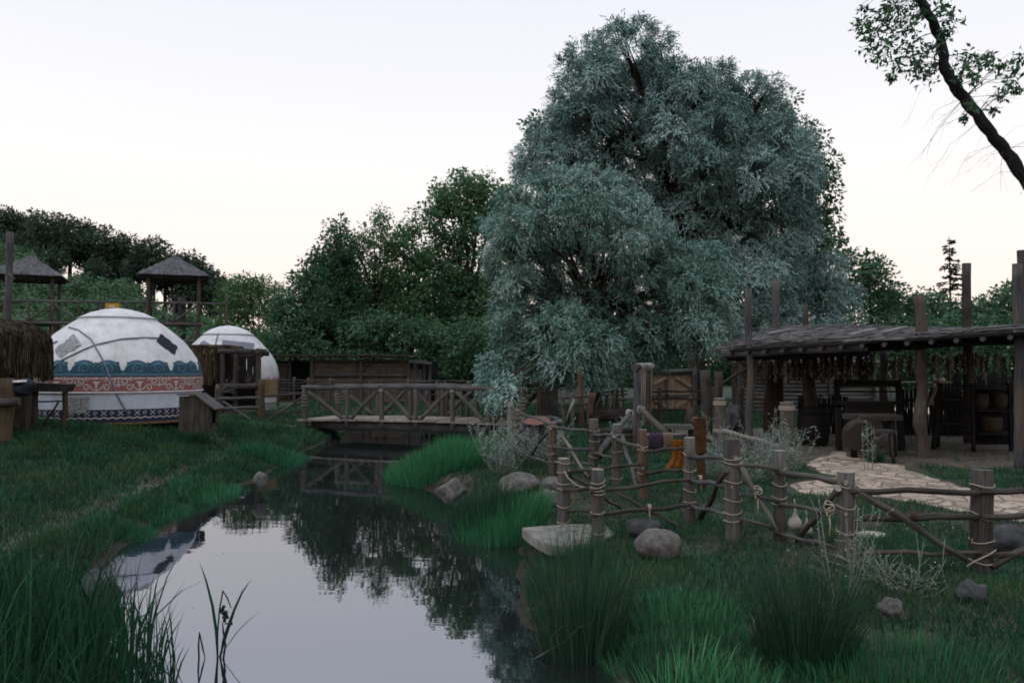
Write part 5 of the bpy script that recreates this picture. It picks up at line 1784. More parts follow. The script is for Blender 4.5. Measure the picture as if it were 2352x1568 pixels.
rock('grey stone hidden among the near left reeds', 222, 1400, 90, 80, 17, 'stone_dark', .3)

# ---------------------------------------------------------------- gourds
for k, (px, py, s, lab) in enumerate(((1826, 1196, 1.0, 'pale long necked gourd hanging from the fence rail by its stem'), (1853, 1212, .8, 'second smaller gourd hanging half behind the crossing poles'))):
    c = P(px, py, 7.42 + .18 * k)
    root = thing('gourd', lab, 'gourd', c)
    prof = [(0, -.075), (.04, -.072), (.058, -.05), (.062, -.02), (.052, .012), (.034, .035), (.022, .055), (.015, .08), (.011, .105), (.006, .125), (0, .13)]
    mb = MB(); mb.lathe((0, 0, 0), [(r * s, z * s) for r, z in prof], 16); mb.build('body', M['gourd'], root)
    mb = MB(); mb.tube([(0, 0, .12 * s), (.004, 0, .16 * s), (0, .02, .20 * s)], .005, 5); mb.build('stem', M['rope'], root)

# ---------------------------------------------------------------- wool drying rail
root = thing('drying_rail', 'pale horizontal drying pole held on a lashed trestle', 'rail', P(1530, 1060, 11.4))
dd = 11.6
plog(root, 'pole', P(1484, 999, dd), P(1576, 996, dd), .024, .022, WP)
plog(root, 'leg', P(1492, 998, dd + .03), Vector((X(1484, dd), dd + .1, 0)), .025, .028, WG)
plog(root, 'leg', P(1572, 996, dd + .03), Vector((X(1578, dd), dd + .1, 0)), .025, .028, WG)
def skein(label, x0, x1, yt, yb, mat, seed, flare=1.0, foot=0.0):
    rr = random.Random(seed)
    root = thing('wool_skein', label, 'wool', P((x0 + x1) / 2, yt, dd))
    mb = MB()
    n_ = max(5, int((x1 - x0) / 3.2))
    for i in range(n_):
        u_ = (i + .5) / n_
        x = x0 + (x1 - x0) * u_
        xm = (x0 + x1) / 2
        for s in (-1, 1):
            q = []
            ln = yb + rr.uniform(-5, 3) - (foot * (1 - u_) if False else 0)
            for k in range(7):
                t = k / 6
                xx = xm + (x - xm) * (1 + (flare - 1) * t) + rr.uniform(-.5, .5) - foot * max(0, t - .55) ** 1.5 * (1 - u_) * 3
                q.append(P(xx, yt - 4 + (ln - yt + 4) * t, dd + s * (.035 + .012 * math.sin(3 * t)) * (1 if t > .05 else .25)))
            mb.tube(q, [.016] + [.02] * 5 + [.012], 6, lump=.12)
    l = local(root); mb.v = [l(p) for p in mb.v]
    return mb.build('strands', mat, root)
skein('dark purple wool skein on the drying pole', 1492, 1521, 998, 1032, M['purple'], 1)
skein('brown wool skein hanging beside the purple one', 1524, 1545, 998, 1028, M['brownwool'], 2, .9)
for c_, m_ in ():
    pass
root = thing('orange_cloth', 'bright orange cloth draped down to the grass beside the drying pole', 'cloth', P(1558, 1072, dd - .9))
mb = MB()
vs, fs = [], []
top = [(1541, 1010), (1574, 1008)]
nu, nv = 12, 14
for i in range(nu + 1):
    u_ = i / nu
    for j in range(nv + 1):
        t = j / nv
        xl = 1541 + 2 * math.sin(t * 4) - 20 * max(0, t - .7) ** 1.2 * 3
        xr2 = 1575 + 2 * t
        p = P(xl + (xr2 - xl) * u_, 1009 + 66 * t + 2 * math.sin(u_ * 9) * t, dd - .9)
        p.y += .016 * math.sin(u_ * 17 + 2 * t) * (.3 + t) - .25 * max(0, t - .75) * (1 - u_)
        vs.append(p)
for i in range(nu):
    for j in range(nv): fs.append([i * (nv + 1) + j, (i + 1) * (nv + 1) + j, (i + 1) * (nv + 1) + j + 1, i * (nv + 1) + j + 1])
mb.add(vs, fs, None, 0, True)
o = fin(mb, 'fabric', M['orange'], root)
o.modifiers.new('thick', 'SOLIDIFY').thickness = .012
d2 = 10.6
root = thing('dye_post', 'rust orange post with a rounded head and a stub arm right of the drying pole', 'post', Vector((X(1608, d2), d2, 0)))
plog(root, 'shaft', Vector((X(1608, d2), d2, -.1)), P(1606, 968, d2), .062, .058, [M['rust']] * 2, lump=.1)
pbox(root, 'panel', P(1608, 1000, d2 - .06), (.15, .05, .46), M['rust'])
mb = MB(); mb.blob(P(1597, 968, d2), .055, .05, .07, .2, 10, seed=3); fin(mb, 'head', M['wood_red'], root)
plog(root, 'arm', P(1612, 1010, d2 - .05), P(1634, 1014, d2 - .05), .028, .022, [M['rust']] * 2)

# log beds, stump
root = thing('log_bed', 'low raised bed edged with stacked grey logs behind the fence', 'raised bed', P(1415, 1000, 14.6))
for i in range(3): plog(root, 'log', P(1376, 990 + i * 11, 14.6), P(1452, 988 + i * 11, 14.8), .05, .05, WD)
root = thing('log_bench', 'long flat grey plank bench behind the drying pole', 'bench', P(1560, 985, 15))
pplank(root, 'seat', P(1522, 979, 15), P(1600, 980, 14.8), .35, .08, M['wood_grey'])
for px in (1532, 1590): plog(root, 'leg', P(px, 984, 15), Vector((X(px, 15), 15, -.05)), .08, .08, WD)
root = thing('tree_stump', 'mossy upright stump standing on the plank bench', 'stump', P(1584, 980, 15.2))
mb = MB(); mb.tube([P(1584, 982, 15.2), P(1583, 970, 15.2), P(1585, 955, 15.2), P(1587, 936, 15.2)], [.14, .11, .10, .08], 12, lump=.22); fin(mb, 'wood', M['bark_willow'], root)

# ---------------------------------------------------------------- rope winch posts
root = thing('winch_frame', 'two stout posts carrying a rope wound roller with ropes hanging down', 'winch', Vector((X(1462, 15), 15, 0)))
plog(root, 'post', Vector((X(1459, 15), 15, -.1)), P(1464, 848, 15), .082, .070, [M['wood_grey'], M['endgrain_dark']], n=12)
plog(root, 'post', Vector((X(1487, 15.9), 15.9, -.1)), P(1488, 850, 15.9), .06, .055, WD, n=12)
a, b = P(1457, 844, 14.75), P(1501, 842, 16.2)
plog(root, 'roller', a, b, .066, .062, [M['wood_dark'], M['endgrain_dark']], n=14)
t_ = (b - a).normalized(); u_, w_ = perp(t_)
mb = MB()
for k in range(9):
    c = a.lerp(b, .22 + .075 * k + rg.uniform(-.01, .01))
    mb.tube([c + (u_ * math.cos(q) + w_ * math.sin(q)) * .072 for q in np.linspace(0, 2 * PI, 15)[:-1]], .011, 5, closed=True)
fin(mb, 'rope_coil', M['rope_pale'], root)
for px, dd_, yb in ((1474, 15.2, 958), (1478, 15.2, 950), (1482, 15.5, 965), (1494, 15.9, 962), (1497, 16.0, 956)):
    mb = MB(); mb.tube([P(px, 846, dd_), P(px - .6, 890, dd_), P(px - 1, yb, dd_)], .007, 5); fin(mb, 'hanging_rope', M['rope'], root)
plog(root, 'brace', P(1380, 1032, 13.4), P(1446, 950, 14.6), .05, .045, WG)
plog(root, 'brace', P(1470, 938, 14.8), P(1532, 996, 14.2), .06, .055, WG)
mb = MB()
for c in (P(1446, 950, 14.62), P(1472, 942, 14.8)):
    for k in range(5): mb.tube([c + Vector((math.cos(q) * .06, .02 * k - .04, math.sin(q) * .06 + .02 * math.cos(q + k))) for q in np.linspace(0, 2 * PI, 13)[:-1]], .011, 5, closed=True)
fin(mb, 'rope_lashing', M['rope_pale'], root)

# ---------------------------------------------------------------- hearth with dish, cabinet, stake fence
root = thing('stone_hearth', 'round hearth of piled grey stones', 'hearth', Vector((X(1240, 17.3), 17.3, 0)))
mb = MB(); mb.lathe((0, 0, 0), [(.52, 0), (.50, .36), (.38, .40), (0, .40)], 24); mb.build('base', M['stone_dark'], root)
for k in range(15):
    a = k * 2 * PI / 11 + rg.uniform(-.1, .1)
    r = .42 if k < 11 else .2
    mb = MB(); mb.blob((math.cos(a) * r, math.sin(a) * r + (.25 if k >= 11 else 0), .44 + .06 * (k >= 11 or math.sin(a) > .2)), .11, .09, .07, .25, 9, seed=k + 30); mb.build('stone', M['stone_dark'] if k % 3 else M['stone'], root)
root = thing('clay_dish', 'shallow orange clay dish leaning on the front of the stone hearth', 'dish', P(1234, 969, 16.65))
mb = MB(); mb.lathe((0, 0, 0), [(0, -.02), (.16, -.015), (.26, .02), (.27, .03), (.25, .028), (.15, .0), (0, -.005)], 24); o = mb.build('bowl', M['clay'], root); root.rotation_euler = (math.radians(14), math.radians(-4), 0)

cd_ = 22.5
root = thing('cabinet', 'dark red brown upright timber cabinet under the willow boughs', 'cabinet', Vector((X(1258, cd_), cd_, 0)))
pbox(root, 'body', (X(1260, cd_), cd_ + .3, P(1260, 920, cd_).z - .1), (.52, .6, .95), M['wood_dark'])
pplank(root, 'lit_edge', P(1237, 886, cd_ - .05), P(1238, 956, cd_ - .05), .05, .1, M['wood_red'], (1, 0, 0))  # lighter, redder strip paints the light along the left edge
pplank(root, 'door', P(1260, 890, cd_ - .05), P(1260, 954, cd_ - .05), .05, .44, M['wood_dark'], (1, 0, 0))
pplank(root, 'shelf_top', P(1204, 878, cd_ - .1), P(1242, 877, cd_ - .1), .5, .04, M['wood_grey'])
pplank(root, 'shelf_top', P(1212, 884, cd_ - .05), P(1236, 883, cd_ - .05), .4, .03, M['wood_grey'])
root = thing('timber_post', 'smooth brown round post standing under the willow', 'post', Vector((X(1335, 21.5), 21.5, 0)))
plog(root, 'shaft', Vector((X(1336, 21.5), 21.5, -.1)), P(1332, 850, 21.5), .082, .074, [M['wood_red'], M['endgrain']], n=12)
sf = thing('stake_fence', 'stake fence with slanting pale sticks in the shade under the willow', 'fence', Vector((X(1380, 22.5), 22.5, 0)))
for px, yt, yb, d in ((1294, 900, 962, 20.8), (1314, 903, 966, 20.8), (1351, 890, 955, 22), (1379, 893, 940, 24), (1394, 905, 940, 24), (1408, 894, 940, 24), (1417, 891, 938, 24.5), (1430, 887, 935, 24.5)):
    plog(sf, 'post', P(px, yt, d), Vector((X(px, d), d, -.1)), .05, .055, WF)
for a, b, d in (((1318, 915), (1300, 966), 20.6), ((1352, 900), (1342, 945), 21.8), ((1380, 904), (1368, 940), 23.8), ((1408, 905), (1400, 940), 23.8), ((1430, 908), (1424, 942), 24.3), ((1319, 918), (1306, 950), 20.6)):
    plog(sf, 'stick', P(a[0], a[1], d), P(b[0], b[1], d - .15), .028, .022, WP)
for y0, y1_, xa, xb, d, d_ in ((914, 910, 1288, 1356, 20.7, 21.8), (933, 926, 1290, 1356, 20.7, 21.8), (950, 944, 1286, 1346, 20.7, 21.8), (902, 897, 1374, 1440, 23.8, 24.3), (908, 905, 1374, 1440, 23.8, 24.3), (920, 918, 1372, 1440, 23.8, 24.3), (941, 939, 1366, 1440, 23.6, 24.2)):
    plog(sf, 'rail', P(xa, y0, d), P(xb, y1_, d_), .028, .026, WD)
root = thing('log_pile', 'row of long dark logs lying along the foot of the stake fence', 'logs', P(1400, 955, 23.4))
for i in range(3): plog(root, 'log', P(1352, 947 + i * 6, 23.3), P(1450, 945 + i * 6, 23.6), .07, .07, WD)
plog(sf, 'stake_red', P(1360, 902, 21), P(1356, 960, 21), .10, .05, [M['wood_red']] * 2)

# ---------------------------------------------------------------- plank gate building
gd = 30.0
root = thing('plank_gate', 'tan plank double gate with diagonal braces at the back of the yard', 'gate', Vector((X(1540, gd), gd, 0)))
def Gt(px, py, dd=0): return P(px, py, gd + dd)
for nm, x0, x1 in (('gate_leaf', 1484, 1529), ('gate_leaf', 1532, 1588)):
    mb = MB()
    px = x0
    while px < x1:
        w_ = rg.uniform(2.2, 3.4)
        a = Gt(px + w_ / 2, 860 + rg.uniform(-1, 1)); b = Gt(px + w_ / 2, 938)
        mb.plank(a, b, .03, w_ / F * gd * .9, (1, 0, 0))
        px += w_
    fin(mb, nm, M['wood_gate'], root)
for a, b in (((1486, 858), (1590, 857)), ((1484, 910), (1590, 908)), ((1532, 858), (1532, 938))):
    pplank(root, 'frame', Gt(a[0], a[1], -.06), Gt(b[0], b[1], -.06), .04, .09, M['wood_grey'], (0, 0, 1) if a[0] != b[0] else (1, 0, 0))
for a, b in (((1553, 866), (1588, 888)), ((1552, 934), (1588, 912)), ((1530, 866), (1500, 882)), ((1530, 934), (1500, 914))):
    pplank(root, 'brace', Gt(a[0], a[1], -.08), Gt(b[0], b[1], -.08), .04, .10, M['wood_gate'])
plog(root, 'post', Gt(1594, 852, -.05), Vector((X(1594, gd), gd - .05, -.1)), .11, .11, WG)
plog(root, 'post', Gt(1480, 852, -.05), Vector((X(1480, gd), gd - .05, -.1)), .11, .11, WG)
plog(root, 'lintel', Gt(1476, 854, -.05), Gt(1600, 852, -.05), .09, .09, WG)
paddock('paddock_fence', 'dark rail fence in front of the plank gate', 25, 24, 1490, 1640, (899, 916, 941), (1516, 1636), ptop=892, r=.035, pr=.08)
root = thing('timber_post', 'broad dark timber post between the plank gate and the open shed', 'post', Vector((X(1622, 19.5), 19.5, 0)))
plog(root, 'shaft', Vector((X(1622, 19.5), 19.5, -.1)), P(1620, 850, 19.5), .15, .13, WD)
root = thing('timber_post', 'slim dark post just left of the shed front beam', 'post', Vector((X(1648, 21), 21, 0)))
plog(root, 'shaft', Vector((X(1648, 21), 21, -.1)), P(1650, 852, 21), .13, .12, WD)

# log sided barn behind the shed
ld = 29.0
root = thing('log_barn', 'low grey barn of horizontal log siding seen through the open shed', 'barn', Vector((X(1840, ld), ld, 0)))
mb = MB()
for i in range(13):
    z = .12 + i * .145
    x0, x1 = X(1682, ld), X(2008, ld)
    mb.log((x0, ld + rg.uniform(-.02, .02), z), (x1, ld + rg.uniform(-.02, .02), z), .066, .062, n=8, wob=.01)
fin(mb, 'log_wall', M['wood_grey'], root)
mb = MB(); mb.plank((X(1675, ld), ld + 1, 2.15), (X(2015, ld), ld + 1, 2.15), 3.0, .12, (0, -.25, 1)); fin(mb, 'roof', M['wood_dark'], root)
for px in (1684, 1905, 2006): plog(root, 'post', P(px, 838, ld - .1), Vector((X(px, ld), ld - .1, -.1)), .07, .07, WD)
paddock('paddock_fence', 'pale posted fence beyond the right bay of the open shed', 31, 30, 2030, 2420, (878, 899), (2046, 2148, 2230, 2262, 2330), mats=WG, ptop=855, r=.03, pr=.06)
# ---------------------------------------------------------------- open shed with brushwood roof
root = thing('open_shed', 'open timber shed with brushwood roof and posts rising through it', 'shed', Vector((6.5, 15.5, 0)))
shed = root
M['wood_loose'] = wood('loose_bleached_board', (0.12, 0.118, 0.12), (0.36, 0.35, 0.36))
L0, R0 = P(1664, 803, 16.6), P(2420, 758, 12.2)       # front eave
BKL, BKR = P(1790, 753, 20.6), P(2480, 758, 17.5)       # back edge
def E(u, v):   # point on the roof plane, u along the eave, v up the slope
    return L0.lerp(R0, u).lerp(BKL.lerp(BKR, u), v)
eax = (R0 - L0).normalized()
# roof boards
mb = MB()
for i in range(12):
    a, b = E(.02, .0 + i / 12), E(1.0, i / 12)
    a2, b2 = E(.02, (i + .97) / 12), E(1, (i + .97) / 12)
    tk = Vector((0, 0, -.04))
    vs = [a, b, b2, a2]
    mb.add(vs + [v + tk for v in vs], [[0, 1, 2, 3], [7, 6, 5, 4], [0, 4, 5, 1], [1, 5, 6, 2], [2, 6, 7, 3], [3, 7, 4, 0]], [(0, 0, 0), (0, 0, 4), (.4, 0, 4), (.4, 0, 0)] * 2)
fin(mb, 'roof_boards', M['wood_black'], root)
# brushwood thatch of sticks
mb = MB()
rg = random.Random(31)
for i in range(1500):
    u, v = rg.random(), rg.random() ** .8 * 1.02 - .015
    lift = .02 + .06 * rg.random() * (1 - .5 * v) + .03 * math.sin(9 * u) 
    c = E(u * .985 + .01, v) + Vector((0, 0, lift))
    ang = rg.gauss(0, .34)
    if rg.random() < .12: ang = rg.uniform(-1.5, 1.5)
    d = (eax * math.cos(ang) + (BKL - L0).normalized() * math.sin(ang)).normalized()
    ln = rg.uniform(.25, .95)
    d.z += rg.uniform(-.05, .05)
    r = rg.uniform(.006, .016)
    mb.tube([c - d * ln / 2, c + Vector((0, 0, rg.uniform(-.01, .03))), c + d * ln / 2], [r, r, r * .6], 4)
for i in range(160):
    c = E(0.02 + rg.uniform(-.012, .03), rg.random()) + Vector((0, 0, rg.uniform(-.05, .12)))
    d = Vector((-1, rg.uniform(-.7, .4), rg.uniform(-.5, .5))).normalized()
    mb.tube([c, c + d * rg.uniform(.1, .3)], [.008, .004], 4)
o = fin(mb, 'brushwood', M['roof_brush'], root); o['kind'] = 'stuff'
for px, py, q in ((.10, .52, .75), (.20, .35, .45), (.44, .26, .8), (.53, .32, .8), (.33, .30, .2)):
    c = E(px, py) + Vector((0, 0, .13))
    d = (eax * math.cos(q + .4) + (BKL - L0).normalized() * math.sin(q + .4)).normalized()
    pplank(root, 'loose_board', c - d * .42, c + d * .42, .13, .03, M['wood_loose'])
c = E(.53, .02) + Vector((0, -.05, .03)); pplank(root, 'loose_board', c - eax * .55, c + eax * .45 + Vector((0, -.12, -.03)), .12, .035, M['wood_pale'])
# beams and rafters
plog(root, 'front_beam', E(-.012, .03) + Vector((0, 0, -.10)), E(.5, .03) + Vector((0, 0, -.11)), .09, .085, WG)
plog(root, 'front_beam', E(.45, .07) + Vector((0, 0, -.15)), E(1.0, .07) + Vector((0, 0, -.15)), .055, .05, [M['wood_black']] * 2)
plog(root, 'front_beam', E(-.005, .06) + Vector((0, 0, -.22)), E(.5, .06) + Vector((0, 0, -.23)), .06, .06, [M['wood_black']] * 2)
plog(root, 'back_beam', E(0, .93) + Vector((0, 0, -.16)), E(1, .93) + Vector((0, 0, -.16)), .10, .09, WD)
plog(root, 'middle_beam', E(0, .5) + Vector((0, 0, -.16)), E(1, .5) + Vector((0, 0, -.16)), .10, .09, WD)
for i in range(15):
    u = .03 + .94 * i / 14
    plog(root, 'rafter', E(u, -.035) + Vector((0, 0, -.075)), E(u, 1.0) + Vector((0, 0, -.075)), .040, .036, [M['wood_black'], M['endgrain_dark']], n=8)
def spost(px, ytop, d, w_, mats, knot=False):
    g = Vector((X(px, d), d, -.1)); t = P(px - 1, ytop, d)
    r = w_ / 2.25 / F * d
    mb = MB()
    if knot:
        pts, rr = [], []
        for i in range(22):
            f = i / 21
            q = g.lerp(t, f)
            z = q.z
            b = math.exp(-((z - .62) / .16) ** 2)
            q.x -= .05 * b; q.y -= .04 * b
            q.x += .02 * math.sin(6 * z)
            pts.append(q); rr.append(r * (1 + .38 * b + .10 * math.sin(9 * z)))
        mb.tube(pts, rr, 12, cap=1, lump=.10)
    else:
        mb.log(g, t, r * 1.1, r * .97, n=12, cap=1, wob=.03, lump=.06)
    return fin(mb, 'post', mats, root)
WBr = [M['wood_brown'], M['endgrain']]
spost(1720, 662, 16.3, 18, WG); spost(2114, 680, 14.2, 26, WBr, True); spost(2338, 606, 12.9, 25, WG)
spost(1783, 642, 19.8, 19, WG); spost(2221, 605, 17.0, 22, WD); spost(1851, 700, 20.4, 14, WD)
spost(2346, 575, 18.5, 20, WD)
spost(1858, 800, 17.8, 32, WD); spost(2030, 800, 19.8, 20, WD); spost(1700, 800, 20.4, 18, WD); spost(2440, 640, 12.3, 28, WBr)
plog(root, 'brace', P(1866, 868, 17.6), P(1910, 836, 17.8), .04, .04, WD)
plog(root, 'brace', P(1660, 880, 17), P(1720, 842, 16.4), .03, .03, WD)
plog(root, 'cross_rail', P(2330, 764, 12.75), P(2420, 758, 12.6), .05, .05, WG)
def wicker(px0, px1, d, h):
    mb = MB()
    x0, x1 = X(px0, d), X(px1, d)
    k = int((x1 - x0) / .045)
    for i in range(k):
        x = x0 + (x1 - x0) * (i + .5) / k
        mb.log((x, d + rg.uniform(-.02, .02), -.05), (x + rg.uniform(-.02, .02), d, h + rg.uniform(-.08, .05)), .026, .022, n=5, lump=.1)
    for z in (h * .25, h * .75): mb.log((x0, d - .03, z), (x1, d - .03, z), .03, .03, n=6)
    fin(mb, 'wicker_panel', M['wood_black'], root)
wicker(1830, 1945, 19.6, .95); wicker(2060, 2345, 19.0, 1.15); wicker(2170, 2430, 19.4, 1.5)

# dark red rug wrapped on the inner post
root = thing('rug', 'dark red patterned rug hung round the inner left post', 'rug', Vector((X(1778, 17.2), 17.2, 0)))
mb = MB()
pts = [(P(1779, 838, 17.2), .155), (P(1779, 880, 17.2), .16), (P(1777, 930, 17.2), .21), (P(1778, 980, 17.2), .22), (Vector((X(1779, 17.2), 17.2, .02)), .22)]
mb.tube([p for p, r in pts], [r for p, r in pts], 16, lump=.1); fin(mb, 'fabric', M['redcloth'], root)

# strings of garlic and peppers below the eave
def string_proto(mat, n_, seed, L=.5, r=.022):
    n_ = int(n_ * 1.0)
    rr = random.Random(seed)
    t = thing('garlic_string' if mat == 'garlic' else 'pepper_string', 'x', 'garland', (0, 0, 0))
    mb = MB(); mb.tube([(0, 0, 0), (.005, 0, -L * .5), (0, 0, -L)], .005, 4); mb.build('cord', M['rope'], t)
    mb = MB()
    for i in range(n_):
        z = -L * (.25 + .75 * i / n_); a = rr.uniform(0, 6.28)
        mb.blob((math.cos(a) * r * .9, math.sin(a) * r * .9, z), r * rr.uniform(.7, 1.1), r * rr.uniform(.7, 1.1), r * 1.1, .2, 5)
    mb.build('bulbs' if mat == 'garlic' else 'peppers', M[mat], t)
    return t
gp_ = [string_proto('garlic', 13, 1, .62, .024), string_proto('garlic', 11, 2, .50, .022)]
pp_ = [string_proto('pepper', 16, 3, .62, .026), string_proto('pepper', 14, 4, .5, .03)]
done = set()
def hang(proto, p, lab, grp, sc=1.0):
    if proto.name in done:
        dup(proto, p, rg.uniform(0, 6), sc, lab, grp)
    else:
        done.add(proto.name); proto.location = p; proto['label'] = lab; proto['group'] = grp; proto.scale = (sc,) * 3
for i in range(84):
    u = .02 + .46 * i / 83 + rg.uniform(-.004, .004)
    v = rg.choice((.08, .16, .24))
    p = E(u, v) + Vector((0, 0, -.18))
    dark = i > 24 and rg.random() < .8
    if dark: hang(pp_[i % 2], p, 'dark string of dried peppers hanging under the front eave of the shed', 'pepper strings in the shed', rg.uniform(.85, 1.1))
    else: hang(gp_[i % 2], p, 'thin cord threaded with pale dried garlic under the left eave of the shed', 'garlic strings in the shed', rg.uniform(.8, 1.15))
for i in range(70):
    u = .54 + .44 * i / 69
    p = E(u, rg.choice((.1, .2, .3))) + Vector((0, 0, -.28))
    if rg.random() < .5: hang(pp_[i % 2], p, 'dark string of dried peppers hanging under the front eave of the shed', 'pepper strings in the shed', rg.uniform(.6, .9))
    else: hang(gp_[i % 2], p, 'short garlic string hanging among peppers near the right corner post', 'garlic strings at the right bay', rg.uniform(.6, .8))

# furniture in the shed
fd_ = 15.9
root = thing('wooden_settle', 'dark high backed wooden settle standing in the middle of the shed', 'bench', Vector((X(1992, fd_), fd_, 0)))
def S_(px, py, dd=0): return P(px, py, fd_ + dd)
for px, lean in ((1922, 0), (2062, 6)):
    pplank(root, 'upright', S_(px, 872, .1), Vector((X(px + lean, fd_), fd_ - .02, 0)), .09, .09, M['wood_black'], (1, 0, 0))
    pplank(root, 'leg', S_(px + 2, 936, -.45), Vector((X(px + 4, fd_ - .45), fd_ - .45, 0)), .08, .08, M['wood_black'], (1, 0, 0))
pplank(root, 'top_rail', S_(1918, 880, .1), S_(2066, 880, .1), .05, .13, M['wood_black'])
pplank(root, 'back_rail', S_(1920, 899, .08), S_(2064, 899, .08), .04, .035, M['wood_black'])
pplank(root, 'seat', S_(1922, 925, -.2), S_(2066, 925, -.2), .55, .06, M['wood_black'])
pplank(root, 'front_panel', S_(1940, 948, -.46), S_(2054, 948, -.46), .04, .36, M['wood_black'])
td = 14.6
root = thing('low_table', 'low thick dark table with short legs in front of the settle', 'table', Vector((X(2008, td), td, 0)))
pplank(root, 'top', P(1950, 957, td), P(2056, 957, td), .6, .10, M['wood_dark'])
for px in (1958, 2048):
    for dd in (-.22, .22): plog(root, 'leg', P(px, 960, td + dd), Vector((X(px, td + dd), td + dd, 0)), .06, .055, [M['wood_black']]*2)
root = thing('log_slab', 'round sawn log slab leaning against the low table', 'log', P(1984, 990, 13.8))
mb = MB()
c = P(1975, 1000, 13.8)
mb.tube([c + Vector((0, -.05, -.03)), c + Vector((.02, .10, .04))], [.27, .28], 22, cap=1, lump=.06); fin(mb, 'slab', [M['bark_willow'], M['wood_dark']], root)
root = thing('log_slab', 'oval sawn slab lying upright behind the round one', 'log', P(1990, 980, 14.1))
mb = MB(); c = P(1994, 985, 14.1); mb.tube([c, c + Vector((.02, .12, .03))], [.24, .25], 20, cap=1, lump=.1); fin(mb, 'slab', [M['bark_willow'], M['wood_dark']], root)
root = thing('stool', 'small plain wooden stool right of the log slabs', 'stool', Vector((X(2030, 13.6), 13.6, 0)))
pplank(root, 'seat', P(2004, 990, 13.6), P(2052, 990, 13.6), .3, .05, M['wood_dark'])
for px in (2010, 2046):
    for dd in (-.1, .1): plog(root, 'leg', P(px, 992, 13.6 + dd), Vector((X(px + (3 if px > 2030 else -3), 13.6 + dd), 13.6 + dd, 0)), .025, .025, WD)
root = thing('trestle_stand', 'dark trestle with a pale sloping leg right of the gnarled post', 'stand', Vector((X(2158, 16), 16, 0)))
plog(root, 'leg', P(2157, 880, 16), P(2136, 930, 16), .04, .04, WP); plog(root, 'leg', P(2160, 880, 16), Vector((X(2166, 16), 16.3, 0)), .05, .05, [M['wood_black']]*2); plog(root, 'leg', P(2157, 880, 16), Vector((X(2128, 16), 15.8, 0)), .045, .045, [M['wood_black']]*2)
pplank(root, 'top', P(2150, 877, 16), P(2180, 877, 16), .25, .05, M['wood_pale'])
root = thing('storage_rack', 'dark timber rack with two shelves in the right bay of the shed', 'rack', Vector((X(2275, 15.5), 15.5, 0)))
for px in (2232, 2318):
    for dd in (0, .45): pplank(root, 'upright', P(px, 880, 15.5 + dd), Vector((X(px, 15.5 + dd), 15.5 + dd, 0)), .06, .06, M['wood_black'], (1, 0, 0))
for z in (.35, .80, 1.26): pplank(root, 'shelf', (X(2226, 15.7), 15.72, z), (X(2324, 15.7), 15.72, z), .52, .04, M['wood_black'])
pplank(root, 'back_board', (X(2275, 15.98), 15.98, .1), (X(2275, 15.98), 15.98, 1.2), .03, .75, M['wood_black'], (1, 0, 0))
for k, (px, z, r_, lab) in enumerate(((2250, .82, .14, 'dark round basket on the upper shelf of the rack'), (2297, .82, .16, 'wider dark basket at the right of the upper shelf'), (2274, .37, .19, 'large dark basket on the lower shelf of the rack'))):
    t = thing('basket', lab, 'basket', Vector((X(px, 15.65), 15.65, z)))
    mb = MB(); mb.lathe((0, 0, 0), [(0, .01), (r_ * .8, .0), (r_ * .98, .10), (r_ * 1.05, .22), (r_ * .95, .30), (r_ * .88, .30), (r_ * .85, .2), (0, .15)], 18); mb.build('body', M['thatch'], t)
root = thing('barrel', 'dark barrel standing left of the settle in the shed shadow', 'barrel', Vector((X(1868, 16.6), 16.6, 0)))
mb = MB(); mb.lathe((0, 0, 0), [(.24, 0), (.29, .25), (.31, .42), (.29, .6), (.25, .82), (.22, .82), (.22, .78), (0, .78)], 20); mb.build('staves', M['wood_black'], root)
for z in (.15, .68):
    mb = MB(); mb.lathe((0, 0, 0), [(.288, z - .025), (.295, z + .025)], 20); mb.build('hoop', M['black'], root)
root = thing('white_jar', 'small white jar on top of the trestle stand', 'jar', P(2162, 875, 16))
mb = MB(); mb.lathe((0, 0, 0), [(0, 0), (.06, 0), (.08, .03), (.05, .07), (.02, .085), (0, .085)], 14); mb.build('body', M['white'], root)
# ---------------------------------------------------------------- grass, rushes, reeds, sage
def blades(base, h, w, lean, curve, rng, name, mat, rnd=None, parent=None, origin=None, label=None):
    """tapering bent blades: base (n,3), h heights, w widths, lean (n,2) horizontal tip offset as a share of h"""
    n = len(base)
    a = rng.uniform(0, 2 * PI, n)
    sd = np.stack([np.cos(a), np.sin(a), np.zeros(n)], 1) * (w / 2)[:, None]
    def at(t):
        p = base.copy()
        k = t ** curve
        p[:, :2] += lean * (h * k)[:, None]
        p[:, 2] += h * t * np.sqrt(np.maximum(0.15, 1 - (np.linalg.norm(lean, axis=1) * t) ** 2 * 0.6))
        return p
    p1, p2, p3 = at(0.4), at(0.75), at(1.0)
    V = np.stack([base - sd, base + sd, p1 - sd * .9, p1 + sd * .9, p2 - sd * .6, p2 + sd * .6, p3], 1).reshape(-1, 3)
    if origin is not None: V = V - np.array(tuple(origin))
    o = (np.arange(n) * 7)[:, None]
    loops = np.concatenate([o + np.array([[0, 1, 3, 2]]), o + np.array([[2, 3, 5, 4]]), o + np.array([[4, 5, 6]])], 1).ravel()
    counts = np.tile([4, 4, 3], n)
    rnd = rng.uniform(0, 1, n) if rnd is None else rnd
    me = np_mesh(name, V, loops, counts, mat, None, {'rnd': np.repeat(np.clip(rnd, 0, 1), 7)})
    ob = link(bpy.data.objects.new(name, me))
    if parent is not None: ob.parent = parent
    return ob

def clump_noise(x, y):
    return 0.5 + 0.25 * np.sin(2.1 * x + 1.3 * y) * np.sin(1.7 * y - .8 * x + 1) + .25 * np.sin(4.3 * x - 2.7 * y + 2) * np.sin(3.9 * y + 1.1 * x)

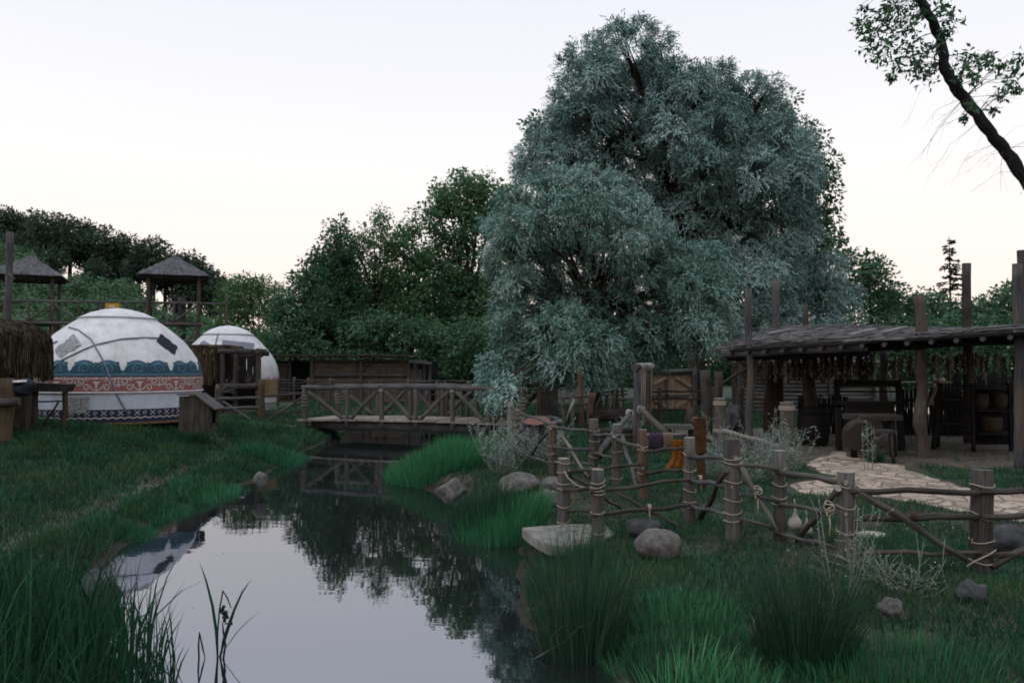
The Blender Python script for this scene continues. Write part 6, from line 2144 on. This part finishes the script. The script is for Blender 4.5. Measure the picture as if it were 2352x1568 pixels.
def grass_patch(name, x0, x1, y0, y1, n, hfun, wid, seed, mat, keep=None, tone=0.0, lab=None):
    rng = np.random.default_rng(seed)
    x = rng.uniform(x0, x1, n * 3); y = rng.uniform(y0, y1, n * 3)
    d = np.hypot(x, y)
    p = np.minimum(1, (y0 + 3.0) / d) ** 1.1
    k = rng.uniform(size=len(x)) < p
    x, y = x[k], y[k]
    s = poly_sdf(x, y, CH)
    tr = line_dist(x, y, TRAIL)
    fl = poly_sdf(x, y, np.array(FLAGPOLY))
    sh = poly_sdf(x, y, SHED_FLOOR)
    # keep to the picture's neighbourhood of the view so that no blades are wasted behind the camera
    cn = clump_noise(x, y)
    pr = np.where(s > 0.03, 1, 0) * np.where(tr < .16, .7, 1) * np.where(fl < .12, .03, 1) * np.where(sh < .3, .04, 1)
    if keep is not None: pr = pr * keep(x, y, s, cn)
    k = rng.uniform(size=len(x)) < pr
    x, y, s, cn, tr = x[k], y[k], s[k], cn[k], tr[k]
    x, y, s, cn, tr = x[:n], y[:n], s[:n], cn[:n], tr[:n]
    z = terrain(x, y) - 0.01
    h = hfun(x, y, s, cn, tr) * rng.uniform(0.55, 1.35, len(x))
    w_ = wid * rng.uniform(.6, 1.3, len(x)) * np.maximum(1, np.hypot(x, y) / 9.0) ** .7
    a = rng.uniform(0, 2 * PI, len(x))
    ln = np.stack([np.cos(a), np.sin(a)], 1) * rng.uniform(.1, .75, len(x))[:, None]
    rnd = np.clip(.42 + tone + .7 * (cn - .5) + rng.normal(0, .2, len(x)), 0, 1)
    o = blades(np.stack([x, y, z], 1), h, w_, ln, 1.8, rng, name, mat, rnd)
    print(name, len(x))
    return tag(o, lab, 'grass' if lab else None, kind='stuff')

grass_patch('grass', -17, -2.2, 4.5, 25, 150000, lambda x, y, s, cn, tr: (.085 + .10 * cn + .08 * np.exp(-(s / .4) ** 2) * (cn > .45)) * np.where(tr < .3, .6, 1), .009, 101, M['grass'])
grass_patch('grass', -1.8, 10, 3.0, 14, 120000, lambda x, y, s, cn, tr: .042 + .07 * cn + .05 * np.exp(-(s / .3) ** 2), .0065, 102, M['grass'], lambda x, y, s, cn: np.where(cn > .36, 1, .35))
grass_patch('grass', -9, 14, 13.5, 36, 60000, lambda x, y, s, cn, tr: .09 + .08 * cn, .012, 103, M['grass'])

# tall bank tufts of sedge
def tuft(name, label, cat, pos, n, rad, h0, h1, w_, mat, seed, spread=.55, tone=.5, group=None, curve=1.7, el=1.0):
    rng = np.random.default_rng(seed)
    a = rng.uniform(0, 2 * PI, n); r = np.sqrt(rng.uniform(0, 1, n)) * rad
    x = pos[0] + np.cos(a) * r; y = pos[1] + np.sin(a) * r * el
    z = np.minimum(terrain(x, y) - .02, pos[2] + .1); z = np.maximum(z, WATER_Z - .25)
    h = rng.uniform(h0, h1, n) * (1 - .25 * (r / rad) ** 2)
    lean = np.stack([np.cos(a), np.sin(a)], 1) * (spread * (r / rad) * rng.uniform(.4, 1.2, n))[:, None] + rng.normal(0, .10, (n, 2))
    root = thing(name, label, cat, pos, 0, group)
    blades(np.stack([x, y, z], 1), h, w_ * rng.uniform(.6, 1.3, n), lean, curve, rng, 'blades', mat, np.clip(tone + rng.normal(0, .25, n), 0, 1), root, pos)
    return root

tuft('rush_clump', 'tall dark rush clump at the water edge in front of the pale slab', 'rushes', (.50, 5.75, -.25), 900, .30, .45, .90, .005, M['rush'], 201, .42)
tuft('rush_clump', 'dark rush clump growing in front of the pale stone slab', 'rushes', (.50, 7.0, -.14), 560, .36, .22, .52, .005, M['rush'], 202, .36)
tuft('rush_clump', 'big dark fan of rushes in the near right grass below the third and fourth posts', 'rushes', tuple(on(1850, 1520)), 1100, .26, .35, .84, .0042, M['rush'], 203, .58, .40)
tuft('rush_clump', 'dark rush clump below the grassy bank tip in front of the pale boulder', 'rushes', tuple(on(1105, 1172)), 900, .42, .35, .72, .008, M['rush'], 204, .4, .4)
tuft('sedge_mound', 'bright green sedge mound hanging over the water near the footbridge', 'sedge', (-1.25, 14.6, -.15), 5200, 1.0, .30, .62, .009, M['sedge'], 205, .5, .42, None, 1.7, 1.2)
tuft('sedge_mound', 'bright green grass tuft between the pale boulder and the stone slab', 'sedge', (-.12, 9.6, -.2), 3000, .58, .20, .46, .006, M['sedge'], 206, .45, .36)
tuft('sedge_mound', 'bright broad bladed grass clump at the bottom edge of the near bank', 'sedge', tuple(on(1560, 1610)), 200, .24, .16, .38, .009, M['sedge'], 207, .5, .72)
tuft('sedge_mound', 'second broad bladed clump just right of the brightest one at the bottom edge', 'sedge', tuple(on(1690, 1600)), 160, .22, .12, .28, .008, M['sedge'], 217, .5, .6)
tuft('sedge_mound', 'soft bright grass patch above the broad bladed clump', 'sedge', tuple(on(1560, 1430)), 1800, .55, .06, .20, .005, M['sedge'], 208, .4, .45)
tuft('sedge_mound', 'short bright tuft in the lower right corner grass', 'sedge', tuple(on(2050, 1560)), 1600, .55, .10, .24, .005, M['sedge'], 209, .5, .25)
tuft('sedge_mound', 'bright tuft drooping over the left waterline beside the small smooth stone', 'sedge', tuple(on(500, 1112)), 1300, .70, .12, .28, .012, M['sedge'], 210, .5, .30)
tuft('sedge_mound', 'rounded tuft on the left bank below the foot trail', 'sedge', tuple(on(375, 1160)), 1100, .55, .10, .22, .010, M['sedge'], 211, .5, .12)
tuft('sedge_mound', 'long grass tuft at the left bank corner beside the footbridge post', 'sedge', tuple(on(640, 1040)), 1600, .9, .15, .32, .016, M['sedge'], 212, .5, .18)
tuft('sedge_mound', 'dense low tuft along the left waterline halfway up the pond', 'sedge', tuple(on(280, 1225)), 900, .45, .10, .20, .009, M['sedge'], 213, .5, .1)
tuft('sedge_mound', 'small dark tuft growing in the middle of the flagstone path', 'sedge', tuple(on(2010, 1062)), 240, .12, .15, .30, .012, M['sedge'], 214, .5, .1)

# reed bed in the lower left
rng = np.random.default_rng(300)
n = 1000
x = rng.uniform(-3.6, -1.85, n); y = rng.uniform(3.5, 6.3, n)
edge = np.interp(y, [3.5, 5.0, 5.8, 6.3], [-1.75, -2.05, -2.5, -2.95])
k = x < edge
x, y = x[k], y[k]
z = np.maximum(terrain(x, y) - .02, WATER_Z - .2)
h = rng.uniform(.36, .80, len(x)) * np.interp(x, [-3.6, -2.6, -1.9], [.85, 1.0, .75])
ln = rng.normal(0, .20, (len(x), 2)) + np.array([.05, 0])
o = blades(np.stack([x, y, z], 1), h, rng.uniform(.008, .020, len(x)), ln, 2.2, rng, 'reeds', M['reed'], np.clip(rng.normal(.35, .25, len(x)), 0, 1))
tag(o, kind='stuff')
n = 2600
x = rng.uniform(-4.2, -2.0, n); y = rng.uniform(3.5, 6.8, n)
k = x < np.interp(y, [3.5, 5.0, 5.8, 6.8], [-1.9, -2.3, -2.75, -3.3]); x, y = x[k], y[k]
z = np.maximum(terrain(x, y) - .02, WATER_Z - .1)
o = blades(np.stack([x, y, z], 1), rng.uniform(.15, .5, len(x)), rng.uniform(.004, .009, len(x)), rng.normal(0, .35, (len(x), 2)), 2.0, rng, 'undergrowth', M['reed'], np.clip(rng.normal(.2, .2, len(x)), 0, 1))
tag(o, kind='stuff')

def wblade(root, pts, d, w_, mat, name='blade'):
    """broad reed leaf through picture points at distance d"""
    P3 = [P(px, py, d + dd) for px, py, dd in pts]
    q = []
    for i in range(len(P3) - 1):
        for t in (0, .34, .67): q.append(P3[i].lerp(P3[i + 1], t))
    q.append(P3[-1])
    n_ = len(q)
    vs, fs = [], []
    for i, p in enumerate(q):
        t = (q[min(i + 1, n_ - 1)] - q[max(i - 1, 0)]).normalized()
        sd = t.cross(Vector((.25, 1, .1))).normalized()
        ww = w_ / 2 * min(1, .55 + 2.2 * i / n_) * (1 - (i / (n_ - 1)) ** 3)
        vs += [p - sd * ww, p + Vector((0, ww * .35, 0)), p + sd * ww]
    for i in range(n_ - 1):
        for j in (0, 1): fs.append([3 * i + j, 3 * i + j + 1, 3 * i + 4 + j, 3 * i + 3 + j])
    l = local(root)
    mb = MB(); mb.add([l(v) for v in vs], fs, None, 0, True)
    o = mb.build(name, mat, root)
    at = o.data.attributes.new('rnd', 'FLOAT', 'POINT'); at.data.foreach_set('value', np.full(len(vs), .35, dtype=np.float32))
    return o
RD = 5.6
root = thing('bur_reed', 'bur reed with two long leaves and a bent dark seed stalk standing in the water', 'water plant', P(500, 1502, RD))
wblade(root, [(500, 1510, 0), (497, 1450, 0), (488, 1390, 0), (474, 1335, 0), (458, 1288, 0)], RD, .026, M['reed'])
wblade(root, [(504, 1510, .02), (520, 1455, 0), (538, 1400, 0), (556, 1360, 0), (578, 1328, 0)], RD, .022, M['reed'])
wblade(root, [(502, 1510, .03), (545, 1450, .05), (570, 1425, .05), (600, 1400, .05)], RD, .006, M['reed'])
def stalk(root, pts, r, name='stalk', mat=None):
    mb = MB(); q = [P(a, b, RD) for a, b in pts]
    mb.tube(q, [r] * (len(q) - 1) + [r * .5], 6)
    return fin(mb, name, mat or M['reed_dark'], root)
stalk(root, [(499, 1512), (500, 1450), (504, 1400), (512, 1356), (522, 1372), (531, 1396)], .0055)
stalk(root, [(506, 1512), (512, 1470), (522, 1440), (534, 1405)], .006)
rg = random.Random(71)
mb = MB()
for i in range(15):
    q = P(506 + rg.uniform(0, 26), 1392 + rg.uniform(0, 40), RD + rg.uniform(-.03, .03))
    s_ = P(514, 1440, RD).lerp(P(524, 1400, RD), rg.random())
    mb.tube([s_, q], .003, 4); mb.blob(q, .012, .012, .012, .1, 6)
fin(mb, 'seed_head', M['reed_dark'], root)
stalk(root, [(513, 1512), (518, 1480), (513, 1450), (511, 1428)], .007)
root = thing('bent_reed', 'single dark reed folded over above the water left of the bur reed', 'water plant', P(457, 1512, RD))
stalk(root, [(457, 1512), (456, 1480), (458, 1451), (465, 1485), (471, 1510)], .0065)
root = thing('water_sprig', 'pair of slim green blades rising from the water near the reed bed', 'water plant', P(405, 1520, 5.5))
wblade(root, [(403, 1530, 0), (401, 1500, 0), (393, 1478, 0), (391, 1466, 0)], 5.45, .010, M['reed'])
wblade(root, [(404, 1530, 0), (412, 1505, 0), (425, 1480, 0)], 5.45, .009, M['reed'])
root = thing('bur_reed', 'dark berried reed stalks at the right edge of the reed bed', 'water plant', P(330, 1560, 5.0))
mb = MB()
for i in range(14):
    q = P(318 + rg.uniform(0, 40), 1518 + rg.uniform(0, 45), 5.0 + rg.uniform(-.03, .03))
    mb.tube([P(330 + rg.uniform(-5, 5), 1570, 5.0), q], .003, 4); mb.blob(q, .011, .011, .011, .1, 6)
fin(mb, 'seed_head', M['reed_dark'], root)
for pts, w_ in (([(290, 1560, 0), (300, 1480, 0), (316, 1420, 0), (354, 1400, 0)], .014), ([(300, 1570, 0), (312, 1500, 0), (330, 1440, 0), (348, 1415, 0)], .016), ([(270, 1560, 0), (278, 1470, 0), (284, 1390, 0), (290, 1340, 0)], .018),
               ([(240, 1560, 0), (240, 1460, 0), (248, 1360, 0), (262, 1255, 0)], .020), ([(330, 1575, 0), (345, 1520, 0), (380, 1480, 0)], .010)):
    wblade(root, pts, 5.0, w_, M['reed'])

# fallen twigs at the waterline
root = thing('fallen_branch', 'pale bare twigs lying in the water below the tall rush clump', 'branch', P(1280, 1490, 5.7))
mb = MB()
for a, b, c in (((1228, 1512), (1262, 1492), (1300, 1470)), ((1262, 1492), (1268, 1462), (1292, 1436)), ((1300, 1470), (1330, 1440), (1360, 1430))):
    mb.tube([P(a[0], a[1], 5.58), P(b[0], b[1], 5.58), P(c[0], c[1], 5.58)], [.006, .005, .003], 5)
fin(mb, 'twigs', M['wood_grey'], root)

# silver sage shrubs
def sage(label, pos, nst, rad, h0, h1, seed, leafy=1.0, upright=.6, L=.035, bare=False, tall=0):
    rr = random.Random(seed)
    rn = np.random.default_rng(seed)
    root = thing('sage_shrub', label, 'shrub', pos)
    mb = MB(); pts, dirs = [], []
    for i in range(nst + tall):
        a = rr.uniform(0, 6.28); ln = rr.uniform(h0, h1) * (1.35 if i >= nst else 1)
        sp = rad * rr.uniform(.15, 1) * (.5 if i >= nst else 1)
        b = Vector((math.cos(a) * .06, math.sin(a) * .06, -.03))
        t = Vector((math.cos(a) * sp, math.sin(a) * sp, ln))
        m = b.lerp(t, .5) + Vector((math.cos(a) * .08, math.sin(a) * .08, -.03)) * rad
        q = [b, b.lerp(m, .5), m, m.lerp(t, .5), t]
        r = rr.uniform(.0032, .006)
        mb.tube(q, [r, r * .9, r * .75, r * .6, r * .35], 4)
        tw_ = [(q, 1)]
        for _ in range(rr.randint(3, 6)):
            f = rr.uniform(.25, .9); s_ = b.lerp(m, f * 2) if f < .5 else m.lerp(t, f * 2 - 1)
            e = s_ + Vector((rr.uniform(-.16, .16), rr.uniform(-.16, .16), rr.uniform(.03, .22)))
            mb.tube([s_, s_.lerp(e, .5) + Vector((0, 0, .015)), e], [r * .5, r * .4, r * .25], 4); tw_.append(([s_, s_.lerp(e, .5), e], 1))
        for w_, _ in tw_:
            k = int(rr.randint(5, 11) * leafy)
            for _ in range(k):
                f = rr.uniform(.12, 1) * (len(w_) - 1); j = min(int(f), len(w_) - 2)
                p = w_[j].lerp(w_[j + 1], f - j)
                pts.append(tuple(p)); dirs.append((rr.uniform(-1, 1), rr.uniform(-1, 1), rr.uniform(-.1, 1)))
    mb.build('stems', M['sage_stem'], root)
    if pts:
        p = np.array(pts); d_ = unit(np.array(dirs))
        V = leaf_quads(p, d_, rdirs(len(p), rn), L * rn.uniform(.6, 1.4, len(p)), L * .36 * rn.uniform(.6, 1.4, len(p)))
        leaf_obj('leaves', V, rn.uniform(0, 1, len(p)), M['sage'], root)
    return root
M['sage_stem'] = plain('pale_sage_stem', (0.16, 0.17, 0.145), 0.85, 0.25, 20, 0)
sage('silvery sage shrub growing between the sedge mound and the first fence posts', on(1150, 1095), 40, .62, .5, .95, 1, .8, L=.045)
sage('pale dry sage tangle behind the first roped posts', on(1232, 1062), 34, .75, .35, .75, 2, .7, L=.045)
sage('silver sage shrub in front of the rope collared left post', on(1650, 1100), 26, .50, .35, .8, 3, .7, tall=9)
sage('tall silver sage shrub surrounding the rope collared right post', on(1790, 1100), 34, .55, .4, .8, 4, .75, tall=14)
sage('low silver sage shrub between the two rope collared posts', on(1720, 1110), 30, .55, .3, .6, 5, .9, tall=6)
sage('thin branching grey weed leaning across the third post from the right', on(1930, 1390), 9, .30, .55, .80, 6, .8, L=.022)
sage('sparse silver weed tangle in the grass under the right hand rails', on(2080, 1360), 14, .40, .12, .30, 7, .7, L=.018)
sage('single silver sprig in front of the shed floor edge', on(1996, 1082), 3, .10, .55, .75, 8, 1.2, L=.045)
sage('small sage shrub beside the winch frame post', on(1440, 1030), 30, .40, .3, .62, 9, 1.2, L=.045)

# tiny white flowers in the right-hand grass
rng = np.random.default_rng(401)
n = 60
x = rng.uniform(2.2, 5.2, n); y = rng.uniform(5.4, 8.0, n)
p = np.stack([x, y, terrain(x, y) + rng.uniform(.05, .11, n)], 1)
V = leaf_quads(p, rdirs(n, rng) * np.array([1, 1, .2]), np.tile([0, -.5, 1.0], (n, 1)), np.full(n, .014), np.full(n, .013))
M['petal'] = plain('pale_petal', (.5, .48, .5), .8, .1, 5, 0)
tag(leaf_obj('wildflowers', V, np.zeros(n), M['petal']), kind='stuff')

# a few fallen leaves drifting on the pond
rng = np.random.default_rng(402)
n = 70
x = rng.uniform(-4.0, 0.4, n); y = rng.uniform(4.6, 16, n)
k = (poly_sdf(x, y, CH) < -.08) & (rng.uniform(size=n) < np.exp(poly_sdf(x, y, CH) * .8) + .1)
x, y = x[k], y[k]; n = len(x)
V = leaf_quads(np.stack([x, y, np.full(n, WATER_Z + .004)], 1), rdirs(n, rng) * np.array([1, 1, 0.02]), np.tile([0, 0, 1.0], (n, 1)), rng.uniform(.02, .05, n), rng.uniform(.012, .022, n))
tag(leaf_obj('floating_leaves', V, np.zeros(n), M['board']), kind='stuff')
# ---------------------------------------------------------------- light, sky, camera
SUN_EL, SUN_AZ = math.radians(50.0), math.radians(-118.0)   # set high, left and behind the view, to light crowns from above
w = bpy.data.worlds.new('World')
bpy.context.scene.world = w
w.use_nodes = True
nt = w.node_tree
bg = nt.nodes['Background']
sky = nt.nodes.new('ShaderNodeTexSky')
sky.sky_type = 'NISHITA'
sky.sun_disc = False
sky.sun_elevation = SUN_EL
sky.sun_rotation = SUN_AZ
sky.air_density = 1.0
sky.dust_density = 2.0
sky.ozone_density = 1.0
# dusk veil over the clear sky: peach horizon, unseen zenith brightened to top-light the trees
tc = nt.nodes.new('ShaderNodeTexCoord')
sp = nt.nodes.new('ShaderNodeSeparateXYZ')
nt.links.new(tc.outputs['Generated'], sp.inputs[0])
veil = ramp(nt, sp.outputs['Z'], [(0.0, (8.0, 6.1, 5.2)), (0.10, (7.9, 6.75, 6.1)), (0.24, (7.4, 7.1, 6.9)), (0.44, (6.3, 6.45, 6.95)), (0.62, (7.6, 8.2, 9.0)), (1.0, (11.5, 13.2, 15.2))])
col = mix(nt, 0.90, sky.outputs[0], veil)
nt.links.new(col, bg.inputs['Color'])
bg.inputs['Strength'].default_value = 0.15

sd = bpy.data.lights.new('sun', 'SUN')
sd.energy = 0.6
sd.angle = math.radians(28)
sd.color = (0.93, 0.97, 1.0)
so = link(bpy.data.objects.new('sun', sd))
dirv = Vector((math.sin(SUN_AZ) * math.cos(SUN_EL), math.cos(SUN_AZ) * math.cos(SUN_EL), math.sin(SUN_EL)))
so.rotation_euler = (-dirv).to_track_quat('-Z', 'Y').to_euler()
so['kind'] = 'helper'

cd = bpy.data.cameras.new('camera')
cam = link(bpy.data.objects.new('camera', cd))
cam.location = (0, 0, EYE)
cam.rotation_euler = (math.radians(90) + PITCH, 0, 0)
cd.sensor_width = 36
cd.lens = F / 2352 * 36
cd.clip_start = 0.05
cd.clip_end = 3000
sc = bpy.context.scene
sc.camera = cam
sc.view_settings.view_transform = 'Standard'
sc.view_settings.look = 'None'
sc.view_settings.gamma = 1
sc.view_settings.use_curve_mapping = False
sc.view_settings.exposure = 0.0
sc.cycles.max_bounces = 5
sc.cycles.diffuse_bounces = 1
sc.cycles.glossy_bounces = 3
sc.cycles.transmission_bounces = 3
sc.cycles.filter_width = 1.8
